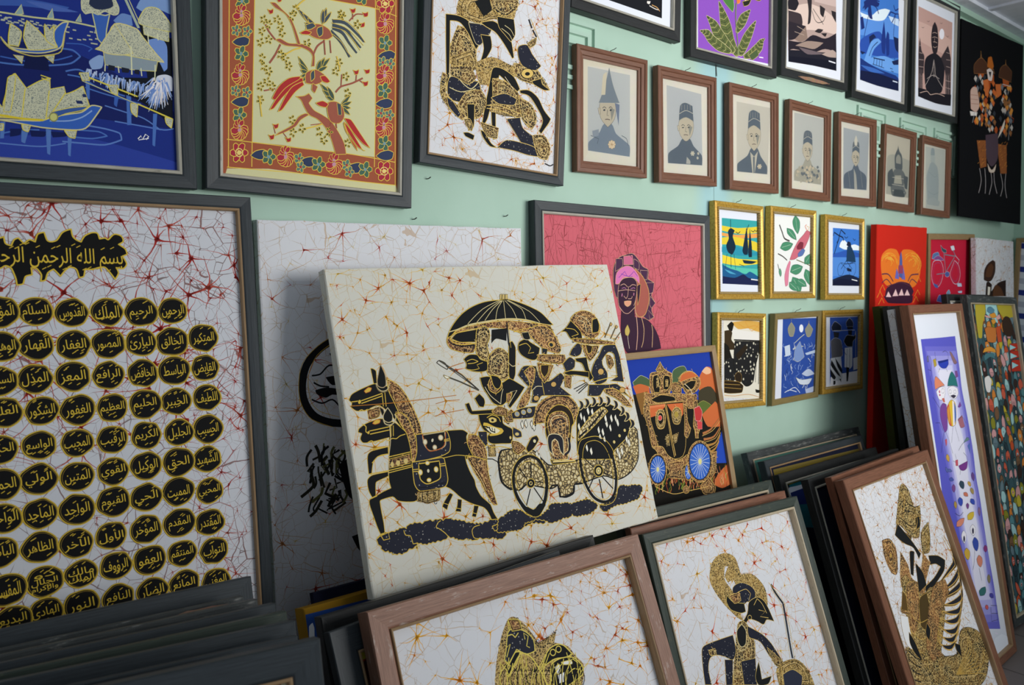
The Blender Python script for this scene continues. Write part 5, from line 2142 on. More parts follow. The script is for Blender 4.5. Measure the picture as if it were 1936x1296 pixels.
s 61/49*1.1 323 252 2 -2 3 0 2 1 -2 3 -3 1
s 61/49*1.1 321 257 2 1 0 3 -1 3 -2 -1 -1 -3
s 61/49*1.1 317 255 -1 3 -3 2 -2 0 1 -3 2 -3
s 61/49*1.1 317 251 -3 2 -2 -1 -1 -3 3 -1 2 1
s 61/49*1.1 321 249 -1 -3 1 -3 3 -2 1 3 -1 3
s 61/49*1.1 127 372 3 -2 2 0 2 2 -2 2 -2 0
s 61/49*1.1 126 376 2 2 0 3 -1 2 -2 -1 -1 -3
s 61/49*1.1 123 375 -1 3 -3 1 -2 0 0 -3 3 -2
s 61/49*1.1 123 370 -2 1 -2 -3 0 -3 2 0 2 2
s 61/49*1.1 126 369 0 -3 1 -2 3 -2 0 3 -1 3
c 62 1.6 123 366 2 22 3 22
c 49 3 123 366 2 22 3 22
c 62 1.6 313 238 5 15 4 19
c 49 3 313 238 5 15 4 19
c 62 1.6 234 421 21 -7 22 -10
c 49 3 234 421 21 -7 22 -10
c 62 1.6 184 260 21 -15 16 -7
c 49 3 184 260 21 -15 16 -7
c 62 1.6 209 149 12 -14 12 -11
c 49 3 209 149 12 -14 12 -11
s 63/49*1.2 259 184 -18 -7 -18 -14 -10 -13 16 7 19 13
s 63/49*1.2 259 184 -14 -5 -13 -11 -7 -11 13 5 14 10
s 63/49*1.2 259 184 -10 -2 -8 -8 -3 -9 9 3 9 7
s 63/49*1.2 259 184 -10 2 -11 -3 -7 -5 10 -2 11 2
s 63/49*1.2 276 172 -2 -12 5 -17 7 -12 1 12 -4 17
s 63/49*1.2 276 172 3 -12 10 -14 10 -9 -4 12 -9 14
s 63/49*1.2 276 172 -4 -10 1 -14 5 -11 3 10 0 14
c 63 9>4 302 158 31 -3 27 14 27 20
c 63 9>4 302 174 26 6 18 20 21 20
c 63 9>4 297 183 22 15 18 20 10 16
c 63 9>4 302 166 35 4 18 16 23 19
c 49 1.4 302 154 35 -4 29 16 24 24
c 49 1.4 299 163 34 2 27 14 25 19
c 49 1.4 300 173 30 1 25 16 21 22
c 49 1.4 297 187 27 14 16 20 13 11
s 59/49*1.6 233 193 17 -15 21 -5 22 7 9 14 -13 10 -26 4 -21 -5
s 63/49*1.4 263 183 13 -7 0 19 -9 8 -5 -9
s 63/49*1.4 233 183 17 -9 9 6 -13 10 -10 3
s 64/49*1.4 219 204 14 -9 15 1 -6 7 -17 3
l 59 3 280 206 3 35
l 59 3 295 205 3 29
s 65/49*1.2 242 295 -12 -8 -10 -15 -5 -14 11 9 12 14
s 65/49*1.2 242 295 -11 -3 -9 -10 -5 -9 11 4 10 8
s 65/49*1.2 242 295 -9 2 -8 -4 -4 -5 9 -2 8 3
s 65/49*1.2 242 295 -5 7 -9 2 -7 -1 6 -6 8 -4
s 65/49*1.2 242 295 -1 8 -8 7 -7 4 2 -8 6 -8
s 65/49*1.2 263 283 6 -13 14 -15 13 -9 -7 13 -12 16
s 65/49*1.2 263 283 2 -12 8 -14 10 -10 -3 12 -7 15
s 65/49*1.2 263 283 -2 -8 4 -12 7 -8 1 9 -2 11
s 65/49*1.2 263 283 6 -8 11 -6 9 -2 -6 8 -10 7
s 64/49*1.4 226 306 -25 8 -25 28 -16 25 -14 25 10 -5 20 -27 25 -27 25 -15
s 64/49*1.4 226 314 -25 16 -17 25 -18 38 10 -6 17 -25 16 -22 21 -19
s 64/49*1.2 221 303 -28 9 -25 23 -16 30 8 2 24 -31 33 -25
s 59/49*1.4 234 293 25 -13 22 8 -5 16 -17 11 -25 1
s 63/49*1.4 246 291 9 -10 1 19 -9 10
s 64/49*1.4 270 294 13 -4 13 11 -7 5 -13 -2
s 59/49*1.2 251 313 13 6 -7 16 -8 -6
s 65/49*1.2 307 343 -15 -7 -14 -14 -8 -12 14 6 16 13
s 65/49*1.2 307 343 -12 -2 -12 -8 -6 -9 11 2 13 7
s 65/49*1.2 307 343 -8 3 -8 -3 -6 -5 8 -2 9 1
s 65/49*1.2 307 343 -10 -6 -6 -12 -2 -11 9 6 8 11
s 65/49*1.2 325 356 4 -12 12 -13 11 -8 -6 11 -9 14
s 65/49*1.2 325 356 7 -9 12 -6 10 -2 -7 8 -11 7
s 65/49*1.2 325 356 9 -5 10 1 8 3 -9 4 -11 1
s 65/49*1.2 325 356 10 1 10 7 5 8 -10 -2 -10 -6
s 59/49*1.4 290 353 22 -7 17 9 5 23 -13 18 -22 0 -9 -19
s 64/49*1.4 259 358 18 -8 15 5 -7 9 -17 -1
s 63/49*1.2 314 349 11 1 2 25 -9 2
s 64/49*1.4 334 382 18 1 23 26 31 36 -21 -9 -28 -25
s 64/49*1.4 334 390 18 18 33 44 7 1 -21 -7 -28 -33
s 64/49*1.2 332 393 7 21 28 32 4 10 -18 -20
l 59 3 299 398 -2 16
l 59 3 312 396 2 13''')
framed('birds', 'framed_painting', 'batik of three long-tailed birds in a flowering tree with red flower border', 'charcoal', art_birds, 'bird_batik_cloth')
def art_wayang(A):
    A.stars(205, ('c8702c', 'e0a038', 'b07840'), 52, 5.4, 21)
    A.stars(97, ('b05028', 'e0a848', '8a6a40'), 70, 4.5, 22, area=(330, 0, A.clip[2], A.H))
    A.draw('''s D 111 276 18 -41 193 -51 -4 39 -15 37 -69 13 -42 23 -51 0 -25 2
s G/66*1.4 95 375 22 -57 35 4 27 26 2 48 -9 26 -65 22 -13 -29
s D 93 407 72 -36 22 32 -20 28 -65 10
s 67/66*2 77 298 39 -6 36 6 21 27 17 24 -10 19 -11 -14 -21 -27 -26 -18 -30 3 2 71 1 119 -8 -6 -7 -118
s N/68*2 152 302 40 -6 42 -2 -9 22 -30 36 -16 0 -16 -25
s 67/66*1.6 194 324 34 -4 6 31 -22 38 -15 4 9 -35
s 67/66*2 192 292 42 -15 32 9 34 25 14 48 -6 5 -29 -31 -33 -26 -33 -8
s 67/66*1.6 249 261 60 -7 7 41 -15 24 -23 -15 -22 -16
c 69 1.8 277 279 22 7 12 14
c 69 1.8 266 290 28 10 12 14
s D 176 405 62 -30 77 9 73 -11 13 27 -51 11 -110 5 -9 35 -37 8
s 67/66*2 239 406 32 -7 45 14 24 30 -11 10 -28 -15 -37 -18 -11 44 -10 27 -14 52 -10 18 -10 0 8 -49 9 -43
s N/66*2 93 463 29 -14 36 5 36 -3 6 31 -40 32 -50 5 -20 -16
c 69 2.6 93 459 24 -7 26 17 26 7 25 -25
c 69 2 96 486 38 5 50 -18
s G/66*1.4 97 430 69 -15 17 30 -25 21 -35 -9 -25 -3
s G/66*1.4 240 433 44 -1 51 24 7 33 -50 9 -49 -7
s G/66*1.4 149 492 51 -18 22 29 -24 46 -46 7 -31 -18
s G 237 487 104 -19 14 53 -67 8 -54 -3
s N/66*1.6 237 487 48 -21 45 8 -10 19 -55 6
c 66 2 223 511 42 -8 56 7 34 3
c 66 2 223 519 43 -3 55 7 29 4
s 67/66*1.8 155 519 26 -4 0 61 -18 15 -4 -36
s G/66*1.4 147 561 20 -3 11 19 -4 13 -16 -10
s 67/66*1.4 146 598 17 -3 21 5 -4 13 -26 -6
s 67/66*1.8 239 525 16 -1 3 65 -8 13 -7 -40
s 67/66*1.8 204 581 16 5 23 26 22 9 -27 0 -25 -21
s G/66*1.4 203 560 65 6 -4 30 -38 -2
s 67/66*2 340 447 34 -7 36 15 25 31 28 21 -8 15 -28 35 -10 -7 14 -33 -26 -35 -30 -25 -32 -2
s G/66*1.4 314 375 80 -4 31 24 31 29 -65 -4 -52 -3 -23 -16
s N/66*1.6 329 326 33 -12 19 21 36 27 -23 18 -46 -3 -18 -22
e 66/67*2 366 394 23 -5 1 14
e 67/66*1.6 366 395 10 -2 0 6
s 67/66*1.6 384 412 35 -15 6 16 31 11 -24 5 -41 -9
l 70 5 364 241 13 22
l 70 5 380 267 16 17
l 66 1.6 371 238 37 52
s G/66*1.4 362 309 34 -25 -5 23 -23 14
s G/66*1.4 335 465 53 16 19 40 -16 29 -36 -20 -12 -32
s N/66*1.4 294 536 50 -13 12 28 36 16 36 8 13 29 -29 9 -53 -14 -36 -34
s N/66*1.6 265 621 32 -26 61 -1 47 6 37 17 18 6 -77 3 -57 -5
s G/66*1.2 392 567 47 -7 26 32 -11 37 -36 -4
s G/66*1.4 73 451 15 5 -3 48 40 25 27 23 -10 14 -41 -21 -30 -30 -4 -31
s N/66*1.4 88 512 22 11 26 28 -9 10 -31 -23
s 67 170 241 50 -26 12 30 -30 28 -16 -16
s G/66*1.4 220 215 102 -27 -4 35 -42 31 -44 -9
l 71 1.6 283 420 35 31
c 72 3 446 641 21 4 12 -6''')
framed('wayang', 'framed_batik', 'batik of a black and gold puppet figure with bent arms, hung beside the bird batik', 'charcoal_bronze', art_wayang)
def art_mat(A):
    A.fill('14161c', [(78, 62), (428, 62), (428, 436), (78, 436)])
    A.draw('''s 73 353 397 17 -3 -5 10 -12 0
c 74 3 377 404 25 2 15 9
c 75 3 365 409 29 4 16 -1''')
framed('mat', 'framed_picture', 'black picture in a wide white mount, cut by the top edge above the first portrait', 'black', art_mat, 'white_paper', group=None)
def art_flower(A): A.draw('''f 76 55 313 454 -93 7 279 -459 13
s 77/78*1.4 304 491 -36 -44 -23 -51 -32 -39 -37 -30 -5 2 6 41 8 45 28 55 64 34
c 79 1.6 290 497 -50 -38 -25 -53 -20 -42 -22 -36
l 80 1.6 290 497 7 -9
l 80 1.6 290 497 -15 3
l 81 1.6 277 488 9 -12
l 81 1.6 277 488 -19 3
l 80 1.6 265 478 10 -13
l 80 1.6 265 478 -22 4
l 81 1.6 253 468 11 -15
l 81 1.6 253 468 -26 5
l 80 1.6 240 459 21 -16
l 80 1.6 240 459 -27 -1
l 81 1.6 234 446 20 -16
l 81 1.6 234 446 -28 -1
l 80 1.6 227 432 21 -16
l 80 1.6 227 432 -28 0
l 81 1.6 221 419 21 -16
l 81 1.6 221 419 -29 0
l 80 1.6 215 406 21 -17
l 80 1.6 215 406 -29 0
l 81 1.6 210 395 19 -15
l 81 1.6 210 395 -27 0
l 80 1.6 205 385 17 -14
l 80 1.6 205 385 -24 -1
l 81 1.6 200 374 15 -12
l 81 1.6 200 374 -21 0
l 80 1.6 195 364 12 -11
l 80 1.6 195 364 -18 0
l 81 1.6 189 354 11 -8
l 81 1.6 189 354 -14 1
l 80 1.6 184 346 8 -7
l 80 1.6 184 346 -10 0
l 81 1.6 179 337 4 -4
l 81 1.6 179 337 -6 0
s 77/78*1.4 275 482 -38 -27 -45 -32 -36 -25 -51 -9 -3 3 20 26 21 32 52 33 61 14
c 79 1.6 265 490 -49 -21 -48 -32 -29 -29 -36 -17
l 80 1.6 265 490 3 -8
l 80 1.6 265 490 -12 3
l 81 1.6 253 485 4 -11
l 81 1.6 253 485 -16 5
l 80 1.6 241 479 4 -12
l 80 1.6 241 479 -20 6
l 81 1.6 228 474 5 -15
l 81 1.6 228 474 -22 7
l 80 1.6 216 469 10 -16
l 80 1.6 216 469 -27 5
l 81 1.6 204 460 11 -16
l 81 1.6 204 460 -27 7
l 80 1.6 192 453 10 -17
l 80 1.6 192 453 -28 6
l 81 1.6 179 445 11 -17
l 81 1.6 179 445 -27 6
l 80 1.6 168 437 15 -17
l 80 1.6 168 437 -29 4
l 81 1.6 160 430 14 -16
l 81 1.6 160 430 -25 3
l 80 1.6 153 422 13 -14
l 80 1.6 153 422 -24 4
l 81 1.6 147 415 11 -13
l 81 1.6 147 415 -23 3
l 80 1.6 139 408 5 -13
l 80 1.6 139 408 -20 6
l 81 1.6 130 404 4 -10
l 81 1.6 130 404 -15 4
l 80 1.6 121 399 4 -7
l 80 1.6 121 399 -11 4
l 81 1.6 113 395 2 -5
l 81 1.6 113 395 -8 2
s 77/78*1.4 251 486 -48 -17 -56 -16 -33 -16 -45 9 -2 3 24 11 23 19 58 22 69 -1
c 79 1.6 246 493 -59 -8 -57 -19 -28 -18 -34 0
l 80 1.6 246 493 -1 -7
l 80 1.6 246 493 -10 5
l 81 1.6 231 491 -1 -9
l 81 1.6 231 491 -13 7
l 80 1.6 216 489 -2 -11
l 80 1.6 216 489 -16 9
l 81 1.6 202 487 -2 -13
l 81 1.6 202 487 -19 10
l 80 1.6 187 485 4 -16
l 80 1.6 187 485 -24 9
l 81 1.6 173 480 4 -16
l 81 1.6 173 480 -24 9
l 80 1.6 159 475 3 -15
l 80 1.6 159 475 -24 9
l 81 1.6 145 470 3 -14
l 81 1.6 145 470 -24 9
l 80 1.6 130 466 10 -15
l 80 1.6 130 466 -24 6
l 81 1.6 123 462 9 -15
l 81 1.6 123 462 -22 5
l 80 1.6 116 457 8 -14
l 80 1.6 116 457 -22 5
l 81 1.6 110 453 7 -14
l 81 1.6 110 453 -21 4
l 80 1.6 102 448 -4 -11
l 80 1.6 102 448 -14 11
l 81 1.6 93 448 -3 -9
l 81 1.6 93 448 -11 8
l 80 1.6 85 448 -3 -6
l 80 1.6 85 448 -8 6
l 81 1.6 77 448 -2 -4
l 81 1.6 77 448 -6 3
s 77/78*1.4 312 497 27 -25 30 -46 20 -41 11 -30 -6 0 -34 26 -40 40 -29 47 -2 27
c 79 1.6 300 496 15 -26 30 -46 30 -41 22 -28
l 80 1.6 300 496 12 -3
l 80 1.6 300 496 -7 -4
l 81 1.6 304 489 15 -4
l 81 1.6 304 489 -10 -5
l 80 1.6 307 483 19 -5
l 80 1.6 307 483 -11 -7
l 81 1.6 311 477 22 -6
l 81 1.6 311 477 -14 -8
l 80 1.6 315 470 26 -6
l 80 1.6 315 470 -15 -10
l 81 1.6 323 458 25 -6
l 81 1.6 323 458 -16 -9
l 80 1.6 330 447 26 -6
l 80 1.6 330 447 -16 -10
l 81 1.6 337 436 26 -7
l 81 1.6 337 436 -16 -10
l 80 1.6 345 424 26 -6
l 80 1.6 345 424 -15 -11
l 81 1.6 353 414 23 -6
l 81 1.6 353 414 -14 -10
l 80 1.6 360 403 21 -4
l 80 1.6 360 403 -12 -8
l 81 1.6 367 393 19 -4
l 81 1.6 367 393 -10 -7
l 80 1.6 375 383 16 -3
l 80 1.6 375 383 -9 -7
l 81 1.6 381 376 12 -2
l 81 1.6 381 376 -8 -5
l 80 1.6 386 369 9 -2
l 80 1.6 386 369 -6 -4
l 81 1.6 391 362 7 -1
l 81 1.6 391 362 -3 -2
s 77/78*1.4 330 504 64 -15 46 -36 9 -31 10 -12 -4 -1 -27 8 -32 24 -36 26 -38 25
c 79 1.6 326 498 51 -20 41 -31 20 -27 19 -11
l 80 1.6 326 498 9 3
l 80 1.6 326 498 2 -8
l 81 1.6 338 493 13 4
l 81 1.6 338 493 3 -10
l 80 1.6 351 488 17 5
l 80 1.6 351 488 3 -12
l 81 1.6 364 483 19 5
l 81 1.6 364 483 3 -14
l 80 1.6 377 478 28 0
l 80 1.6 377 478 -8 -15
l 81 1.6 387 470 27 0
l 81 1.6 387 470 -8 -14
l 80 1.6 397 463 28 -1
l 80 1.6 397 463 -6 -15
l 81 1.6 407 455 27 -1
l 81 1.6 407 455 -6 -14
l 80 1.6 418 447 27 -5
l 80 1.6 418 447 -15 -10
l 81 1.6 423 441 23 -5
l 81 1.6 423 441 -13 -10
l 80 1.6 428 434 20 -4
l 80 1.6 428 434 -11 -8
l 81 1.6 433 427 16 -3
l 81 1.6 433 427 -8 -7
l 80 1.6 438 420 12 1
l 80 1.6 438 420 -1 -7
l 81 1.6 443 417 9 1
l 81 1.6 443 417 -1 -6
l 80 1.6 448 415 7 0
l 80 1.6 448 415 0 -5
l 81 1.6 453 412 4 0
l 81 1.6 453 412 -1 -3
s 77/78*1.4 286 419 40 -32 22 -33 15 -33 -4 -1 -52 26 -27 35 -8 35
c 79 1.6 279 417 24 -33 25 -34 33 -30
l 80 1.6 279 417 8 -1
l 80 1.6 279 417 -4 -3
l 81 1.6 285 409 13 -2
l 81 1.6 285 409 -6 -5
l 80 1.6 292 401 16 -4
l 80 1.6 292 401 -11 -7
l 81 1.6 297 392 21 -4
l 81 1.6 297 392 -12 -8
l 80 1.6 303 384 26 -6
l 80 1.6 303 384 -14 -10
l 81 1.6 309 376 25 -6
l 81 1.6 309 376 -13 -10
l 80 1.6 315 367 25 -6
l 80 1.6 315 367 -13 -10
l 81 1.6 322 358 24 -5
l 81 1.6 322 358 -13 -9
l 80 1.6 328 350 24 -2
l 80 1.6 328 350 -9 -11
l 81 1.6 336 343 19 -2
l 81 1.6 336 343 -7 -9
l 80 1.6 345 335 13 -1
l 80 1.6 345 335 -6 -6
l 81 1.6 353 328 8 -1
l 81 1.6 353 328 -3 -4
s 82/83*1.4 194 318 58 -34 10 44 -9 22 -39 -19
c 84 5 274 314 -1 58 11 68 11 57
s 85/86*1.2 271 280 30 -6 -4 33 -17 9
s 87 301 280 40 -14 -9 31
s 88/89*1.4 312 301 40 -14 20 -16 -20 33 -30 12
s 88/89*1.4 382 263 52 -4 -10 17 -31 3
s 90 403 259 16 9 -16 9
s 91/92*1.4 356 487 51 -32 12 22 -42 25
l 93 4 421 484 27 -2''')
framed('flower', 'framed_painting', 'purple painting of a plant with dark serrated leaves in a black frame', 'black', art_flower, 'white_paper')
def art_sepia(A): A.draw('''f 94 45 214 371 -72 21 330 -187 4 -181 10
s 95 61 291 138 -52 135 3 89 27 3 56 -101 3 -121 13 -140 30
s 96 249 181 167 -32 4 63 -169 10
s 97 59 252 49 -23 27 22 -24 31 -51 3
s 98 61 291 88 -2 15 38 -49 63 -50 1
s 99 191 213 39 -14 -1 62 -7 49 -19 10 4 -55
s 99 292 228 42 7 -12 37 -25 -10
s 99 383 233 38 0 2 43 -32 -23
c 99 3 233 260 22 31 27 9 41 -14 12 -23
c 99 3 240 252 83 48
s 99 257 339 26 -15 41 -3 -26 18
s 99 305 338 48 -8 -13 17
s 100 103 392 87 -63 15 46 -51 22
s 101 62 331 128 -2 -75 61 -50 14
l 102 1.6 126 340 58 8
l 102 1.6 108 364 71 2
s 103 65 404 102 -9 77 -40 96 -1 86 -36 7 78 -91 0 -94 28 -144 8 -37 12
s 104 116 417 90 -32 121 -12 -67 35 -79 5
s 105 67 441 141 -18 135 -13 90 -21 4 83 -187 4 -181 10
s 106 142 419 105 -2 96 0 -135 20
s 107 316 421 82 -30 32 6 1 21 -59 6
s 108 68 465 141 -14 226 -19 2 40 -187 4 -181 10
l 45 5 373 440 54 1''')
SEPIA = framed('sepia', 'framed_batik', 'brown and black village scene with white border in a chipped black frame', 'black', art_sepia, 'white_paper')
def art_blue(A): A.draw('''f 109 69 78 357 -77 29 458 -203 5 -164 -4
s 110 74 166 362 -25 2 87 -358 41
s 111 75 173 94 -3 63 -35 65 -21 50 -3 -47 49 -66 20 -80 8 -63 4
s 112 332 138 100 -4 2 32 -66 -4
s 113 103 123 61 -28 82 6 -15 18 -65 6 20 57 -32 -2 -11 -43 -30 21
c 113 4 166 125 -27 73 -27 81 -13 55
c 113 6 166 121 -47 10 -22 23
c 113 6 166 121 49 2 26 25
c 113 6 166 121 -22 31 6 21
c 113 6 166 121 23 -23 56 -5
c 113 4 400 125 -12 89 22 59 -5 49
c 113 6 399 117 -43 0 -16 19
c 113 6 399 117 -15 26 -16 19
c 113 6 399 117 31 -6 9 30
c 113 6 380 81 18 20 31 -14
s 113 76 195 23 -8 18 46 -30 13
s 114 81 292 93 -47 80 -22 51 21 133 -16 6 80 -133 21 -227 15
s 115 272 258 20 -89 21 74 -3 71 -26 -4
s 115 314 251 14 -42 18 12 6 86 -25 12
s 116 159 263 39 -19 25 11 -32 17 -4 55 -15 21 -3 -41
s 117 176 283 63 -27 34 10 -63 41 -30 44 130 -29 136 9 3 48 -135 5 -196 -8
c 116 4 240 271 -47 32 -29 43
c 116 5 204 347 107 -6
c 116 4 212 349 -6 25
c 116 4 237 349 -3 26
c 116 4 262 347 -2 30
c 116 4 286 345 -3 32
c 116 3 198 375 107 1
s 116 389 221 49 0 4 63 -32 -11
s 116 379 334 66 -19 1 24 -48 8
s 116 84 336 47 0 -31 13
c 116 3 364 368 26 0
c 116 3 374 379 26 0
s 118 86 366 96 15 99 8 137 3 33 11 1 16 -202 6 -161 -6
s 119 87 396 128 -5 100 8 -131 13
s 120 89 419 160 -10 202 2 4 48 -203 5 -164 -4
l 121 5 394 421 47 0''')
framed('blue', 'framed_batik', 'bright blue seaside scene with palm trees and white border in a black frame', 'black', art_blue, 'white_paper')
def art_buddha(A): A.draw('''f 122 78 83 386 7 4 418 -176 8 -197 -10
s 123 82 152 130 1 247 26 1 87 -203 -11 -171 -13
e 124 343 168 29 -5 1 26
s 125 224 193 12 -44 24 -26 31 24 14 58 -7 52 -19 20 -31 -3 -21 -39
c 126 2 237 182 26 -8 26 1
c 126 2 235 204 29 -9 30 1
c 126 2 246 223 19 -5 26 2
c 126 2 247 244 20 3 25 -10
c 126 2 264 199 -4 26
s 127 163 321 56 -34 59 -14 62 12 42 19 0 70 -32 83 -160 12 -33 -80
c 128 2.2 257 315 -23 63 -65 68
c 128 2.2 257 315 27 64 96 56
c 128 1.8 260 306 -7 52 12 33 14 -37 -19 -44
c 128 1.8 187 410 67 -27 72 8
s 98 89 299 11 -76 22 62 30 21 -5 84 -53 8
s 98 340 285 78 -73 36 55 4 79 -62 17 -17 -41
s 129 93 373 44 2 5 100 -44 6
s 129 396 355 62 -9 8 122 -64 -9
l 130 1.8 99 264 18 -1
l 130 1.8 96 298 38 -2
l 130 1.8 94 331 50 -5
l 130 1.8 96 364 49 -4
l 130 1.8 400 249 42 -1
l 130 1.8 402 284 46 -3
l 130 1.8 404 318 46 -1
l 130 1.8 109 396 8 82
l 130 1.8 128 401 4 75
l 130 1.8 407 362 5 95
l 130 1.8 434 358 4 105
l 130 1.8 398 389 61 -3
l 130 1.8 400 424 61 -1
s 131 93 465 77 -2 119 2 182 -15 -3 58 -176 8 -197 -10
c 126 3 114 487 76 -18 40 12 79 -15 83 3
c 125 1.6 172 135 16 1 13 -6
c 125 1.6 117 174 15 2 11 -7
c 125 1.6 320 117 14 2 12 -7
c 125 1.6 395 168 17 3 10 -7''')
framed('buddha', 'framed_batik', 'dusty pink picture of a dark statue with joined hands and white moon', 'black', art_buddha, 'white_paper')
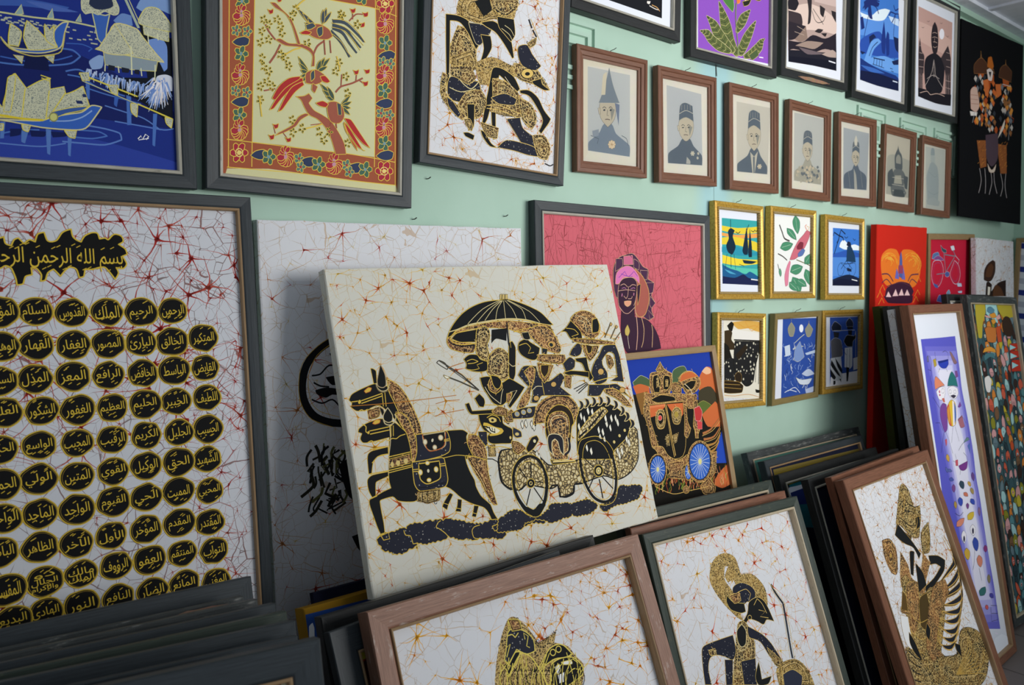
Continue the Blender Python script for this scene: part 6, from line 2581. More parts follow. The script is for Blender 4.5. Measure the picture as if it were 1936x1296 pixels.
def art_cloth(A): A.draw('''s 132/133*1 178 225 30 -52 11 -34 17 29 33 41
c 134 1.6 218 125 1 37
l 135 1.8 186 216 71 -13
l 135 1.8 189 200 63 -11
l 135 1.8 192 185 56 -10
l 135 1.8 196 170 47 -9
s 136 186 232 71 -14 -2 40 -59 14
s 137 252 293 17 -20 19 12 -13 23
s 137 155 290 17 -19 18 11 -13 23
s 137 229 378 17 -19 19 12 -13 23
s 137 205 320 17 -20 19 12 -14 23
s 137 223 364 17 -19 18 12 -13 23
s 138 197 267 17 -19 19 12 -13 22
s 139 224 471 18 -19 18 12 -13 23
s 139 151 507 17 -19 18 13 -13 22
s 140 145 443 16 -19 19 12 -13 22
s 138 273 434 18 -19 18 12 -13 23
s 140 168 280 17 -20 18 12 -13 22
s 141 220 507 17 -19 18 13 -13 22
s 140 168 331 17 -19 18 12 -13 22
s 140 272 504 17 -19 19 12 -14 23
s 138 219 481 17 -19 18 12 -13 23
s 138 222 289 17 -19 19 12 -14 22
s 141 162 495 17 -19 18 12 -13 22
s 142 277 488 18 -19 18 12 -13 23
s 137 202 510 17 -19 18 12 -13 22
s 141 170 506 17 -19 18 13 -13 22
s 137 262 410 18 -20 18 13 -13 22
s 137 198 511 17 -19 19 12 -14 23
s 137 170 280 17 -19 18 12 -13 22
s 141 231 367 17 -20 18 13 -13 22
s 138 236 403 17 -19 19 12 -13 23
s 138 155 464 17 -19 18 12 -13 23
s 142 245 392 18 -20 18 12 -13 23
s 138 195 485 17 -19 19 13 -14 22
s 138 143 284 17 -20 18 12 -13 23
s 142 227 483 17 -19 19 12 -14 23
s 142 164 374 17 -19 18 12 -13 22
s 143 141 335 17 -20 18 12 -13 23
s 143 258 398 17 -19 19 12 -13 23
s 137 187 374 17 -20 19 12 -13 23
s 141 205 415 17 -19 18 12 -13 23
s 138 225 434 17 -19 19 12 -13 22
s 137 243 261 17 -20 19 12 -14 23
s 142 272 505 17 -19 19 12 -13 23
s 142 215 474 17 -19 18 13 -13 22
s 140 267 309 17 -20 19 12 -14 23
s 143 221 489 17 -19 19 13 -13 22
s 137 202 510 17 -19 18 13 -13 22
s 142 187 361 17 -20 18 12 -13 23
s 141 248 400 17 -20 19 13 -14 22
s 143 145 394 17 -19 18 12 -13 22
s 143 217 428 17 -19 19 12 -14 23
s 132/133*1 288 233 31 -52 11 -34 17 29 35 42
c 134 1.6 329 133 2 37
l 135 1.8 296 225 73 -13
l 135 1.8 299 209 66 -11
l 135 1.8 303 193 57 -9
l 135 1.8 306 178 49 -9
s 136 297 241 73 -14 -3 40 -61 15
s 139 387 518 18 -19 19 12 -13 23
s 143 297 302 17 -19 19 12 -13 22
s 141 346 466 18 -20 19 13 -14 22
s 139 278 347 18 -19 18 12 -13 23
s 140 273 434 18 -19 18 12 -13 23
s 137 363 437 18 -20 19 13 -13 22
s 142 387 529 18 -20 20 13 -14 23
s 139 325 520 18 -19 19 13 -14 22
s 141 304 506 18 -19 19 12 -14 23
s 142 313 515 17 -19 19 13 -13 22
s 143 273 326 18 -20 19 12 -14 23
s 143 292 285 18 -19 18 11 -13 23
s 142 301 412 17 -20 19 12 -13 23
s 140 278 458 18 -19 18 12 -13 23
s 137 354 481 18 -20 20 13 -14 22
s 141 332 368 18 -19 19 12 -14 23
s 143 389 524 18 -19 20 13 -14 23
s 138 311 528 18 -19 19 12 -14 23
s 140 325 396 17 -20 19 13 -13 22
s 142 317 349 17 -20 19 12 -13 23
s 140 304 496 17 -19 19 12 -13 23
s 142 319 512 17 -20 19 13 -13 23
s 140 329 465 18 -19 19 12 -14 23
s 141 282 409 18 -20 19 12 -14 23
s 142 369 483 18 -19 19 12 -13 23
s 141 374 337 18 -19 19 12 -14 23
s 137 360 348 18 -20 19 13 -14 23
s 138 323 407 18 -19 19 12 -14 23
s 138 308 439 17 -20 19 13 -13 22
s 138 318 330 18 -20 19 12 -14 23
s 137 264 447 17 -19 19 12 -14 23
s 137 251 375 17 -19 19 12 -13 22
s 139 351 320 17 -20 20 12 -14 23
s 142 259 435 18 -20 18 12 -13 23
s 139 369 327 18 -20 20 12 -14 23
s 141 273 480 17 -19 19 13 -13 22
s 139 278 346 18 -20 18 12 -13 23
s 139 349 382 18 -20 19 13 -14 22
s 143 296 293 18 -20 19 12 -14 23
s 139 264 460 17 -19 19 12 -13 23
s 139 347 277 18 -20 19 12 -14 23
s 143 267 381 18 -20 18 13 -13 22
s 139 325 468 18 -20 19 13 -14 22
s 143 255 386 18 -20 18 12 -13 23
s 141 253 325 18 -19 18 12 -13 22
s 138 341 519 18 -19 19 13 -13 22
s 132/133*1 464 223 32 -54 12 -35 18 30 36 42
c 134 1.6 507 119 1 39
l 135 1.8 472 214 77 -13
l 135 1.8 476 198 68 -12
l 135 1.8 479 182 60 -10
l 135 1.8 483 166 51 -9
s 136 473 231 77 -15 -3 41 -64 16
s 141 502 328 19 -20 20 12 -14 24
s 142 499 512 18 -20 20 13 -14 24
s 137 422 295 19 -20 19 12 -14 23
s 143 505 391 18 -20 20 12 -14 24
s 137 497 534 19 -20 20 13 -14 23
s 137 484 415 19 -20 20 12 -15 24
s 137 514 303 19 -20 20 12 -14 24
s 139 486 517 19 -20 20 13 -15 23
s 137 437 454 18 -20 20 13 -14 23
s 137 436 532 18 -20 20 13 -14 23
s 140 545 265 19 -20 20 12 -14 24
s 140 560 417 19 -20 20 12 -14 24
s 140 561 449 19 -20 20 12 -14 24
s 143 512 459 18 -20 20 13 -14 23
s 143 443 510 19 -20 19 13 -14 23
s 138 463 403 18 -20 20 13 -14 23
s 141 515 380 19 -20 20 13 -15 23
s 142 545 371 19 -20 20 13 -14 23
s 142 508 358 18 -20 20 13 -14 23
s 139 470 332 19 -20 20 12 -15 24
s 138 574 486 19 -20 20 13 -15 23
s 141 529 448 18 -20 20 13 -14 23
s 142 562 518 19 -20 20 13 -15 23
s 138 516 290 18 -20 21 12 -15 24
s 141 513 487 18 -20 21 13 -15 24
s 138 490 299 19 -20 20 12 -14 24
s 137 444 539 19 -19 19 13 -14 23
s 139 552 274 19 -20 20 12 -14 24
s 137 535 339 19 -21 20 13 -14 24
s 137 510 295 18 -20 20 12 -14 24
s 141 524 273 18 -21 21 13 -15 23
s 141 559 405 19 -20 21 13 -15 23
s 141 570 391 19 -20 20 12 -14 24
s 142 436 277 19 -20 19 12 -14 23
s 140 449 281 19 -20 19 12 -14 23
s 138 460 349 19 -20 20 12 -15 24
s 141 547 268 19 -20 20 12 -14 24
s 137 444 370 19 -20 19 12 -14 23
s 142 491 368 18 -21 20 13 -14 23
s 138 549 362 19 -20 20 12 -14 24
s 137 516 413 19 -20 20 13 -14 23
s 138 488 403 19 -20 19 12 -14 24
s 140 563 449 19 -20 21 13 -15 24
s 142 506 528 18 -20 20 13 -14 23
s 142 538 350 18 -20 21 12 -15 24
s 142 478 353 18 -20 20 13 -14 23
s 144/133*1.2 144 258 -2 -46 77 -50 71 24 2 47
s 145 285 215 36 -15 38 12 -15 50 -41 2
s 146 306 221 32 -5 -11 34
s 147 291 196 8 -49 41 -12 26 47 -24 19
s 144/133*1.2 426 229 19 -51 63 -30 77 25 -8 60
l 148 3 470 260 107 -3
s 149 243 278 60 -19 13 64 -40 34
s 149 386 274 63 -10 12 55 -51 27
s 150 185 603 100 -12 15 139 -70 17
s 150 419 593 117 -4 6 156 -75 7
s 151 284 563 143 -28 5 134 -71 55 -63 -41
l 152 1.8 283 694 15 -10
l 153 1.8 233 660 16 -10
l 152 1.8 504 644 17 -10
l 152 1.8 504 638 17 -10
l 152 1.8 528 645 17 -10
l 141 1.8 475 666 17 -9
l 152 1.8 534 581 17 -10
l 153 1.8 257 644 15 -10
l 153 1.8 255 711 16 -10
l 152 1.8 210 642 16 -10
l 153 1.8 252 690 16 -9
l 141 1.8 528 589 17 -9
l 153 1.8 526 598 17 -10
l 153 1.8 486 624 17 -9
l 141 1.8 199 725 16 -9
l 141 1.8 519 692 17 -9
l 141 1.8 259 715 16 -9
l 152 1.8 271 608 16 -9
l 152 1.8 274 621 16 -9
l 141 1.8 511 609 17 -10
l 141 1.8 249 652 16 -9
l 141 1.8 472 589 17 -10
l 141 1.8 532 710 17 -10
l 152 1.8 455 660 17 -10
l 152 1.8 246 701 16 -9
l 153 1.8 454 723 16 -9
l 141 1.8 525 690 17 -10
l 153 1.8 250 630 16 -9
l 153 1.8 224 739 15 -9
l 141 1.8 451 709 17 -9
l 152 1.8 516 612 16 -10
l 141 1.8 481 721 17 -10
l 141 1.8 449 602 17 -9
l 152 1.8 242 698 16 -9
l 141 1.8 238 731 15 -9
l 141 1.8 508 580 17 -10
l 141 1.8 206 614 15 -9
l 152 1.8 502 657 17 -9
l 153 1.8 238 737 15 -9
l 141 1.8 279 647 16 -9
l 152 1.8 226 699 16 -10
l 153 1.8 492 665 17 -9
l 153 1.8 284 685 16 -9
l 141 1.8 245 702 15 -9
l 153 1.8 527 579 17 -10
l 141 1.8 236 736 15 -9
l 153 1.8 504 644 17 -9
l 141 1.8 468 652 17 -9
l 141 1.8 243 722 16 -9
l 153 1.8 475 616 17 -10
l 141 1.8 511 705 17 -10
l 141 1.8 456 623 17 -10
l 141 1.8 202 615 15 -10
l 141 1.8 480 677 16 -9
l 152 1.8 210 685 16 -10
l 153 1.8 483 597 17 -9
l 152 1.8 457 707 17 -10
l 153 1.8 234 644 16 -10
l 153 1.8 526 605 17 -10
l 141 1.8 452 636 17 -10
s 154/150*1 310 711 52 32 51 -39 -19 46 -62 6
s 155 103 461 67 -5 11 17 -68 10
s 156 458 512 51 -65 -9 50 -72 67
c 157 5 220 748 22 63 -27 69
c 157 5 280 742 13 74 -4 62
c 157 5 352 758 13 52 -29 69
c 157 5 388 755 8 52 33 59
c 157 5 467 752 29 65 -24 60
c 157 5 532 746 -8 69 24 66
c 158 4 550 383 14 76 -7 99
c 158 4 128 371 23 88 -18 58
s 159/160*1 105 356 32 -28 39 -2 32 88 -38 42 -58 -10
l 160 1.6 109 374 78 -8
l 160 1.6 110 396 82 -7
l 160 1.6 115 419 85 -9
c 161 4 573 419 45 13 -11 21''')
canvas('cloth', 'wall_hanging', 'black cloth hanging with three orange dancers in tall crowns, high in the corner', art_cloth, 'black_cloth', t=0.010)

# ---- the row of seven small portraits
PORTRAITS = (
    ('p1', 'faded portrait of a person in a pointed folded headcloth, first of the brown-framed row', '''f 162 61 56 193 -1 2 262 -195 -4
s 163 64 312 1 -26 46 -32 22 -30 36 -4 21 29 63 31 0 36
s 164/165*1.2 115 161 35 -30 36 21 -3 49 -32 31 -33 -26
s 166 161 170 22 3 -15 37
c 167 2 127 175 8 -5 9 4
e 167 135 180 5 -1 0 3
c 167 2 156 172 8 -6 8 5
e 167 164 177 5 -1 0 3
c 168 1.8 150 177 -3 18 8 0
c 169 2.4 139 209 11 -2 11 1
s 164/170*1 106 177 10 -2 2 20 -7 1
s 171/172*1 109 161 26 -53 22 -64 18 53 30 53
s 173 121 135 8 -62 17 -12 -7 71
s 174 183 152 22 3 -4 67
f 175 40 32 238 -11 0 15 -217 18 0 268 -22 24
s 176/177*.8 172 281 7 -3 7 2 1 3 -1 2 -7 4 -7 -2
s 176/177*.8 174 283 7 2 3 6 -2 2 -3 2 -7 -2 -3 -5
s 176/177*.8 173 286 3 6 -3 6 -3 0 -3 0 -4 -5 3 -6
s 176/177*.8 170 288 -3 5 -7 4 -3 -2 -2 -2 3 -6 7 -3
s 176/177*.8 167 288 -7 2 -7 -2 -1 -2 1 -3 7 -3 7 2
s 176/177*.8 165 285 -7 -2 -3 -5 2 -2 3 -2 7 2 3 5
s 176/177*.8 166 283 -3 -6 3 -6 3 0 3 0 4 5 -3 6
s 176/177*.8 169 281 3 -6 7 -3 3 2 2 1 -3 6 -7 4
e 178 170 284 4 0 0 3
c 179 2 74 265 36 7 -7 16
c 179 2 215 252 24 8 7 20
s 180 81 250 29 -8 0 20 -26 7'''),
    ('p2', 'portrait of a person in a striped fez looking left, dark jacket with star medal', '''f 181 62 55 191 8 5 250 -194 4
s 182 68 316 2 -34 51 -28 25 -27 40 -3 23 25 46 29 0 34
s 164/165*1.2 127 171 39 -26 40 19 -5 43 -36 28 -35 -24
s 166 178 180 24 2 -16 33
c 167 2 140 184 9 -5 10 4
e 167 149 189 6 -1 0 2
c 167 2 172 181 8 -5 11 4
e 167 180 186 6 -1 0 2
c 168 1.8 166 185 -5 16 10 1
c 169 2.4 153 214 13 -2 11 1
s 164/170*1 117 185 11 -1 2 18 -8 1
s 182/183*1 127 167 7 -50 28 -14 40 7 6 53 -42 -11
c 172 2 130 144 36 -15 40 7
l 184 1.4 142 130 1 -18
l 184 1.4 158 128 0 -18
l 184 1.4 174 126 0 -17
l 184 1.4 190 125 -1 -18
s 172/166*.8 204 272 4 -2 6 2 0 1 0 2 -6 2 -4 -1
s 172/166*.8 204 274 5 2 0 4 -1 2 -3 0 -3 -2 -1 -4
s 172/166*.8 203 276 -1 4 -4 2 -3 1 -1 -2 0 -3 5 -4
s 172/166*.8 200 276 -5 2 -5 -1 0 -2 0 -2 5 -2 5 2
s 172/166*.8 199 274 -5 -2 0 -4 1 -1 3 -1 4 2 1 4
s 172/166*.8 201 272 1 -4 3 -2 3 0 1 1 0 4 -5 3
e 185 202 274 3 0 0 2
e 186 234 272 6 0 0 5
e 186 230 288 6 0 0 5
s 187 169 288 19 13 0 11 -23 0'''),
    ('p3', 'portrait of a person in a small striped fez facing forward, open dark jacket', '''f 188 67 59 221 -2 -18 258 -205 3
s 182 69 316 3 -30 62 -33 25 -30 41 -4 24 30 42 34 0 31
s 164/165*1.2 139 157 40 -30 42 22 -5 50 -37 33 -38 -28
s 166 191 168 25 2 -16 39
c 167 2 152 172 10 -5 10 5
e 167 162 177 6 -1 0 3
c 167 2 186 169 8 -5 10 4
e 167 194 174 7 -1 0 3
c 168 1.8 179 174 -4 19 10 0
c 169 2.4 166 208 13 -3 12 1
s 164/170*1 128 174 12 -1 2 20 -8 1
s 182/183*1 139 152 7 -58 29 -16 42 8 5 63 -43 -14
c 172 2 142 126 37 -17 42 8
l 184 1.4 155 109 1 -21
l 184 1.4 171 108 0 -21
l 184 1.4 187 106 0 -21
l 184 1.4 203 104 -1 -21
s 186 153 237 26 16 25 -23 -22 85 -14 1
s 182 172 254 11 -1 -2 62 -7 0
s 189/166*.8 217 286 7 -3 6 2 0 2 0 1 -6 3 -7 -2
s 189/166*.8 219 287 5 3 1 4 -3 2 -2 1 -5 -2 -2 -5
s 189/166*.8 217 290 -2 5 -6 2 -2 0 -2 -1 1 -5 4 -3
s 189/166*.8 213 290 -7 2 -7 -1 0 -2 0 -2 7 -2 7 1
s 189/166*.8 210 288 -4 -3 -1 -4 2 -1 2 -1 6 2 2 4
s 189/166*.8 213 285 2 -4 5 -3 3 0 2 1 -1 5 -5 3
e 185 215 288 3 0 0 2'''),
    ('p4', 'pale portrait of a person in a fez and patterned light robe, brown frame', '''f 190 60 43 226 -3 -12 277 -215 -1
s 191 64 314 2 -38 59 -28 21 -26 36 -3 21 24 65 24 1 49
s 164/165*1.2 128 168 35 -25 36 18 -4 41 -31 27 -33 -23
s 166 173 176 22 2 -13 32
c 167 2 140 181 8 -6 9 5
e 167 149 185 5 -1 0 2
c 167 2 169 178 6 -5 10 4
e 167 176 182 5 -1 0 2
c 168 1.8 163 182 -3 15 8 0
c 169 2.4 153 209 11 -2 9 1
s 164/170*1 119 182 11 -1 1 17 -6 1
s 182/183*1 128 164 6 -47 24 -14 35 7 7 51 -37 -11
c 172 2 130 143 32 -15 36 7
l 184 1.4 141 129 1 -18
l 184 1.4 154 127 1 -17
l 184 1.4 169 125 -2 -17
l 184 1.4 183 124 -2 -17
s 192 180 275 11 -5 8 8 -13 5
s 193 211 279 11 -5 8 8 -14 6
s 193 129 279 10 -6 9 8 -14 6
s 193 113 281 10 -5 8 8 -13 5
s 193 153 264 10 -5 9 8 -14 5
s 194 171 253 11 -6 9 8 -14 6
s 194 151 310 11 -6 8 8 -14 6
s 192 154 271 11 -6 8 8 -13 6
s 193 118 284 11 -5 8 7 -13 6
s 192 91 265 11 -5 8 7 -13 6
s 194 241 283 11 -5 9 8 -14 6
s 192 136 307 11 -5 8 8 -14 5
s 192 162 257 11 -5 8 8 -13 5
s 192 105 313 11 -5 8 8 -13 5
s 193 190 304 11 -5 9 8 -14 6
s 193 230 287 11 -5 9 8 -14 6
s 192 102 276 10 -5 9 8 -14 5
s 194 240 289 11 -6 9 8 -14 6
s 193 234 283 11 -6 9 8 -14 6
s 194 196 251 11 -5 9 8 -14 5
s 194 138 284 11 -5 8 8 -13 5
s 193 202 278 11 -5 9 8 -14 5
s 193 185 246 11 -6 8 8 -13 6
s 192 92 258 11 -6 8 8 -13 6
s 194 168 283 11 -5 8 8 -13 5
s 192 167 280 10 -5 9 8 -14 5
s 194 76 289 10 -5 8 8 -13 6
s 194 86 274 10 -5 9 8 -14 5
s 193 172 290 11 -5 8 8 -13 5
s 194 164 288 11 -6 8 8 -13 6
s 194 168 259 10 -5 9 8 -14 6
s 193 130 279 11 -5 8 8 -13 5
s 193 191 269 11 -5 8 8 -13 5
s 194 183 286 11 -5 8 8 -13 5
s 194 108 254 11 -5 8 8 -13 5
s 194 151 274 11 -6 9 8 -14 6
s 192 138 266 11 -5 8 8 -14 5
s 194 183 302 11 -5 9 8 -14 5
s 194 79 276 11 -5 8 8 -13 5
s 193 144 284 10 -5 9 7 -14 6
s 192 119 255 10 -5 9 8 -14 5
s 192 227 273 11 -5 9 8 -14 5
s 194 134 265 10 -6 9 8 -14 6
s 193 168 310 11 -6 9 8 -14 6
s 192 85 293 10 -5 9 8 -14 5
s 192 159 306 11 -5 8 8 -14 5
s 193 115 257 10 -5 9 8 -14 5
s 192 244 302 12 -5 8 8 -14 5
s 194 178 248 11 -6 9 8 -14 6
s 193 231 278 11 -5 9 8 -14 6
s 192 89 268 10 -5 8 7 -13 6
s 193 241 259 11 -5 9 8 -14 6
s 192 81 286 10 -6 8 8 -13 6
s 194 174 306 11 -6 8 8 -14 6
s 193 111 280 11 -5 8 8 -13 5
s 193 126 280 11 -5 8 8 -13 5
s 194 158 274 11 -5 8 8 -13 5
s 193 233 245 12 -6 8 8 -14 6
s 194 148 253 11 -6 8 8 -13 6
s 193 155 295 10 -5 9 8 -14 5'''),
    ('p5', 'dark grey portrait of a narrow-faced person in a tall hat, brown frame', '''f 195 66 59 223 3 -18 257 -206 4
s 196 71 321 2 -59 66 -26 18 -22 30 -3 19 22 58 23 1 61
s 164/165*1.2 141 165 30 -22 31 17 -2 36 -28 24 -27 -21
s 166 181 173 18 2 -12 28
c 167 2 152 176 6 -4 8 4
e 167 158 180 5 0 0 2
c 167 2 176 174 6 -4 8 4
e 167 182 178 5 0 0 2
c 168 1.8 172 178 -3 13 6 1
c 169 2.4 163 202 9 -1 9 1
s 164/170*1 134 177 9 -1 1 16 -6 0
s 182/183*1 141 161 6 -42 21 -12 31 7 5 46 -32 -12
c 172 2 144 142 27 -13 31 7
l 184 1.4 153 129 0 -15
l 184 1.4 165 128 0 -15
l 184 1.4 177 127 -1 -15
l 184 1.4 190 126 -2 -15
s 197 159 106 15 -25 12 22 -5 24 -19 0
s 198 154 229 21 29 10 62 -24 1
c 199 2 109 248 15 68
c 199 2 215 240 17 69'''),
    ('p6', 'small sketch of a bell-shaped temple monument in a brown frame', '''f 200 52 35 242 -5 -2 288 -234 -2
s 201 60 149 68 -24 174 14 -5 177 -234 -1
s 202 162 96 5 -19 13 25 29 22 9 57 -22 15 -54 -7 -6 -57
s 203 150 139 21 -19 26 14 2 29 -47 0
s 204 118 224 24 -31 72 -3 39 30 -16 44 30 31 -26 23 -117 1 -20 -44
s 205 144 222 62 -6 13 41 -81 3
s 206 73 216 42 -24 21 39 -15 43 -44 3
s 206 234 213 46 5 -5 59 -28 -6
l 197 2 118 233 117 -3
l 197 2 117 266 121 -1
l 197 2 122 294 127 1
s 207 140 288 90 -3 21 32 -118 1'''),
    ('p7', 'faintest picture, a pale seated statue, brown frame nearest the black cloth', '''f 208 66 48 220 -8 8 311 -211 1
s 209 101 320 -17 -121 27 -55 22 -25 36 1 37 23 18 69 -4 104
s 210 125 116 2 -36 19 -10 24 10 3 40
s 211 123 85 6 -31 19 -9 17 9 5 26
c 212 1.6 112 170 61 20 29 -11
c 212 1.6 108 267 60 12 59 -18
s 213 91 312 78 -19 71 17 -9 23 -129 0'''),
)
for key, lab, data in PORTRAITS:
    def art_p(A, data=data): A.draw(data)
    framed(key, 'framed_portrait', lab, 'portrait', art_p, 'aged_paper', t=0.024, nail=True, group='row of small brown-framed portraits')

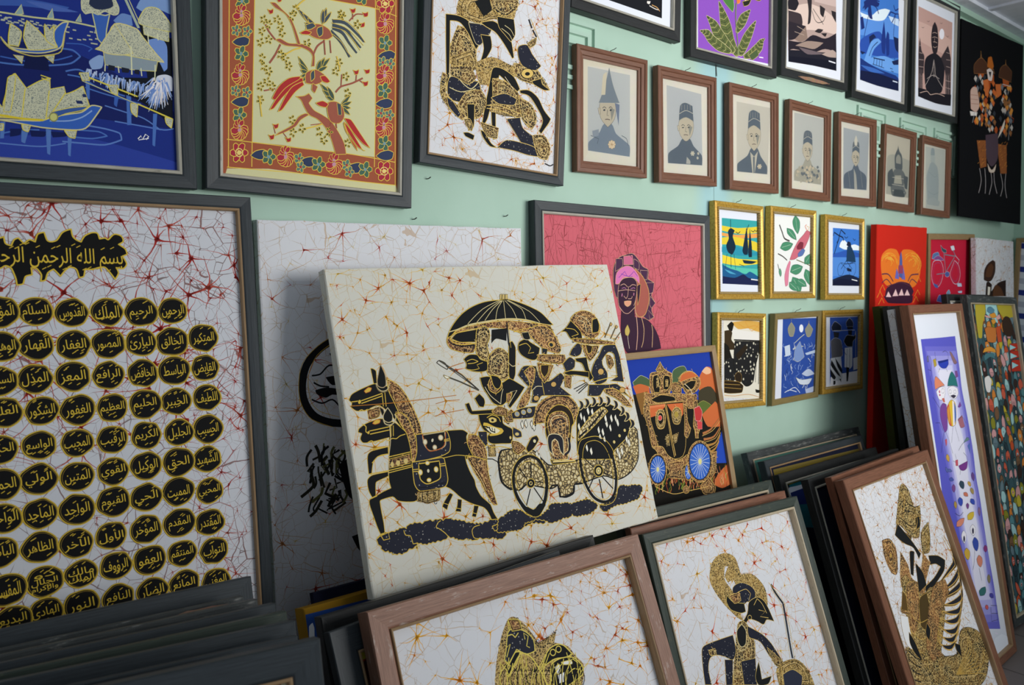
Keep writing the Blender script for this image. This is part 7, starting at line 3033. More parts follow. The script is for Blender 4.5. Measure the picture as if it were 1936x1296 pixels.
# ---- six small gilt frames
GILT = (
    ('g1', 'gilt frame with yellow and teal sunset behind dark fishing boats', 'white_paper', 'gilt', '''f 214 56 59 242 -2 -14 249 -231 -4
s 215 55 87 101 4 142 -14 -1 23 -120 13 -122 -7
s 216 54 113 101 4 142 -14 -3 17 -118 9 -122 -4
s 215 54 132 80 -7 130 13 29 12 -7 27 -132 -21 -101 1
s 217 53 166 101 -4 65 17 74 -3 -1 14 -139 5 -101 -10
s 218 56 195 96 12 133 0 -1 16 -132 10 -97 -7
s 219 51 230 100 10 135 3 -1 27 -231 -21
s 220 55 230 43 14 53 9 43 12 33 -11 58 22 -1 30 -231 -4
s 221 54 274 75 5 54 -14 33 13 69 8 -1 20 -231 -4
s 222 67 248 31 6 42 12 -42 -3
s 223 92 107 19 -13 23 8 -13 23 17 38 -22 30 -26 -9 -10 -25 16 -26
l 223 3 109 62 -2 179
l 223 2 84 191 -12 54
l 223 2 126 189 9 58
s 223 180 174 30 -92 7 78 -4 29 -22 1
s 223 216 179 14 -92 11 72 -1 39 -20 1
s 223 179 210 94 4 -34 10 -49 -1
l 223 3 224 74 -25 41
c 223 3 139 106 16 5 13 -8
c 223 3 238 96 14 4 11 -8
c 223 3 263 95 9 2 10 -6
c 223 2 157 227 33 7
l 224 4 232 283 45 3'''),
    ('g2', 'gilt frame with a pink bird among green leaves', 'white_paper', 'gilt', '''f 225 -302 39 659 -41 7 369 -354 -3
c 226 7 78 70 18 26 19 27 37 9
c 226 5 69 186 35 10 31 15
c 226 4 68 227 12 27 12 21
c 227 4 203 207 78 16 27 7
s 228/229*1.4 192 26 31 20 3 30 -15 26 -27 -21 -12 -29
l 230 1.2 195 37 12 53
s 228/229*1.4 131 81 38 5 25 20 8 20 -35 -7 -32 -17
l 230 1.2 141 87 50 32
s 228/229*1.4 84 163 19 -21 38 -6 36 7 -21 20 -36 10
l 230 1.2 97 160 65 -14
s 228/229*1.4 264 223 0 -24 32 -16 41 -4 -2 24 -26 18
l 230 1.2 274 216 51 -30
s 228/229*1.4 158 258 13 -26 40 -6 40 8 -16 22 -36 12
l 230 1.2 171 253 65 -16
s 228/229*1.4 271 244 44 15 18 31 -8 27 -40 -17 -25 -28
l 230 1.2 279 255 36 50
s 228/229*1.4 175 278 50 9 19 27 -9 27 -45 -12 -28 -23
l 230 1.2 184 287 41 44
s 228/229*1.4 206 288 37 -3 28 12 10 19 -35 1 -32 -9
l 230 1.2 216 292 53 19
s 228/229*1.4 152 299 36 0 22 16 3 19 -33 -2 -28 -13
l 230 1.2 159 304 45 24
s 228/229*1.4 84 244 9 10 2 14 -6 10 -9 -10 -4 -13
l 230 1.2 84 249 4 24
s 231/232*1.4 153 208 25 -39 37 -40 38 -26 26 -19 26 6 -10 26 -28 36 -38 33 -38 20
s 233 203 154 25 -21 26 2 -6 25 -39 5
s 234/235*1 213 182 35 -22 19 7 -19 21 -32 7
s 236/237*1.2 124 316 -7 -41 18 -42 18 -21 7 7 -12 41 -6 49
c 238 4 279 84 -14 -17 11 -7
c 239 3 285 84 13 -15 -20 -2
s 240 302 87 19 1 -16 5'''),
    ('g3', 'gilt frame with a cyclist under a palm in blue', 'white_paper', 'gilt', '''f 241 81 53 241 -4 -5 254 -239 0
s 242 150 110 29 -8 45 20 46 -5 52 9 0 16 -142 1 -45 -10
s 243 81 165 55 -9 58 -10 61 2 64 9 0 16 -238 7
s 244 81 180 238 -6 -2 84 -236 4
s 245 78 277 72 -16 75 -8 95 17 -3 33 -239 0
s 246 81 288 69 -16 167 13 0 18 -239 0
c 245 5 135 89 -21 38 -22 38
c 245 6 135 85 -43 -13 -7 15
c 245 6 135 85 15 -27 37 17
c 245 6 135 85 -7 19 -14 12
c 245 6 135 85 30 6 7 15
s 245 197 123 12 -17 23 5 7 18 -22 1
s 247 202 131 37 -2 31 38 8 30 -83 -2
s -/245*2.0 121 227 22 -23 29 0 5 26 -19 27 -30 0
s -/245*2.0 217 225 23 -27 38 7 0 30 -23 24 -30 -7
l 245 3 150 230 45 -38
l 245 3 195 192 52 36
l 245 3 180 207 75 -6
l 245 2 150 204 67 33
s 245 202 222 38 7 0 11 -38 -3
c 245 3 179 86 15 6 15 -7
c 245 3 254 91 13 8 9 -6
l 224 4 243 274 50 6'''),
    ('g4', 'gilt frame with a dark figure beside a white-spotted black cloth', 'white_batik_cloth', 'gilt', '''f 248 54 24 265 0 -11 319 -253 -23
s 249 102 37 100 -8 111 5 -6 41 -47 -6 -46 -10 -68 3
s 250 108 63 83 6 69 6 47 7 0 27 -182 -4
s 251 75 50 27 -16 17 9 -11 26 -16 0
s 252 59 69 33 -3 16 10 -5 26 22 19 -6 20 -27 0 16 32 -48 32
s 251 57 114 29 14 17 39 22 33 11 33 -78 4
s P 58 179 56 -6 33 40 -22 46 -67 4
s P/251*3 125 108 170 4 -5 31 -29 67 -17 59 -52 12 -67 -62 -6 -59
l 251 5 119 103 188 5
l 251 4 290 123 -8 155
l 251 3 272 122 -11 148
l 251 3 243 156 64 -1
s 253 130 161 62 -39 17 13 -62 46
s 253/254*1 125 239 22 -13 23 14 -6 27 -33 -8
s 255/254*1.2 58 256 89 7 34 17 -11 26 -77 0 -35 -5
l 256 1.4 60 269 99 7
l 256 1.4 60 282 110 10
s 251 261 297 41 5 0 10 -35 -1
c 257 2 60 311 65 6 90 -2 87 18
c 258 2.4 146 40 45 16 69 -8 41 20
c 258 2.4 191 32 46 37 58 -34'''),
    ('g5', 'tilted dull gold frame with blue moonlit village and small boat', 'white_paper', 'olive_gilt', '''f 259 75 24 289 6 8 343 -288 -19
e 260 220 70 16 1 1 17
c 261 3.8 149 217 1 10 6 15
c 262 4.0 210 223 -1 13 1 8
c 263 2.5 129 231 -15 11 2 13
c 261 2.7 104 256 7 13 3 12
c 264 3.9 194 267 -12 6 -7 11
c 261 2.6 156 241 11 10 -8 7
c 265 3.6 145 180 17 12 -28 10
c 263 1.8 349 300 5 11 18 6
c 264 1.7 121 204 9 8 -24 5
c 265 3.0 294 289 9 8 -3 12
c 262 4.0 326 181 -5 4 12 9
c 263 2.2 138 191 6 15 -13 1
c 264 2.7 128 272 2 11 3 9
c 263 2.2 255 298 5 12 16 8
c 261 1.5 151 174 -2 9 -16 9
c 261 2.7 247 136 6 8 4 15
c 265 3.9 89 127 -7 7 12 8
c 261 3.6 179 178 -7 11 -8 11
c 262 2.3 347 258 -9 12 -1 1
c 265 3.0 203 249 15 12 -25 10
c 262 3.7 335 145 -1 6 -15 13
c 263 2.0 141 263 -6 12 14 12
c 261 2.8 172 144 12 10 -6 6
c 264 1.9 228 130 -15 14 34 14
c 262 1.6 206 295 -1 12 13 15
c 265 3.6 233 287 17 6 -27 4
c 262 3.7 297 223 15 11 -34 9
c 265 2.8 130 171 -1 15 6 2
c 264 3.5 157 275 -13 4 -1 19
c 261 3.8 116 160 10 13 -29 6
c 261 2.1 308 138 5 10 -24 5
c 262 1.6 308 287 -15 8 -4 13
c 262 2.3 221 213 -5 10 10 7
c 265 1.8 134 177 -14 11 29 10
c 263 2.5 100 198 9 11 -11 6
c 264 3.9 218 251 -2 3 -9 11
c 262 2.6 245 272 13 15 -17 9
c 264 3.2 291 176 16 13 1 7
c 261 2.9 179 141 -11 9 -9 3
c 265 2.9 284 136 6 7 9 10
c 265 3.2 304 133 13 15 -6 9
c 263 2.8 101 253 -7 9 -8 9
c 262 3.6 236 283 -9 5 -1 15
c 261 3.0 283 200 15 10 8 8
c 262 2.5 154 287 4 10 15 12
c 262 1.9 127 190 1 8 9 18
c 262 2.2 245 282 -10 9 3 5
c 261 3.2 274 302 12 12 -5 15
c 261 2.7 318 186 -3 6 -1 10
c 264 3.3 285 153 -9 10 29 13
c 265 3.6 102 293 -3 12 24 8
c 265 3.9 144 161 11 7 -23 7
c 265 3.7 139 245 -7 12 1 5
c 265 2.2 272 142 14 6 -14 16
c 261 2.6 168 126 0 6 6 19
c 265 3.7 189 220 -13 7 12 12
c 261 3.2 153 214 -3 8 11 13
c 265 3.4 342 283 16 13 -14 0
c 261 3.2 214 187 1 6 6 15
c 264 1.8 139 278 14 6 -19 15
c 262 2.6 244 226 -7 5 -11 16
c 264 2.4 285 227 -7 8 25 5
c 263 2.4 215 168 -5 7 8 16
c 265 1.9 184 274 3 11 1 14
c 263 2.5 119 242 9 13 3 7
c 262 2.9 125 189 -10 5 27 13
c 264 3.7 168 272 15 9 -11 11
c 261 3.7 259 305 6 4 -18 16
c 262 2.7 119 252 2 9 -14 9
c 264 1.8 99 205 -7 10 -6 6
s 266/267*1.2 116 65 24 -24 29 26 -11 32 -27 -2
s 266/267*1.2 250 75 28 -24 35 27 -19 28 -28 -1
l 268 1.6 140 30 1 15
l 268 1.6 278 40 1 14
c 269 3 173 128 39 -19 33 -13
c 269 3 162 156 39 -12 41 3
s 270/271*1.2 175 157 38 -33 23 37 16 31 -46 18 -34 -10
s 272 258 177 83 -9 8 12 -77 6
s 273 95 138 39 -5 10 44 -39 4
s 274/275*1 191 274 48 15 83 1 -26 23 -69 -6
s 276 237 264 54 -18 51 27 -62 5
c 277 3 135 327 52 -10 42 27
c 277 3 269 318 9 30
c 277 3 109 331 39 -7 54 13
s 278 270 333 84 -7 -13 21 -55 10'''),
    ('g6', 'gilt frame with two striped figures wearing hats on blue', 'white_paper', 'gilt', '''f 259 74 32 256 2 -2 309 -251 -7
s 279 83 295 85 -10 159 -5 1 63 -251 -7
s 280/281*1 88 72 28 -22 50 21 0 23 -71 -3
s 280/281*1 209 56 29 -18 30 20 0 19 -56 -1
s 282 217 76 48 1 3 12 -47 -1
l 281 2 102 91 181 2
s 283 103 95 49 6 -7 22 -35 -1
s 284 224 92 37 1 -4 27 -25 -1
s 285/281*1 82 136 35 -14 50 17 15 62 -29 14 -63 -3
s 67/281*1 188 140 29 -26 59 6 15 -15 7 24 -29 15 -3 23 -48 -2
s 286 83 211 84 -3 13 93 -26 14 -56 -12 -18 -54
s 287 90 219 64 65 12 16 -33 -17 -50 -41
s 287 118 210 57 52 2 24 -38 -33
s 287 80 257 46 41 -14 10 -29 -21
s 288 199 171 63 -1 1 82 -22 15 -44 -11
l 289 3 218 176 -4 81
l 289 3 240 175 1 88
s 67 211 257 27 5 -11 58 -12 3
s 67 105 311 18 2 -3 15 -15 2
s 67 154 307 14 1 1 16
s 290/67*1 270 221 52 -5 1 56 -50 4
l 291 2 291 98 1 117
c 292 3 196 148 -29 14 44 41'''),
)
for key, lab, gr, sty, data in GILT:
    def art_g(A, data=data): A.draw(data)
    framed(key, 'framed_picture', lab, sty, art_g, gr, t=0.024, nail=True, group='small gold frames in two rows', rail=0.024 if sty == 'olive_gilt' else None)

# ---- tall calligraphy batik
FORMS = {'ا': 'FE8D', 'أ': 'FE83', 'إ': 'FE87', 'آ': 'FE81', 'د': 'FEA9', 'ذ': 'FEAB', 'ر': 'FEAD', 'ز': 'FEAF', 'و': 'FEED', 'ؤ': 'FE85', 'ة': 'FE93', 'ى': 'FEEF',
         'ب': 'FE8F', 'ت': 'FE95', 'ث': 'FE99', 'ج': 'FE9D', 'ح': 'FEA1', 'خ': 'FEA5', 'س': 'FEB1', 'ش': 'FEB5', 'ص': 'FEB9', 'ض': 'FEBD', 'ط': 'FEC1', 'ظ': 'FEC5', 'ع': 'FEC9', 'غ': 'FECD',
         'ف': 'FED1', 'ق': 'FED5', 'ك': 'FED9', 'ل': 'FEDD', 'م': 'FEE1', 'ن': 'FEE5', 'ه': 'FEE9', 'ي': 'FEF1', 'ئ': 'FE89'}
NOJOIN = set('اأإآدذروزؤةى')
def shape(word):
    """letters to their joined forms, written left to right for display"""
    out = []; joined = False
    for i, ch in enumerate(word):
        if ch not in FORMS:
            out.append(ch if ch != 'ء' else chr(0xFE80)); joined = False; continue
        b = int(FORMS[ch], 16)
        nxt = i + 1 < len(word) and word[i + 1] in FORMS and ch not in NOJOIN
        k = (3 if nxt else 1) if joined else (2 if nxt else 0)
        out.append(chr(b + k)); joined = nxt
    return ''.join(reversed(out))
NAMES = '''الرحمن الرحيم الملك القدوس السلام المؤمن
المتكبر الخالق البارئ المصور الغفار القهار الوهاب
القابض الباسط الخافض الرافع المعز المذل السميع
اللطيف الخبير الحليم العظيم الغفور الشكور العلي
الحسيب الجليل الكريم الرقيب المجيب الواسع الحكيم
الشهيد الحق الوكيل القوي المتين الولي الحميد
المحيي المميت الحي القيوم الواجد الماجد الواحد
المقتدر المقدم المؤخر الأول الآخر الظاهر الباطن
التواب المنتقم العفو الرؤوف مالك_الملك ذو_الجلال_والإكرام المقسط
المغني المانع الضار النافع النور الهادي البديع'''.split('\n')
DISCS = (
    ((1026, 247), (964, 248), (901, 246), (839, 246), (778, 242), (721, 241)),
    ((1085, 307), (1021, 312), (961, 311), (900, 310), (838, 309), (776, 306), (720, 306)),
    ((1084, 372), (1022, 373), (960, 374), (896, 373), (834, 371), (770, 370), (714, 370)),
    ((1085, 436), (1022, 438), (961, 437), (900, 439), (839, 437), (778, 432), (717, 429)),
    ((1083, 504), (1024, 504), (960, 502), (897, 502), (834, 501), (770, 498), (707, 498)),
    ((1078, 568), (1019, 566), (956, 564), (895, 566), (831, 567), (766, 562), (707, 563)),
    ((1079, 636), (1016, 628), (953, 629), (892, 627), (827, 631), (765, 628), (707, 626)),
    ((1076, 704), (1014, 693), (949, 694), (884, 694), (823, 697), (761, 692), (697, 688)),
    ((1081, 766), (1016, 758), (953, 758), (889, 756), (827, 758), (765, 758), (704, 759)),
    ((1081, 833), (1016, 824), (954, 823), (890, 821), (825, 819), (764, 818), (711, 819)),
)
def art_kali(A):
    A.stars(281, ('9a3a34', 'a8584c', '8a7068'), 90, 4.6, 31)
    A.stars(130, ('a02c28', 'b04a3c', '8a5a50'), 100, 8.0, 32, area=(700, 30, A.clip[2], 520))
    A.stars(65, ('a02c28', 'b04a3c', '8a5a50'), 90, 4.5, 33, area=(1040, 300, A.clip[2], A.H))
    rnd = random.Random(4)
    for row, pts in zip(NAMES, DISCS):
        for word, (x, y) in zip(row.split(), pts):
            r0 = 29.5 * rnd.uniform(0.95, 1.06)
            ring = []
            for k in range(14):
                a = k * math.pi / 7; r = r0 * rnd.uniform(0.94, 1.05)
                ring.append((x + r * math.cos(a) * 1.02, y + r * math.sin(a) * 0.97))
            ring = smooth_pts(ring, True)
            A.fill('121212/c8a838*2.4', ring)
            A.line([(x + (p - x) * 0.9 + 0.8, y + (q - y) * 0.9 + 0.5) for p, q in ring], 0.9, hexcol('8a7430'), closed=True)
            parts = word.split('_')
            for j, w_ in enumerate(parts):
                yy = y + (j - (len(parts) - 1) / 2) * 13 + 1
                A.text(shape(w_), x, yy, (25 if len(parts) == 1 else 14), 44 if len(w_) > 3 else 35, 'd8b83e', rot=-0.06, bold=0.002)
            for k in range(5):
                u = x + rnd.uniform(-17, 14); v = y + rnd.choice((-17, -14, 14, 17)) + rnd.uniform(-3, 3)
                A.line([(u, v), (u + 6, v - 3.5)], 1.6, hexcol('c8a838'))
    A.draw('''s 293/294*2.6 672 108 56 -5 6 -3 2 13 9 4 5 -11 7 -4 9 11 9 -8 9 4 5 -15 11 -4 4 15 7 3 10 -4 10 -15 15 -7 2 14 6 7 8 4 7 -12 13 -7 10 1 3 11 10 -2 6 3 11 -11 13 3 3 11 -9 6 12 9 3 11 -9 4 7 15 -7 10 -13 -2 4 11 -7 13 -8 -13 -9 -11 -10 0 -14 4 -12 0 -3 14 -8 2 -4 -16 -11 -4 -10 8 -7 10 -5 -7 -6 -7 -10 7 -5 14 -8 2 2 -12 -7 -12 -9 -2 1 14 -11 3 -5 14 -10 2 -1 -12 -6 -19 -9 -5 -9 5 -56 2''')
    cx, cy = 819, 140
    A.text(' '.join(reversed([shape(w_) for w_ in ('بسم', 'الله', 'الرحمن', 'الرحيم')])), cx, cy + 2, 46, 232, 'd8b83e', rot=0.012, bold=0.0)
    for k in range(26):
        u = cx - 112 + k * 8.6; v = cy + rnd.choice((-23, -20, 20, 23)) + rnd.uniform(-3, 3)
        A.line([(u, v), (u + 7, v - 4)], 1.6, hexcol('c8a838'))
framed('kali', 'framed_calligraphy', 'large batik of gold calligraphy in rows of black discs on red-cracked cloth', 'charcoal_bronze', art_kali, 'grey_white_batik_cloth')

# ---- pictures standing against the wall, middle
def art_pale(A):
    A.stars(162, ('b0483c', 'b87848', 'a08860'), 100, 4.8, 41)
    A.stars(65, ('c8a848', 'c8b068', 'b0a070'), 90, 3.0, 42)
    A.draw('''c 67 19 352 287 -97 -10 -65 5 -50 22 -37 38 -13 48 5 42 24 36 44 20 82 12 98 11
c 295 1.6 172 277 -40 22 -39 38 -12 52 5 46 24 38 52 25
c 295 1.4 172 293 -41 27 -22 39 -4 37 7 38 21 23 48 19
s 67 150 375 36 -1 17 19 -36 3
s 67 122 404 27 -4 35 8 18 19 -36 -8 -18 6 -22 -11
s 67 162 318 27 -3 4 9 -23 3
c 67 4 115 368 22 -2 23 -19 27 6
c 67 4 119 385 17 10 22 4
c 67 4 112 425 26 12 27 -6 18 19
c 67 3.7 213 617 18 17 -40 20
c 296 7.8 146 568 -12 11 14 35
c 297 4.2 126 674 -11 17 24 17
c 296 4.2 162 625 5 25 -20 2
c 296 6.1 176 674 12 17 -33 15
c 298 7.0 165 547 -8 13 0 25
c 297 4.6 161 679 -10 15 10 20
c 298 4.1 138 535 -3 20 -5 16
c 296 5.3 112 612 2 18 -7 11
c 67 5.9 240 578 -2 19 -17 4
c 297 5.3 149 577 0 15 -28 32
c 67 5.4 172 609 -9 11 34 26
c 67 4.3 121 665 -17 23 3 12
c 298 3.5 196 606 18 19 -21 7
c 297 7.8 230 616 -7 19 -18 20
c 296 4.8 121 589 0 13 6 37
c 298 5.6 240 555 -14 20 36 11
c 67 3.9 236 555 6 26 -33 22
c 296 6.4 198 652 17 16 7 39
c 297 7.5 150 634 -14 24 35 23
c 296 3.8 203 678 17 28 -9 7
c 296 7.8 192 587 15 23 -28 20
c 296 7.6 116 537 7 17 3 26
c 298 6.6 177 578 -5 21 11 4
c 67 4.9 172 664 9 23 -37 11
c 67 6.7 100 590 4 14 -6 23
c 296 6.2 110 580 -16 17 13 4
c 67 3.6 176 656 2 20 -35 -3
c 297 5.7 171 657 1 11 -32 23
c 297 5.7 178 557 -20 9 20 29
c 298 3.1 145 572 -17 16 14 21
c 297 3.4 195 615 2 19 -3 13
c 297 5.9 192 559 -1 20 -15 21
c 296 5.6 128 603 0 15 6 26
c 298 5.7 162 644 -8 19 12 9
c 298 4.6 154 561 6 22 -28 10
c 298 6.4 188 658 5 14 -12 18
c 297 6.2 106 546 -13 16 0 23
c 67 4.0 156 592 -3 16 9 7
c 296 5.3 139 542 -5 19 -27 10
c 67 4.9 229 574 5 11 -15 17
c 67 6.2 150 544 -18 14 -1 31
c 297 3.2 176 599 -5 14 25 21
c 297 5.0 104 660 -10 22 -3 14
c 67 4.4 168 616 15 20 -16 3
c 298 7.4 130 642 -6 17 -24 14
c 297 4.8 241 601 2 13 -6 16
c 298 5.7 188 566 -18 16 -3 32
c 298 3.3 231 597 -1 15 27 31
c 297 5.5 111 586 -11 24 12 25
c 67 4.2 241 566 18 25 4 3
c 296 7.9 103 610 3 25 -32 21
c 298 6.1 182 559 17 14 9 12
c 296 7.6 126 674 -17 23 -15 10
c 296 3.5 138 674 17 13 -17 14
c 297 7.8 165 665 -18 17 -3 11
c 297 3.2 231 652 3 15 -20 19
c 297 5.9 162 570 -10 14 5 35
c 296 4.1 167 554 -8 16 30 22
c 296 4.5 158 575 -1 25 -6 9
s 67 201 779 37 -5 12 43 -29 3
s 67 174 594 58 -30 23 152 -57 -38''')
canvas('pale', 'unframed_batik', 'pale unframed batik with a black ring, half hidden behind the horse carriage batik', art_pale, 'white_batik_cloth', t=0.026)
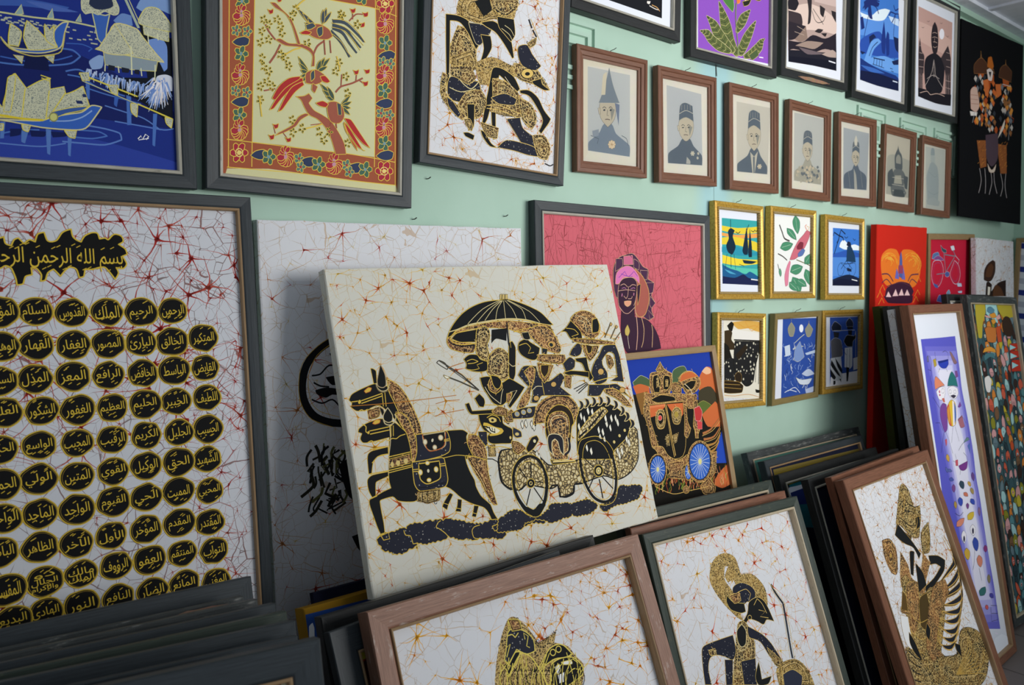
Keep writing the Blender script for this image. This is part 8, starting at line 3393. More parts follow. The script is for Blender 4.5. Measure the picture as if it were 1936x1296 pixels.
def art_chariot(A):
    A.stars(248, ('c8622a', 'dca030', 'd4b456'), 66, 6.0, 5)
    A.stars(216, ('d0a040', 'd8b450', 'd8c078'), 48, 4.6, 6)
    A.draw('''s 67/299*1.5 90 420 -39 3 -12 6 -4 14 -2 30 7 2 7 -23 9 -11 14 -5 18 0
s 67/299*1.5 81 475 -39 1 -14 9 -1 23 7 19 8 -4 5 -28 12 -5 20 -5
s 67/299*1.5 178 404 24 0 29 0 35 2 26 3 13 10 -6 8 0 19 8 17 1 13 -57 7 -83 -10 -10 -57
s 67/299*1.5 227 550 9 5 -17 21 -6 11 -11 -10 6 -9
s 67/299*1.5 246 567 11 4 -8 27 -15 -4 7 -11
s 67/299*1.5 287 590 13 4 -13 24 -11 -4 6 -11
l 299 1.4 206 569 14 7
l 299 1.4 235 586 17 6
l 299 1.4 278 605 15 7
l 67 2.5 345 488 17 3 12 8 4 11
s 67/299*1.5 77 238 2 37 8 -1 3 -28 -7 -7
s 67/299*1.5 81 274 -26 6 -19 6 -15 7 -8 12 6 7 -4 8 11 10 13 2 15 -1 30 -6 25 25 24 37 16 33 31 5 -1 -38 -15 -47 -24 -38 -23 -18 -18 -3
s C/299*1.8 114 267 24 14 18 27 15 40 9 39 0 40 -23 -3 -10 -31 -15 -40 -10 -32 -9 -28
l 67 1.6 179 387 -23 0
l 67 1.4 141 296 -20 8
l 67 1.4 153 316 -26 6
l 67 1.4 162 333 -30 6
l 67 1.4 168 349 -29 5
l 67 1.4 173 365 -30 7
s 67/300*2.0 103 230 -14 36 0 14 11 5 9 -5 2 -22 -5 -20
c 301 2.2 85 273 2 12 10 8 13 -2 8 -12
c 302 2.0 84 278 4 12 10 6 13 -2
s 299/303*1.4 53 288 11 -7 8 2 -4 7 -12 3
l 299 2.2 19 309 24 0 53 -11
l 299 2.2 42 315 53 -11
e 299/67*1 38 311 4 0 -1 5
l 299 1.8 96 298 -2 30
l 299 1.8 103 297 -2 32
c 299 1.8 32 332 8 -3 6 4 8 -3 6 3 10 -3 9 -1 8 -4
s C/299*1.2 53 332 34 -5 -8 23 -26 3
s 67/300*1.8 83 327 4 20 7 5 -1 -17
s 67/299*1.6 100 363 -15 -8 -16 1 -24 5 -18 9 -4 8 9 4 -6 11 6 10 22 1 42 -4 -7 36 -6 29 -4 29 2 18 -19 4 -15 5 -20 6 -3 12 5 26 5 24 5 17 11 -1 1 -21 -1 -23 0 -25 8 -3 24 -1 11 11 24 7 22 1 18 -17 63 0 36 33 26 18 29 14 11 13 7 21 3 19 21 -4 -6 -13 -8 -17 -5 -20 -8 -10 -15 -17 -9 -23 -1 -16 -8 -20 -6 -23 -1 -18 -24 -5 -44 1 -75 -4 2 -33 -4 -34 -11 -14 -14 -14
s C/299*1.8 121 348 15 0 15 16 8 28 7 35 2 27 -5 12 -20 -3 2 -33 -4 -34 -10 -20
c 67 1.6 134 361 10 -1
c 67 1.4 138 374 15 -4
c 67 1.4 143 388 14 -5
c 67 1.4 145 402 17 -5
c 67 1.4 146 418 18 -5
c 67 1.4 145 433 19 -5
c 67 1.4 145 448 20 -5
s 67/301*2.0 104 332 -13 15 -1 12 10 7 10 -3 3 -13
c 301 2.6 89 354 2 13 11 5 12 -4 7 -11 -2 -8
s 299/303*1.4 61 363 9 -7 11 2 -3 6 -11 2
l 299 2.2 49 379 49 -3 10 -3
l 299 2.2 51 386 49 -3
e 299/67*1 48 382 3 0 -1 4
l 299 1.8 105 373 -4 26
l 299 1.8 111 374 -4 24
c 299 2.2 36 361 8 7 -2 11 6 4
c 299 2.0 40 405 12 -4 8 7 9 -4 7 4 11 -5 7 4 9 -4 10 2 11 -5 14 -2
c 304 2.0 102 372 -4 36 -10 34 -8 40
l 299 2.0 45 419 45 1
l 299 2.0 45 450 16 -12 27 -2
l 299 2.2 86 443 57 -3
l 299 2.2 33 473 48 0 60 -3
l 299 2.0 80 478 61 -4
s C/299*1.4 87 448 54 -4 -2 21 -54 3
e 305 93 461 4 1 -1 6
e 305 108 460 5 1 -1 6
e 305 128 459 5 1 -1 6
l 299 2.0 26 527 19 -4
s C/299*1.8 306 422 20 4 16 17 6 27 -3 22 -2 34 4 39 6 36 -13 -3 -16 -34 -7 -23 -13 -26 -7 -22 -7 -18 18 0 -10 -32
c 306 1.6 313 432 11 21 6 27
c 306 1.4 321 430 14 28 4 26
c 299 2.2 287 471 25 6 31 13
c 306 1.6 301 491 16 31 15 41
c 306 1.6 310 486 18 38 10 46
c 307 1.4 303 501 16 31 9 30
s N/299*1.8 164 403 17 0 64 2 6 15 0 19 -7 16 -25 7 -49 3 -21 -1 11 -23
s 67/301*2.4 181 406 60 0 -3 31 -19 8 -25 0 -12 -16
c 303 2.2 181 404 5 32 8 10 25 -1 16 -8 9 -30
e 308/300*2 185 423 5 1 -1 6
e 309 205 422 3 0 -1 4
e 308/300*2 228 419 6 1 -1 6
e 308/300*2 208 439 5 1 -1 5
s N/299*2.0 143 464 76 1 9 5 1 46 -11 17 -34 1 -33 -3 -10 -15 0 -24
s 67/299*2.4 159 470 55 2 -4 38 -23 8 -17 0 -13 -14
e 308/299*2 160 490 5 1 -1 6
e 309 181 490 3 1 -1 4
e 308/299*2 202 490 5 1 -1 6
e 308/299*2 182 472 5 1 -1 4
e 308/299*2 179 511 5 1 -1 4
l 299 2 142 481 14 1
l 299 2 141 485 14 2
l 299 2 212 480 16 0
l 299 2 212 484 16 1
l 299 2 236 425 14 0
l 299 2 235 428 14 1
c 67 2 149 524 30 2 43 -2
s D/310*1.2 144 532 30 2 30 1 -6 25 -19 2 -14 1 -12 -6 -13 -4
l 67 1.6 157 534 -4 23
l 67 1.6 170 535 -4 26
l 67 1.6 186 536 -3 25
s N/299*1.8 29 621 -1 -6 5 -3 5 -5 7 0 6 -3 7 3 8 -2 8 2 3 -3 5 1 4 -3 5 1 7 0 5 4 1 -5 5 -2 6 -2 5 2 5 -3 6 3 8 0 5 4 6 -4 8 0 8 -1 5 5 7 -3 7 2 8 0 5 5 7 -4 8 2 8 1 5 5 6 -1 4 4 6 -1 4 4 8 1 5 6 7 -1 4 4 6 0 4 4 6 -2 5 4 5 -2 6 4 7 -4 8 3 7 -4 8 2 10 1 8 5 4 -4 6 2 4 -4 7 2 1 -7 6 -3 6 -3 6 3 4 -4 7 1 9 1 5 6 8 0 5 5 7 0 5 5 8 0 4 6 7 0 4 6 7 0 4 6 8 0 4 6 2 5 -5 4 -7 1 -6 -4 -7 1 -6 -5 -7 2 -6 -5 -5 4 -7 -1 -6 3 -7 -1 -10 1 -9 -4 -6 4 -7 -1 -5 4 -7 -2 -6 3 -6 -3 0 7 -6 3 -7 4 -9 -2 -6 1 -3 -5 -5 1 -3 -4 -10 2 -9 -4 -10 0 -7 -5 -7 3 -9 -1 -6 0 -4 -4 -6 1 -4 -5 -9 2 -9 -3 -5 0 -3 -4 -5 0 -3 -5 -8 0 -5 -6 -6 6 -9 0 -7 2 -7 -3 -7 3 -6 -3 -5 2 -6 -2 -4 3 -6 -3 -6 0 -3 -4 -6 0 -4 -4 0 6 -6 2 -7 4 -8 -2 -6 5 -8 1 -6 2 -6 -4 -5 2 -6 -3 -5 0 -2 -5 -5 0 -2 -5 -7 1 -5 -5 -4 -4 1 -5 -6 -5
c 299 1.8 96 609 2 11 12 5 3 18 10 1
c 299 1.8 205 647 -6 -9 -11 -11 -11 -8 7 -9 8 -3
c 299 1.8 294 638 -16 1 -8 8 2 16 12 5
l 299 2.0 30 611 28 -5 1 14 -15 0 -4 -10
l 299 2.0 327 648 26 -3 -3 13 -18 2 -5 -12
s N/299*1.6 350 634 7 -4 8 1 3 -4 6 0 3 -4 5 0 5 -2 5 2 5 -3 5 2 6 0 3 4 6 -1 3 4 6 2 2 4 7 2 2 4 6 2 3 4 5 -1 4 3 5 -2 5 3 5 -1 5 3 3 -4 6 0 2 -4 6 0 3 -4 6 0 3 -7 7 -3 5 -2 5 2 5 -2 5 3 8 0 5 4 4 -2 5 2 4 -2 5 2 5 0 3 4 5 -1 3 4 7 -3 8 1 5 -2 6 2 5 -3 6 3 6 -3 5 3 5 -2 6 3 6 1 2 5 7 1 2 4 6 2 2 4 3 4 -4 3 -3 5 -7 1 -4 4 -8 0 -4 4 -7 -1 -6 2 -5 -3 -6 2 -5 -3 -6 3 -5 -3 -5 2 -6 -3 -7 -2 -3 -6 -4 5 -7 1 -5 2 -5 -3 -5 2 -5 -3 -7 4 -8 -1 -7 3 -7 -2 -7 2 -7 -2 -6 -1 -3 -5 -6 -1 -3 -4 -7 0 -6 -4 -7 0 -5 -4 -6 4 -8 -1 -5 2 -5 -2 -5 2 -5 -2 0 4 -4 1 0 4 -5 2 -6 3 -7 -1 -6 2 -5 -3 -5 1 -5 -2 -6 1 -5 -3 -5 2 -5 -3 -5 2 -5 -3 -5 1 -5 -3 -1 -4 4 -3 -2 -5 4 -3 -1 -5 4 -3 -1 -4
s N/299*1.6 671 663 6 -3 6 3 6 -3 6 2 6 -2 6 2 3 -5 8 -1 3 -5 8 -2 3 -5 8 -1 0 -8 7 -5 7 -5 10 0 6 0 3 4 6 -1 3 4 5 -2 5 2 5 -3 6 3 7 -1 6 4 8 -1 6 4 5 6 -2 7 -1 5 -6 1 -1 5 -6 2 0 5 -7 2 -5 3 -7 -2 -6 3 -7 -2 -6 3 -8 -2 -7 3 -7 -2 -7 2 -7 -3 -7 2 -6 -3 -6 3 -7 -1 -5 3 -7 -1 -4 4 -6 -1 -4 4 -7 -1 -8 -2 -5 -7 -4 -5
s S/67*3.2 392 474 -12 20 -3 31 2 26 21 20 28 7 22 -9 70 23 25 -5 0 29 20 6 27 -6 7 -21 27 2 77 -7 50 18 51 -12 32 -25 12 -28 10 -52 -9 -14 -20 1 -31 22 -37 18 -78 0 -49 16 -101 0 -23 -20 -22 -25 -38 -11
s 67/299*1.6 655 405 40 -10 58 1 37 14 33 28 17 26 -14 22 -12 16 -56 28 -10 22 -107 -17 -12 -25
s 311/67*1.4 661 420 7 -9 1 16 -5 8
s 311/67*1.4 670 430 7 -9 1 16 -5 7
s 311/67*1.4 688 409 7 -9 2 16 -6 8
s 311/67*1.4 702 414 8 -9 1 16 -6 7
s 311/67*1.4 647 447 7 -9 1 16 -6 7
s 311/67*1.4 713 465 7 -9 1 16 -6 7
s 311/67*1.4 726 472 7 -9 2 17 -6 7
s 311/67*1.4 745 452 8 -10 1 17 -6 7
s 311/67*1.4 756 465 7 -9 1 16 -5 7
s 311/67*1.4 745 437 8 -9 1 16 -6 7
s 311/67*1.4 766 439 8 -9 1 17 -6 7
s 311/67*1.4 782 441 7 -9 2 17 -6 7
s 311/67*1.4 786 454 8 -9 1 16 -6 8
s 311/67*1.4 713 485 7 -9 2 16 -6 8
s 311/67*1.4 727 493 7 -9 1 16 -6 7
s 311/67*1.4 807 504 8 -9 1 17 -6 7
s 311/67*1.4 813 514 8 -9 1 16 -6 8
s 311/67*1.4 766 531 7 -9 2 16 -6 7
s 311/67*1.4 781 533 8 -9 1 17 -6 7
s 311/67*1.4 769 543 7 -9 2 16 -6 8
s 311/67*1.4 660 506 7 -8 1 15 -5 7
s 311/67*1.4 672 517 8 -9 1 16 -6 7
s 311/67*1.4 464 417 7 -8 1 15 -5 7
s 311/67*1.4 476 416 7 -8 1 15 -5 7
s 311/67*1.4 494 421 6 -8 2 15 -5 7
s 311/67*1.4 499 428 7 -9 1 15 -5 7
s 311/67*1.4 493 498 7 -8 1 15 -5 6
s 311/67*1.4 498 507 7 -8 1 14 -5 7
s S/299*1.6 639 486 60 -29 64 -36 -17 -14 -48 21 -50 34
c 67 5 642 478 50 -25 56 -37
e 305/67*1.4 693 432 5 1 -1 6
e 305/67*1.4 722 426 5 1 -1 5
e 305/67*1.4 679 459 4 1 -1 5
e 305/67*1.4 743 411 5 1 -1 5
c 67 5 749 517 38 -21 42 -18
e 305/67*1.4 764 507 5 1 -1 5
e 305/67*1.4 788 493 5 1 -1 5
e 305/67*1.4 811 481 5 1 -1 5
s 312/313*1.8 667 379 12 6 2 12 -11 8 -12 1 12 -12
s 312/313*1.8 689 376 12 5 2 12 -12 9 -11 0 12 -11
s 312/313*1.8 714 374 12 6 2 12 -11 9 -12 0 12 -12
s 312/313*1.8 739 375 12 6 2 12 -11 9 -12 0 12 -11
s 312/313*1.8 766 378 12 6 2 12 -11 10 -12 0 12 -12
s 312/313*1.8 790 392 13 6 2 12 -12 9 -12 0 13 -12
s 312/313*1.8 812 411 12 6 2 12 -11 9 -13 0 13 -12
s 312/313*1.8 825 429 13 6 2 12 -12 9 -12 0 12 -12
s 312/313*1.8 838 452 13 6 2 12 -13 9 -12 0 13 -12
s C/299*1.8 503 425 8 -26 15 -21 26 -15 31 -8 28 0 27 11 18 19 4 21 -14 21 -19 18 -71 -10 -18 -11
c 67 3 509 429 8 -27 17 -20 24 -14 30 -7 29 2 23 11 12 19
l 314 1.3 518 419 20 5
l 314 1.3 520 405 22 7
l 314 1.3 528 392 20 10
l 314 1.3 541 380 16 13
l 314 1.3 556 371 12 15
l 314 1.3 573 365 7 17
l 314 1.3 592 363 1 17
l 314 1.3 609 364 -4 17
l 314 1.3 627 369 -10 16
l 314 1.3 640 380 -13 12
l 314 1.3 648 396 -17 6
s 315/299*1.8 540 430 8 -21 19 -17 27 -9 27 9 14 19 1 26 -9 8 -23 61 -55 -8 -12 -40
s C/299*1.4 548 426 16 -21 22 -5 24 5 11 16 -2 23 -27 83 -42 -4 -11 -15 8 -49
s 316/317*2.2 544 459 15 -3 20 5 10 12 -2 20 -5 23 -9 -14 -2 -23 -8 -9 -11 6 -5 22 4 14 -13 -15 0 -23
c 316 6 609 473 -1 23 -8 13 -14 6
c 317 1.6 604 470 0 20 -7 15 -11 6
c 317 1.8 563 436 -3 -14 13 -10 22 -1 18 12 -1 20
c 316 4 570 429 11 -7 15 -1 12 10
s 284/299*1.6 537 518 4 15 73 6 3 -5 -26 -4 -42 -4
l 313 3 542 527 73 8
c 67 4 626 597 -27 -2 -8 18 -14 4 -13 3 -19 -3 2 -17 -2 -13 -17 -2 -10 7
c 67 4 392 474 -13 19 -4 31 1 24 13 17 12 8
s -/67*9 477 501 22 14 12 26 1 31 -8 28 -13 24 -20 15 -15 1 -22 -13 -17 -27 -7 -28 3 -31 15 -24 23 -13
s -/299*1.6 478 498 25 15 12 29 4 31 -10 33 -16 24 -21 20 -19 1 -25 -15 -16 -29 -7 -36 4 -31 15 -26 25 -15
s -/299*1.4 474 514 16 11 12 23 1 25 -5 23 -20 26 -20 9 -17 -8 -14 -27 -8 -27 1 -21 13 -22 19 -12
s 67 478 622 18 6 -24 21 -18 0 -22 -14 -12 -19 21 8 16 9
l 67 3.2 474 516 -10 47
l 67 2.6 436 527 17 29
l 67 2.6 421 580 26 -12
l 67 2.6 437 619 21 -38
l 67 2.6 492 622 -23 -42
l 67 2.6 500 572 -26 -6
e 67/299*1.6 462 568 12 2 -3 11
e 305/67*2 462 568 6 1 -1 6
e 67 462 568 3 0 -1 3
s -/67*7.5 699 487 27 15 19 26 4 35 -2 35 -13 38 -21 19 -27 2 -27 -15 -16 -25 -10 -33 -1 -34 8 -38 17 -23
s -/299*1.6 700 482 33 15 20 29 4 39 -4 34 -13 41 -21 23 -36 2 -29 -17 -19 -30 -9 -35 -1 -34 7 -38 18 -26
s -/299*1.4 697 493 24 14 13 25 5 33 -3 31 -10 33 -19 19 -22 2 -21 -14 -14 -26 -9 -30 0 -31 6 -30 17 -23
l 67 3.2 691 495 -2 62
l 67 2.8 646 530 29 33
l 67 2.8 741 527 -38 35
l 67 2.8 734 598 -29 -17
l 67 2.8 728 629 -30 -37
l 67 3.2 686 647 0 -51
l 67 2.8 644 614 27 -28
e 67/299*1.6 689 574 16 3 -4 15
e 305/67*2 689 574 10 2 -3 10
e 318/67*1.4 689 574 4 1 -1 4
s 67/299*1.6 343 378 22 1 22 1 24 9 0 19 10 9 14 10 -3 21 -8 13 -28 -3 -25 -3 -12 -7 -1 -13 9 -7 -11 -6 -8 -9 -5 -19
s 299/67*1 354 399 12 3 20 12 18 6 5 8 -8 6 -17 2 -18 -1 -3 -4 11 -4 -17 -13 -6 -8
s 308 360 409 25 7 13 9 -9 5 -16 -1 -13 -12
c 67 3 352 408 15 6 4 8 12 6
l 67 2 361 409 1 6
l 67 2 369 412 0 6
l 67 2 376 415 0 7
l 67 2 383 418 -1 8
s 305/299*1.2 371 392 10 -2 11 5 0 6 -10 2 -9 -3
e 67 381 397 4 1 -1 3
c 299 2 366 389 17 -5 17 9 4 11
e 305/67*2 425 447 4 1 -1 5
s C/299*1.4 416 392 27 -15 5 8 -6 24 -19 -2
s N/299*1.4 334 419 25 3 -4 31 -7 4 -14 -23
s D 355 456 22 0 -4 31 -21 -3
c 299 2 352 453 14 10 25 1 27 9
s C/299*1.2 426 455 21 6 20 19 -26 12 -14 -12
s N/299*1.4 441 387 35 -9 45 0 -13 26 -31 1 -36 -4
e 319/299*1.4 458 391 7 1 -1 6
e 319/299*1.4 479 389 7 1 -1 6
e 319/299*1.4 498 387 7 1 -1 6
s 320/299*1.6 439 422 21 14 0 14 -17 0 -9 -12
e 305 447 441 6 1 -1 4
s 321/299*1.6 467 480 22 -24 18 -3 4 12 -21 19 -19 8
e 322/67*1.4 497 466 5 1 -1 5
c 323 1.6 14 318 106 5 122 1 48 0
l 323 1.5 230 338 29 -4 38 2
c 323 1.6 221 367 32 -4 52 -2
l 324 3.4 259 235 57 42 41 42
l 324 3.4 264 272 45 21 48 26
l 325 1.4 275 250 80 65
s -/324*1.8 259 235 14 7 7 12 -3 5 -15 -10 -11 -9
s 311/326*1.4 264 272 11 4 5 5 -11 -1
s 67/299*1.8 291 183 11 -19 17 -19 27 -22 34 -17 41 -11 44 -3 29 -1 35 10 35 14 31 17 22 23 12 13 -38 -2 -50 -15 -59 -6 -65 2 -56 6 -36 9 -19 14
c 69 1.5 468 93 -58 21 -52 36
c 69 1.5 472 94 -44 21 -42 32
c 69 1.5 475 94 -33 21 -31 29
c 69 1.5 477 94 -21 22 -11 27
c 69 1.5 480 94 -2 23 -2 26
c 69 1.5 484 94 19 24 9 28
c 69 1.5 490 94 43 25 8 32
c 69 1.5 495 94 62 33 28 31
s 86/67*1 472 77 25 1 -3 13 -25 -1
l 67 2 479 78 -4 13
l 67 2 488 78 -3 13
c 69 2.4 300 167 25 -5 36 -10 56 -6 66 -3 58 6 50 14 27 5
s C/299*1.6 291 183 15 -6 19 -12 35 -9 57 -6 65 -2 65 9 67 11 13 26 10 26 1 12 -59 -16 -95 -44 -98 -9 -66 8 -15 7 -5 9 25 7 47 7 -12 22 -33 -3 -28 -10 -9 -12
s 67/299*1.2 304 184 19 -13 63 -6 -10 30 -24 1 -27 -2
s 67 427 169 47 -1 -8 33 -30 -8 -17 11
c 299 2.2 300 182 6 11 25 8 41 0
c 67 3.4 294 185 8 12 28 8 37 -1
s G/299*1.5 382 166 26 -7 11 12 -4 21 -11 17 2 24 -10 16 -27 -19 3 -29
s G/299*1.5 406 233 32 -16 25 17 -4 33 -9 29 -23 6 -26 -11 -11 -16 9 -25
s 67/299*1.4 328 238 18 -10 23 2 8 12 19 7 -4 21 -18 4 -27 -4 -18 -9 5 -11
c 299 1.8 336 244 17 -4 16 7 -14 3 -17 0
c 299 1.6 332 264 19 3 18 -2 -5 -10 18 -4
c 323 1.8 327 246 -23 4 -23 5
s 67/299*1.4 472 208 12 -5 7 18 -11 48 -6 23 -13 17 -7 -19
c 301 2.2 460 258 10 10 11 -1
s 67/299*1.6 366 288 29 0 16 22 22 -4 23 -7 41 27 -27 25 -30 23 -5 -9 20 -27 -34 25 -27 -6 -15 -25 -10 -21
s C/299*1.4 388 304 10 -13 13 19 17 -7 -1 17 -21 12 -18 -10
s 67/299*1.8 399 285 20 5 9 13 -8 16 -11 2 -8 -12
c 317 1.6 376 312 12 24 26 24
c 317 1.6 429 323 -9 17 -6 20
l 317 1.6 448 334 23 -3 -37 37
s C/299*1.2 437 336 18 -1 -12 22 -11 2
s 67/299*1.6 340 337 16 -10 11 13 1 11 -6 11 -13 -4
s 67/299*1.6 311 348 11 -2 5 21 64 4 1 11 -67 -6 -10 -11
c 299 2 367 357 26 3 27 6
s C/299*1.2 383 376 23 -11 26 11 -4 17 -33 -7
l 325 4 477 153 -5 55 1 12
l 299 1.2 482 154 -6 66
s C/299*1.5 493 179 27 -5 23 -1 40 -7 29 11 15 20 10 23 2 19 -12 8 -41 -12 -16 -14 -18 -20 -18 -20
s 67/299*1.5 506 207 24 -7 12 10 27 17 -8 18 -14 13 -22 -4 -20 -13 -7 -16
c 299 1.8 504 216 23 -4 12 13 -11 14 19 -1
s 67/301*1.6 518 183 23 -1 3 19 -11 2 -11 -4
s 327/299*1.4 576 228 19 4 -8 15 -14 -4
e 328/67*1.6 611 221 14 1 -2 10
e 327/299*1.4 609 222 7 1 -1 6
s C/299*1.4 561 245 88 7 0 19 -21 5 -49 -8 -25 -8
s N/299*1.5 483 293 23 -22 40 4 5 31 28 12 43 -18 12 14 -21 23 33 28 -23 -3 -76 -8 -19 16 -21 -3 13 -28 -17 -20
s C/299*1.5 503 286 25 -13 13 10 -10 27 -18 28 -9 23 -22 16 -21 0 24 -30 29 -27
s C/299*1.5 552 266 26 5 26 6 -23 32 -19 13 -10 -22
s 315/299*1.5 562 273 27 2 -9 21 -14 11 -8 -16
c 317 1.8 513 341 21 -13 19 2
c 299 1.8 555 318 0 34
e 329/67*1.6 527 358 9 1 -2 7
e 329/67*1.4 592 328 9 1 -2 7
s N/299*1.4 636 276 28 -16 17 11 -9 21 -30 7
s C/299*1.6 694 153 24 -15 31 -4 27 10 16 21 3 23 -14 19 -27 8 -30 -15 -15 -24 -14 -10
c 317 1.4 712 147 28 5 20 21 -1 23
c 317 1.4 717 160 23 8 2 27
s 67/299*1.4 648 190 24 -13 20 -18 13 14 16 20 0 20 -22 5 -19 -8 -12 -20
c 299 1.8 671 180 27 5 13 14 -26 5 18 11
c 323 1.6 648 190 -13 6
s 67/299*1.6 771 163 19 -5 3 20 -9 19 -22 2
s C/299*1.4 684 210 65 5 92 16 -2 7 -89 -7 -29 -5 -31 -7
s N/299*1.6 701 224 15 8 -10 22 -22 7 -19 -7 12 -15
s C/299*1.4 717 229 36 6 25 1 -19 25 -26 17 -11 -20
s 315/299*1.6 729 230 24 6 -9 17 -13 3
s N/299*1.6 795 238 44 0 8 37 -4 72 -48 -8 29 -10 -21 -5 19 2 5 -59 -20 -9 -26 18 -4 16 11 24 -10 22 -36 6 -14 -27 16 -31 27 -24
s C/299*1.2 797 264 16 5 7 23 -17 15 -9 -17
s 67/299*1.6 683 265 41 0 0 32 10 27 -14 8 -10 -27 -7 -23 -18 -8
s 67/299*1.6 632 301 27 -4 63 9 -4 16 -43 -11 -27 -2
s C/299*1.4 636 308 23 2 -12 36 -18 -8
l 67 2 658 348 49 -14
l 67 2 665 355 45 -18
l 67 2 671 361 40 -21
c 299 2.0 723 337 52 -6 49 -2
s N/299*1.6 713 341 29 3 42 4 34 3 27 30 14 14 -46 -28 -45 -8 -26 17 -40 -5
s C/299*1.6 764 359 42 4 35 33 16 25 -21 -5 -37 -28 -30 -16
e 329/67*1.6 765 310 11 1 -2 9
e 329/67*1.4 831 369 11 1 -2 8
l 330 3 805 215 32 -38
l 330 3 826 220 31 -35
l 330 3 843 224 28 -21
s 331/67*1 832 180 7 -8 5 6 -6 6
s 331/67*1 852 188 6 -6 6 5 -8 6''')
canvas('chariot', 'unframed_batik', 'unframed cream batik of two black horses pulling a carriage under an umbrella', art_chariot, 'cream_batik_cloth')
def art_pink(A):
    rnd = random.Random(8)
    for k in range(46):
        x = A.clip[0] + rnd.uniform(0, 560); y = rnd.uniform(30, 160)
        pts = [(x, y)]
        for j in range(9): pts.append((pts[-1][0] + rnd.uniform(-12, 12), pts[-1][1] + rnd.uniform(14, 34)))
        A.line(pts, rnd.uniform(1.0, 2.6), hexcol(rnd.choice(('98484c', '8e4246', 'a85458'))), w2=0.6)
    for k in range(90):
        x = rnd.uniform(360, 780); y = rnd.uniform(40, 700); L = rnd.uniform(50, 190)
        pts = [(x + L * u, y - 16 * u + rnd.uniform(-4, 4)) for u in (0, .2, .4, .6, .8, 1)]
        A.line(pts, rnd.uniform(0.8, 2.0), hexcol(rnd.choice(('a04c52', '984448', 'b05c60'))), w2=0.5)
    for k in range(50):
        x = rnd.uniform(40, 400); y = rnd.uniform(40, 700); L = rnd.uniform(30, 110)
        pts = [(x + L * u, y + 10 * u + rnd.uniform(-4, 4)) for u in (0, .25, .5, .75, 1)]
        A.line(pts, rnd.uniform(0.8, 1.8), hexcol(rnd.choice(('a04c52', '984448'))), w2=0.5)
    A.draw('''s 332/333*1.2 334 197 24 -36 35 -11 30 -5 24 16 24 25 27 12 -3 30 31 12 -7 30 -7 13 19 26 -19 21 12 26 -26 10 -24 -11 -36 -26 -94 -43
s 332/334*1.2 346 164 29 -1 0 25 -33 17
s 332/334*1.2 429 162 24 12 -1 25 -24 -8
s 332/334*1.2 458 199 37 1 -4 30 -21 -2
s 332/334*1.2 488 241 38 -1 -7 32 -22 5
s 332/334*1.2 506 285 25 24 -19 17 -10 -13
s 332/334*1.2 496 332 28 24 -22 6
s 335/333*1.2 381 155 42 -4 2 30 -44 2
c 332 2 387 154 18 -6 15 10
s 336/337*2.0 434 195 36 25 27 42 2 42 -19 42 -31 8 -17 -25 7 -84
s 338/337*1.2 342 245 6 -36 39 -22 35 4 30 29 2 25 -27 -21 -47 1 -24 20
c 339 2.2 368 212 36 8 24 -17 18 17
c 339 2.2 357 225 29 -21 12 16 24 0
s 340/334*1.6 359 245 21 -18 41 -3 21 17 -4 46 -18 37 -31 16 -29 -17 -8 -41
s 340 369 319 57 -3 5 38 55 9 37 27 25 39 9 35 -158 10 -34 -64
c 334 1.8 365 250 17 -5 15 10
c 334 1.8 406 255 15 -8 17 3
c 334 1.6 353 268 38 -4 42 3
c 341 2.0 370 260 12 -3 9 4
c 341 2.0 412 261 15 -4 6 4
c 334 1.8 402 253 -4 29 -8 11 -11 -9
c 334 1.8 399 293 15 0 5 -8
s 342/333*1.2 381 302 15 -2 18 1 -3 11 -15 7 -13 -7
l 343 3 372 276 -2 10
l 343 3 427 274 -1 9
c 334 1.8 355 315 23 23 23 3 31 -21
s 340/337*1.4 442 253 18 -8 -6 42 -10 29
c 334 3 432 329 8 42 2 42 -7 50
c 333 2.4 461 354 12 39 -4 42 -9 21
c 333 2.4 511 381 5 26 -4 51
s 344/345*1.2 383 394 12 -16 10 21 -8 16 -12 -4
c 346 2 395 415 2 17 5 25''')
framed('pink', 'framed_batik', 'pink crackled batik of a dark purple statue head with lotus petals, charcoal frame', 'charcoal', art_pink, 'pink_batik_cloth')
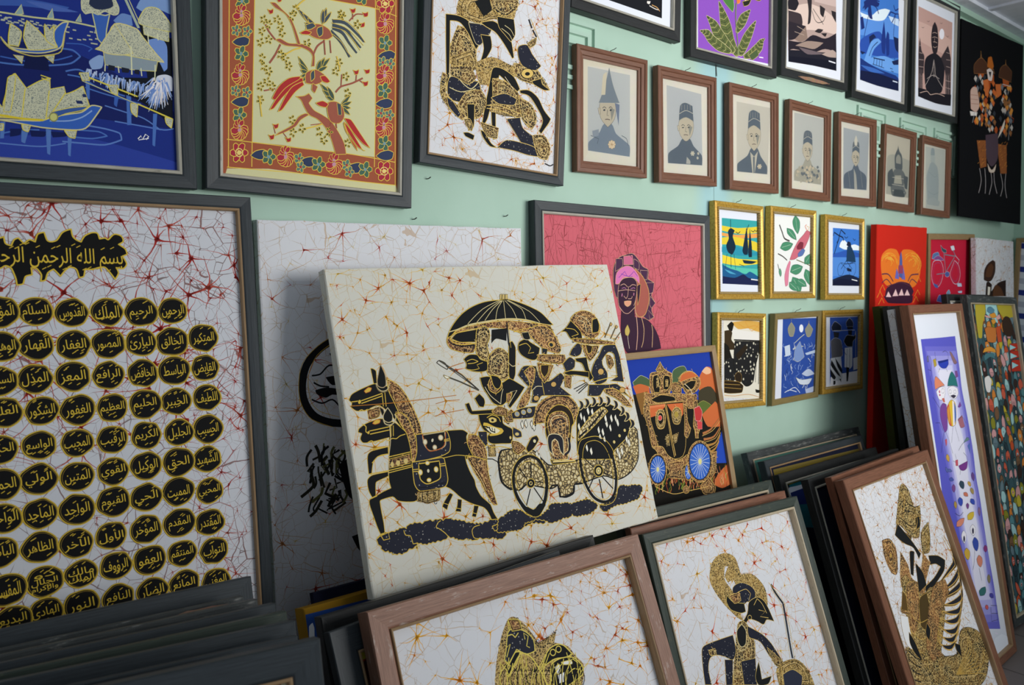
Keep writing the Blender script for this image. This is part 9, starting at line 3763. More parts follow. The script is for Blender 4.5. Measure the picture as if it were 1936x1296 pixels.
def art_carriage(A): A.draw('''f 347 -60 -46 587 32 1 200 14 415 -704 -136
f 348 10 125 515 71 17 405 -607 -117
s 349/16*1.2 64 93 32 -16 14 -2 32 15 9 25 -77 -3
s 349/16*1.2 263 76 26 -13 39 -2 10 26 -40 36 -45 -4
s 350 62 106 35 -5 40 12 -4 33 -41 43 -17 -49
s 351 70 131 57 -4 -21 64 -23 7
s 350 397 107 41 -33 32 3 17 32 3 73 -63 4 -40 -40
s 352 418 86 28 -14 23 10 -3 13 -26 3
s 353 386 151 68 -9 38 51 -20 13 -95 -15
s 354/355*1.2 359 199 43 -13 44 22 -31 27 -47 -10
s 350 383 232 83 -37 20 23 -13 65 -68 -8
s 356 433 359 50 -64 -4 116 -57 -8
s 350 401 455 49 -28 45 -13 -9 70 -52 6 -38 -16
c 350 3>1 257 422 0 -10 9 -10
c 357 3>1 219 456 7 -9 -5 -12
c 358 3>1 317 476 0 -11 -4 -11
c 357 3>1 98 420 7 -9 -6 -12
c 350 3>1 233 440 -1 -11 0 -11
c 350 3>1 181 438 0 -10 -6 -12
c 359 3>1 424 464 5 -10 11 -10
c 360 3>1 210 444 4 -10 -4 -12
c 361 3>1 283 467 2 -10 9 -9
c 350 3>1 104 435 0 -10 6 -9
c 361 3>1 264 458 7 -10 2 -10
c 357 3>1 170 437 -1 -11 17 -8
c 361 3>1 458 488 2 -11 13 -10
c 360 3>1 320 427 2 -11 3 -10
c 359 3>1 432 480 -1 -11 16 -9
c 357 3>1 119 407 8 -9 -8 -12
c 360 3>1 460 458 5 -11 -5 -12
c 350 3>1 98 426 -1 -11 1 -10
c 361 3>1 296 464 8 -9 -10 -13
c 360 3>1 168 412 -3 -11 16 -8
c 358 3>1 196 434 -2 -10 6 -10
c 358 3>1 267 442 0 -11 12 -9
c 357 3>1 438 479 8 -10 -7 -13
c 358 3>1 244 454 3 -10 -7 -12
c 360 3>1 260 437 4 -10 6 -10
c 357 3>1 232 454 2 -10 4 -11
c 357 3>1 106 435 5 -9 -5 -12
c 360 3>1 111 417 1 -10 14 -8
c 361 3>1 371 428 7 -10 -1 -12
c 357 3>1 336 474 -3 -11 4 -11
c 360 3>1 433 471 1 -10 -1 -12
c 350 3>1 202 432 -1 -10 -2 -11
c 357 3>1 109 426 0 -10 5 -10
c 359 3>1 184 437 -1 -10 1 -11
c 350 3>1 415 457 0 -11 12 -10
c 350 3>1 248 447 6 -10 -1 -11
c 357 3>1 224 416 7 -10 -12 -13
c 357 3>1 386 465 -1 -11 18 -9
c 361 3>1 389 479 6 -10 -7 -13
c 357 3>1 132 442 -1 -11 10 -9
c 361 3>1 181 435 6 -9 -3 -12
c 359 3>1 270 448 3 -10 1 -11
c 359 3>1 134 434 -1 -10 12 -9
c 350 3>1 272 425 -2 -11 -4 -12
c 350 3>1 367 429 2 -10 4 -11
c 350 3>1 155 429 0 -10 15 -9
c 358 3>1 379 482 6 -10 6 -11
c 359 3>1 130 450 -2 -10 13 -9
c 357 3>1 224 459 4 -10 2 -11
c 358 3>1 112 426 -2 -11 14 -8
c 361 3>1 150 457 4 -9 -4 -12
c 361 3>1 107 449 5 -9 -2 -11
c 359 3>1 238 439 6 -10 -6 -12
c 359 3>1 436 460 5 -10 10 -10
c 358 3>1 282 468 0 -11 13 -9
c 361 3>1 373 453 3 -11 13 -9
c 360 3>1 223 418 8 -9 -12 -13
c 358 3>1 156 419 6 -10 6 -10
c 358 3>1 217 422 2 -10 14 -9
c 357 3>1 227 458 -1 -10 -2 -12
c 357 3>1 133 436 5 -10 5 -9
c 359 3>1 296 465 7 -10 -2 -11
c 357 3>1 137 428 2 -10 6 -10
c 361 3>1 464 465 6 -11 8 -10
c 361 3>1 462 439 6 -10 -3 -12
c 350 3>1 420 467 8 -10 -8 -13
c 350 3>1 358 429 3 -10 3 -11
c 361 3>1 172 432 4 -10 0 -10
c 361 3>1 132 416 1 -10 -1 -11
c 359 3>1 183 440 -2 -11 1 -11
c 359 3>1 444 467 -1 -12 6 -10
c 358 3>1 397 473 2 -11 0 -11
c 359 3>1 263 435 0 -10 4 -11
c 361 3>1 96 410 0 -10 5 -10
c 361 3>1 164 458 8 -9 0 -11
c 350 3>1 425 476 3 -10 -2 -12
c 361 3>1 400 450 -1 -11 12 -9
c 360 3>1 164 455 7 -9 -1 -11
c 350 3>1 348 470 5 -10 -4 -12
c 359 3>1 437 478 6 -10 6 -11
c 361 3>1 270 463 5 -10 4 -10
c 360 3>1 114 427 3 -9 -6 -12
c 358 3>1 274 440 7 -10 -13 -13
c 360 3>1 95 452 0 -10 12 -8
c 357 3>1 458 458 8 -9 -14 -14
c 359 3>1 427 475 0 -11 11 -10
c 360 3>1 298 443 -1 -11 -2 -12
c 359 3>1 99 424 5 -9 -12 -13
c 359 3>1 444 476 1 -11 4 -11
c 358 3>1 306 432 -3 -11 18 -9
c 361 3>1 273 458 4 -10 0 -11
c 350 3>1 201 424 1 -10 -8 -12
c 357 3>1 233 447 7 -9 -7 -12
c 359 3>1 265 446 6 -10 -4 -12
c 359 3>1 258 461 7 -9 4 -11
c 359 3>1 338 444 -1 -11 1 -12
c 360 3>1 299 446 2 -10 -5 -12
c 357 3>1 106 436 0 -10 1 -11
c 361 3>1 151 438 0 -11 5 -10
c 359 3>1 84 419 3 -10 9 -9
c 358 3>1 372 477 -4 -11 15 -9
c 360 3>1 269 472 -2 -11 12 -9
c 360 3>1 303 437 -1 -11 2 -11
c 350 3>1 439 439 -4 -12 0 -12
c 361 3>1 248 446 -2 -11 4 -10
c 359 3>1 423 440 -4 -12 -3 -12
c 350 3>1 131 427 -2 -11 2 -10
c 360 3>1 305 468 2 -10 2 -11
c 350 3>1 232 434 7 -9 -4 -12
c 357 3>1 104 444 -2 -10 -4 -12
c 357 3>1 405 433 -1 -11 14 -9
c 361 3>1 356 432 4 -10 -7 -12
c 357 3>1 463 468 1 -11 -4 -12
c 358 3>1 465 487 5 -10 -2 -12
c 360 3>1 160 412 3 -10 -4 -11
c 358 3>1 301 446 8 -10 3 -10
c 357 3>1 268 423 6 -10 -9 -12
c 350 3>1 309 464 -4 -11 5 -11
c 350 3>1 348 423 -3 -11 10 -10
c 357 3>1 230 432 2 -10 -5 -12
c 357 3>1 123 441 7 -9 -6 -12
c 357 3>1 276 443 8 -10 8 -10
c 357 3>1 105 409 2 -10 1 -10
c 359 3>1 284 449 -1 -11 15 -9
c 358 3>1 113 443 2 -10 5 -10
c 360 3>1 93 405 -3 -11 2 -10
c 360 3>1 147 429 -3 -11 16 -8
c 360 3>1 159 458 1 -10 12 -9
c 360 3>1 367 452 -2 -11 8 -10
c 359 3>1 176 430 3 -10 2 -10
c 359 3>1 390 431 0 -11 -5 -12
c 360 3>1 382 451 -2 -11 10 -10
c 358 3>1 208 456 5 -10 9 -9
c 361 3>1 203 430 6 -10 1 -11
c 350 3>1 390 459 3 -11 -8 -13
c 359 3>1 240 468 5 -10 5 -10
c 357 3>1 95 415 5 -9 7 -9
c 359 3>1 460 461 -1 -11 19 -9
c 360 3>1 459 434 4 -10 8 -11
c 350 3>1 427 476 -3 -11 9 -10
s C/362*1.8 144 100 9 -28 38 -4 18 -16 26 17 23 11 -8 39 -25 27 -52 -1 -30 -12
s 363/362*1.8 156 110 9 -28 23 -3 9 25 -15 33 -24 -3
s 363/362*1.8 208 105 12 -21 25 5 -2 24 -19 18 -18 -2
s D 178 93 11 -4 -2 29 -16 3
s D 221 97 15 1 -6 24 -14 -1
s C/364*1.4 181 62 13 -11 14 -14 8 15 8 13 -12 4 -21 -1
s C/362*1.4 247 114 23 -3 28 12 -7 29 -44 -4
s C/362*1.6 279 121 18 -28 35 -14 38 5 27 23 3 20 -29 23 -50 8 -17 -24
s 363/362*1.4 306 124 42 -11 31 2 -22 24 -32 2
s 350/362*1.2 306 89 49 -8 39 20 -61 5 -40 7
c 185 3 315 120 26 22 9 26
s C/362*1.4 109 130 65 11 88 6 75 12 20 0 2 40 -33 6 -34 -23 -175 -9 -13 -6
s 363/362*1.4 135 156 53 -11 64 13 5 13 -89 -2
s 363/362*1.6 121 171 172 6 -8 102 -33 74 -80 -7 -52 -60
s 365 124 175 79 2 -6 9 -37 20 -37 5
s 365 210 178 81 4 -8 38 -32 6 -30 -32
s 366 124 174 79 2 -2 7 -76 -1
s D/362*1.8 148 210 15 -18 25 3 6 25 -15 31 -26 0 -8 -18
s 363/367*1.2 158 215 10 -13 13 4 1 22 -16 12 -9 -8
e 368/369*1.2 167 218 9 1 -2 8
s D/362*1.8 230 205 22 -13 21 8 3 19 -18 28 -26 -3 -5 -18
e 370 250 216 10 1 -2 10
c 362 3 206 178 3 53 3 68 4 48
c 362 2.4 199 177 5 54 1 67 4 53
s D 179 280 24 -6 -8 32 -16 7
s D 216 280 32 -5 -14 27 -17 7
s C/362*1.6 106 158 19 11 -4 52 14 63 0 33 -26 -13 -6 -67 -11 -48
s C/362*1.6 294 157 18 7 -11 78 9 31 -22 26 -13 -11 16 -67
s C/362*1.8 116 305 42 5 22 32 47 21 48 -12 -7 33 -61 0 -30 5 -17 -22
s C/362*1.4 175 365 74 2 -7 61 -71 -16
s C/362*1.4 351 163 17 -3 -1 40 11 51 -35 46 -16 -32 15 -48
s 371/372*1.6 345 207 29 -6 11 21 -15 28 -27 -3
s 373/372*1.2 351 248 26 8 -6 24 -23 -3
s C/364*1.4 332 276 16 1 -3 30 -16 -2
c 374 9>3 371 295 47 -9 59 -33
c 374 9>3 371 315 57 -2 43 -30
c 375 9>3 381 337 50 -3 37 -31
c 375 9>3 391 363 36 -10 26 -22
c 362 1.8 366 302 59 -10 51 -29
c 362 1.8 372 325 63 -6 36 -29
c 362 1.8 386 352 52 -12 25 -28
s C/362*1.4 391 363 41 1 -24 62 -30 25 4 -49
s C/362*1.4 319 461 46 -22 30 39 -14 23 -53 -10
e C/362*1.6 120 377 43 7 -11 48
e 376 120 377 38 6 -10 44
e 377 120 377 35 5 -9 41
l 378 1.6 120 377 32 9
l 378 1.6 120 377 24 23
l 378 1.6 120 377 14 33
l 378 1.6 120 377 1 39
l 378 1.6 120 377 -12 38
l 378 1.6 120 377 -23 32
l 378 1.6 120 377 -31 20
l 378 1.6 120 377 -34 6
l 378 1.6 120 377 -32 -9
l 378 1.6 120 377 -25 -24
l 378 1.6 120 377 -14 -34
l 378 1.6 120 377 -1 -40
l 378 1.6 120 377 12 -39
l 378 1.6 120 377 23 -33
l 378 1.6 120 377 31 -22
l 378 1.6 120 377 34 -7
e 379 120 377 6 1 -2 7
e C/362*1.6 266 408 20 3 -6 27
e 376 266 408 18 3 -6 25
e 377 266 408 16 3 -6 23
l 378 1.6 266 408 14 4
l 378 1.6 266 408 5 18
l 378 1.6 266 408 -8 21
l 378 1.6 266 408 -16 12
l 378 1.6 266 408 -15 -5
l 378 1.6 266 408 -6 -19
l 378 1.6 266 408 7 -22
l 378 1.6 266 408 15 -13
e 379 266 408 2 0 -1 4
e C/362*1.6 334 384 66 10 -16 68
e 376 334 384 57 9 -15 61
e 377 334 384 53 8 -14 58
l 378 1.6 334 384 48 13
l 378 1.6 334 384 40 29
l 378 1.6 334 384 28 43
l 378 1.6 334 384 13 52
l 378 1.6 334 384 -3 55
l 378 1.6 334 384 -19 54
l 378 1.6 334 384 -32 47
l 378 1.6 334 384 -42 36
l 378 1.6 334 384 -49 21
l 378 1.6 334 384 -51 4
l 378 1.6 334 384 -48 -13
l 378 1.6 334 384 -40 -29
l 378 1.6 334 384 -28 -42
l 378 1.6 334 384 -14 -51
l 378 1.6 334 384 2 -55
l 378 1.6 334 384 18 -54
l 378 1.6 334 384 32 -48
l 378 1.6 334 384 42 -36
l 378 1.6 334 384 49 -22
l 378 1.6 334 384 51 -4
e 379 334 384 9 1 -2 10
c 362 2 96 427 78 37 74 4 108 4
e C/362*1.6 242 462 16 3 -3 12''')
framed('carriage', 'framed_painting', 'blue and orange painting of an ornate gilded coach in a thin tan frame', 'tan', art_carriage, 'deep_blue_cloth', t=0.022, rail=0.022)

# ---- leaning stack in the middle foreground
framed('black2', 'framed_picture', 'dark green-black frame leaning behind the thin brown frame, below the coach painting', 'green_black', t=0.022, ground='navy_canvas')
framed('brown2', 'framed_picture', 'brown frame showing only its top rail behind the puppet batik', 'brown', ground='olive_canvas', t=0.022)
def art_wy(A):
    A.stars(270, ('cc4e20', 'e09428', 'b07a3c'), 62, 6.2, 51)
    A.stars(97, ('d8a83c', 'dcb450', 'b89860'), 60, 5.0, 52)
    A.draw('''s D 242 166 27 -40 37 -16 37 1 31 17 7 29 1 24 45 6 30 23 18 32 -5 37 -23 41 -22 -23 -6 -57 -32 -35 -34 7 -12 -25 -24 4 -7 -20 25 -23 -14 -3 -15 34 17 31 7 20 6 56 7 20 -24 -15 -41 -45 -26 -42
s N/66*1.4 332 208 41 -6 39 18 14 21 -18 24 -29 -6 -25 4 -28 -25
c 66 1.6 348 225 39 -1 16 17 -15 15
s 67/344*1.6 299 223 17 22 47 15 -2 23 -23 -1 -38 -18 -11 -25
s C/66*1.4 309 226 46 0 -2 23 -32 2
s 67/66*1.4 386 261 42 -5 25 15 13 26 10 40 -31 -12 -21 9 -25 -15 -33 -13 -30 16 -2 -14 32 -20
c 66 1.8 404 274 22 -14 16 18 10 30
c 66 1.8 420 291 27 11 -28 8 35 12
e -/66*1.4 371 302 8 2 -3 6
s G/66*1.2 312 307 31 -1 17 31 2 45 -48 91 -86 -23 34 -62
s 67/68*2.4 301 323 28 -12 11 21 -15 32 -21 4 -10 -16
c 68 2 291 329 -7 29 16 20 30 -8 19 -27
s N/66*1.4 143 332 30 -6 56 1 51 2 -3 41 -23 20 -30 -16 -30 -12 -29 1 -17 25 -2 39 -25 -7 8 -46
s G/66*1.2 167 342 27 2 0 18 -26 -7
s N/66*1.4 351 321 55 36 31 35 30 58 -21 8 -31 -35 -26 -48 -43 -24
s G/66*1.2 412 395 49 49 0 18 -34 -14
s N/66*1.4 221 381 33 9 -26 60 -26 -7
s N/66*1.4 285 402 65 8 -23 67 -53 -15
s 67/344*1.2 360 422 -2 21 -4 26 45 3 -23 16 -42 -9 -4 -25
c 70 7 507 235 9 25 24 39
c 380 8 540 299 -8 51 -12 67 -5 36
c 66 1.6 498 228 18 23 31 50 -3 51 -21 103
c 66 1.4 501 248 27 49 -4 51 -20 102
s D 428 462 46 -11 55 8 36 30 16 37 3 28 -162 -45
s 381/66*1.4 451 482 50 -1 37 28 -22 27 -73 -21
c 66 2 421 469 33 -9 -18 53''')
framed('wy', 'framed_batik', 'leaning batik of a puppet figure with curled golden headdress, green-black frame', 'green_black', art_wy, t=0.032)
def art_br(A):
    A.stars(248, ('dc8a1c', 'e4a828', 'bc8a38'), 66, 6.6, 61)
    A.stars(65, ('c05a2c', 'd8983c', 'b08848'), 66, 5.0, 62, area=(A.W * 0.5, 30, A.clip[2], 260))
    A.draw('''s D 253 214 18 -46 27 -45 25 -27 17 -2 21 19 15 24 10 24 35 -5 21 -4 -13 20 34 17 15 25 16 25 -21 42
s N/382*2.0 302 151 14 -30 17 -5 27 14 16 21 -3 23 -23 0 -22 -16 -28 21 -8 -8
c 382 2 312 127 13 0 6 8 11 -7
c 382 2 355 145 0 -13 10 9 -10 18 7 5
c 382 2 303 148 12 -4 -16 22
s 67/382*2.2 290 167 9 15 23 -19 13 2 -14 17 -29 21 -4 -7 15 -12
s 67/382*2.2 388 198 24 -17 25 -3 17 8 16 22 -20 1 -31 -5 -28 5
e -/382*2 419 190 7 2 -2 6
e -/382*2 436 188 7 2 -2 6
s 67/382*2.2 406 214 26 -7 36 7 21 24 -7 18 -42 8 -19 1 -23 -17
s 225/382*1.6 413 219 15 -2 0 13 -11 7
s 225/382*1.4 434 215 28 3 2 9 -23 -5
s 225 417 237 19 -1 -7 18 -13 -1
c 382 2 444 242 21 -5 12 7
c 382 2 467 217 14 15 -1 17
c 382 1.8 262 217 13 -23 5 -24
c 383 1.6 266 218 6 -20 18 -13
c 382 1.8 270 219 2 -26 28 -17
c 383 1.6 274 220 6 -20 16 -21
c 382 1.8 278 221 15 -23 -11 -23
c 383 1.6 282 223 12 -22 9 -13
c 382 1.8 286 224 2 -23 16 -33
c 383 1.6 290 225 6 -15 -4 -33
c 382 1.8 294 226 0 -17 16 -28
c 383 1.6 298 227 -1 -22 32 -17
c 382 1.8 301 229 10 -24 28 -36
c 383 1.6 305 230 12 -25 -10 -18
c 382 1.8 309 231 13 -23 8 -23
c 383 1.6 313 232 0 -25 17 -18
c 382 1.8 317 233 3 -17 23 -23
c 383 1.6 321 235 7 -19 -4 -25
c 382 1.8 325 236 5 -28 7 -33
c 383 1.6 329 237 -1 -20 33 -10
c 382 1.8 333 238 6 -19 8 -46
c 383 1.6 337 240 -1 -24 30 -6
c 382 1.8 342 241 7 -20 17 -25
c 383 1.6 346 242 13 -23 8 -10
c 382 1.8 350 243 6 -22 34 -25
c 383 1.6 354 245 7 -23 0 -20
c 382 1.8 358 246 7 -23 20 -19
c 383 1.6 362 247 -2 -22 14 -25
c 382 1.8 366 248 4 -24 31 -35
c 383 1.6 370 250 1 -20 4 -19
c 382 1.8 374 251 2 -26 33 -36
c 383 1.6 379 252 2 -19 24 -21
c 382 1.8 383 253 13 -13 18 -28
c 383 1.6 387 255 13 -13 19 -26
c 382 1.8 391 256 5 -22 17 -31
c 383 1.6 395 257 7 -23 4 -21
c 382 1.8 400 259 8 -26 33 -17
c 383 1.6 404 260 12 -23 10 -10
c 382 1.8 408 261 3 -25 14 -22
c 383 1.6 412 262 7 -21 11 -18
c 382 1.8 417 264 11 -24 15 -30
c 383 1.6 421 265 7 -28 3 -9
c 382 1.8 425 266 16 -21 24 -39
c 383 1.6 429 268 4 -25 32 -17
c 382 1.8 434 269 2 -26 29 -26
c 383 1.6 438 270 4 -26 26 -11
c 382 1.8 442 272 15 -15 -2 -57
c 383 1.6 447 273 0 -18 24 -18
c 382 1.8 451 274 17 -25 22 -13
c 383 1.6 456 276 8 -20 10 -15
c 382 1.8 460 277 13 -25 6 -45
c 383 1.6 464 278 3 -25 4 -23
c 382 1.8 469 280 8 -28 30 -15
c 383 1.6 473 281 15 -21 -9 -31
c 382 2.6 292 203 42 -34 26 15 18 42 5 27
c 382 2.4 385 207 -4 33 14 17
c 382 2.2 323 98 -3 18 11 -7 0 13 13 -13
s C/382*1.6 323 96 27 7 2 21 -25 -3''')
framed('br', 'framed_batik', 'brown-framed batik in front centre with a gold and black bird-like head', 'dusty_brown', art_br, t=0.040)
framed('m1', 'framed_picture', 'black frame directly behind the large brown frame, under the horse carriage batik', 'black', t=0.030, ground='navy_canvas')
def art_m2(A): A.draw('''f 384 50 36 78 6 -31 108 -62 -23
s 385 49 42 27 -1 3 25 -17 4 -13 -9
s 386 52 64 9 7 -6 8 4 9 -10 -5
s 387 58 74 20 -5 -2 73 -20 -26''')
framed('m2', 'framed_picture', 'charcoal frame with red and yellow picture peeping left of the large brown frame', 'charcoal_bronze', art_m2, t=0.024, ground='navy_canvas', rail=0.05)
def art_yellow(A): A.draw('''f 388 -9 13 215 6 -45 231 -198 -65
s 286 7 39 9 -6 2 13 -16 110 -11 -4''')
canvas('yellow', 'unframed_painting', 'unframed blue canvas with ochre-painted thick edge behind the black frames', art_yellow, 'ochre_canvas', t=0.045)
canvas('navy', 'unframed_painting', 'plain dark navy panel standing behind the ochre-edged canvas', None, 'navy_canvas', t=0.020)  # plain dark panel behind the ochre edge, nothing drawn on it

# ---- leaning stack on the right
def art_r1(A):
    A.stars(356, ('b8803c', 'c89a48', '8a6c40'), 46, 5.2, 71)
    A.stars(130, ('c07830', 'c89040', '8a6c40'), 50, 5.0, 72, area=(A.W * 0.4, 30, A.clip[2], 420))
    A.draw('''s C/389*1.4 147 233 51 5 22 37 -19 46 -29 31 -31 -14 -11 -53
e -/310*3 171 289 21 5 -17 24
s G/389*1.4 379 97 30 -11 29 23 0 41 2 28 45 2 -25 43 -29 28 -29 27 -51 -12 -51 -51 -27 -12 54 -55
s 390 279 204 33 34 39 28 -30 20 -46 -17 -33 -34
s 67/391*1.4 242 235 43 -30 27 33 30 39 34 55 -25 13 -13 -42 -42 -23 -29 -20
s G/389*1.4 424 269 81 -23 -23 50 -42 44 -51 -5
s 67/391*1.6 424 350 67 16 43 27 -32 30 -91 23 -89 15 4 -25 85 -10 73 -21 -27 -17 -42 -7
s 67/391*1.2 304 308 32 7 -60 70 -14 -10
s C/391*1.4 243 293 20 50 -3 44 41 23 84 -70 -9 -28 44 63 -61 38 -70 52 -97 -27 -12 -59
s 67/391*1.2 317 350 30 40 -4 44 -67 8
s G/389*1.6 186 380 45 -13 21 50 45 37 67 -8 38 30 9 67 -109 95 -106 94 -145 -49 41 -110 62 -102
s C/391*1.4 208 399 56 2 4 52 -47 62 -73 39 1 -48
s 392/391*1.4 260 463 66 -7 -16 59 -65 44 -28 -21
c 391 2.4 166 474 47 51 80 10 67 32
c 391 2.4 134 526 56 47 79 12 53 28
c 67 3 129 561 23 43 -7 46 -25 50
c 391 2.2 137 587 50 46 -33 79
c 67 2.6 359 452 5 52 -54 49 -24 68
c 391 2 172 389 20 31 -29 29
c 67 3 310 515 -29 55 -51 46
c 391 2 420 454 -18 61 -76 55 -28 54
s C/391*1.2 127 451 50 8 4 32 -54 -22
s 393/391*1.4 172 408 12 22 -18 44 -37 -16
s 394/391*1.2 112 471 42 18 -18 62 16 53 -56 -36 -2 -54
s 67/391*1.4 130 531 18 41 9 63 -31 -33 -12 -40
s 395/256*2.0 587 313 29 83 -15 38 -181 20 163 -40 23 -34
c 256 3 570 317 31 81 -8 30 -157 26
s 395/256*2.0 630 399 -15 59 -75 28 -125 -6 108 -13 82 -25
c 256 3 613 404 -13 56 -68 20 -100 -1
s 395/256*2.0 613 450 -18 51 -78 13 -119 -13 102 -7 85 -9
c 256 3 596 454 -16 48 -71 5 -95 -7
s 395/256*2.0 595 501 -26 40 -79 5 -99 -27 82 8 86 -2
c 256 3 578 504 -24 39 -72 -3 -74 -22
s 395/256*2.0 574 536 -51 39 -69 -6 -84 -34 67 15 76 9
c 256 3 557 539 -48 37 -63 -13 -60 -28
s 395/256*2.0 539 566 -52 32 -68 -7 -70 -39 54 20 74 10
c 256 3 523 570 -50 29 -62 -14 -46 -34
s 395/256*2.0 505 596 -58 29 -62 -12 -57 -45 41 26 69 15
c 256 3 489 600 -56 26 -56 -19 -33 -40
s 395/256*2.0 465 624 -59 21 -51 -15 -53 -48 38 29 57 18
c 256 3 449 627 -56 19 -45 -23 -31 -42
s 395/256*2.0 430 646 -54 15 -49 -15 -46 -48 30 29 56 19
c 256 3 414 649 -51 13 -44 -22 -22 -43
s C/389*1.4 394 448 92 4 -5 45 -96 39 -67 44 -52 47 44 39 -72 14 -32 -71 91 -98
s G/389*1.6 467 631 65 3 70 37 23 54 -13 42 -67 44 -75 7 -227 -70 -70 -60 85 -33 131 29
c 391 2.6 343 738 141 -50 27 -50
c 391 2.6 343 738 144 -37 29 -42
c 391 2.6 343 738 146 -25 33 -33
c 391 2.6 343 738 149 -13 35 -24
c 391 2.6 343 738 151 0 38 -16
c 391 2.6 343 738 154 12 40 -6
c 391 2.6 343 738 156 25 43 2
c 391 2.6 343 738 159 37 46 11
c 391 2.6 343 738 162 49 48 20
s G/389*1.2 84 565 69 75 43 92 -135 -46 -5 -65
c 67 3.4 88 578 31 33 30 16
c 67 3.4 74 597 30 33 30 16
c 67 3.4 60 616 30 33 30 16
c 67 3.4 46 635 29 33 30 16
c 67 3.4 32 653 29 33 30 16
s 67/391*1.4 402 650 34 17 -17 39 -21 -32
s 67/391*1.4 261 539 8 27 -30 28 -8 -27
c 67 2.6 340 151 45 -12 26 26 36 14
c 67 2.2 325 181 60 -1 57 25
c 256 2 376 110 9 29 -32 34
c 67 2.6 316 192 47 37 70 9
s 67/391*1.4 420 214 31 0 -15 31 -32 6
c 391 2 434 176 -9 53 -53 29
e -/67*2 171 289 12 3 -10 14
e 391 171 289 6 1 -5 6
c 256 2 451 275 2 28 -29 27
c 256 2 485 262 -13 32 -30 33
c 67 2 525 642 4 53 -71 43
c 67 2 588 687 -24 46 -76 27
c 256 2 601 731 -51 36 -80 13''')
framed('r1', 'framed_batik', 'leaning brown-framed batik of a crowned golden figure with one striped wing', 'brown', art_r1, 'busy_batik_cloth', t=0.034)
framed('r2', 'framed_picture', 'brown frame just behind the winged figure batik, its left rail showing', 'brown', t=0.026, ground='olive_canvas')
framed('r3', 'framed_picture', 'black frame behind the two brown frames of the right stack', 'black', t=0.030, ground='navy_canvas')
def art_t3(A): A.draw('''f 396 28 26 229 -2 51 13 -178 20 -105 -17
f 397 65 46 248 -18 427 6 -161 278 -583 -119
f 398 313 28 308 0 116 11 -11 21 -325 -13
s 261 61 55 52 2 80 1 -27 74 -82 -15 -31 -44
s 399 61 74 98 -2 29 15 -30 43 -90 -16''')
framed('t3', 'framed_picture', 'black frame with a teal and olive striped picture in the right stack', 'black', art_t3, 'navy_canvas', t=0.028)
def art_t2(A): A.draw('''f 400 61 39 682 13 -168 315 -592 -122
f 401 63 54 344 3 -12 24 -342 -5
f 402 211 63 528 5 -169 298 -460 -95''')
framed('t2', 'framed_picture', 'black frame with a thin bronze lip in front of the teal-green one', 'charcoal_bronze', art_t2, 'navy_canvas', t=0.030)
def art_t1(A): A.draw('''f 403 42 8 856 1 -206 414 -762 -151
f 404 774 23 92 -9 -14 25 -81 1''')
framed('t1', 'framed_picture', 'rearmost grey frame with a plain teal-green picture, nearest the wall', 'worn', art_t1, 'navy_canvas', t=0.028)

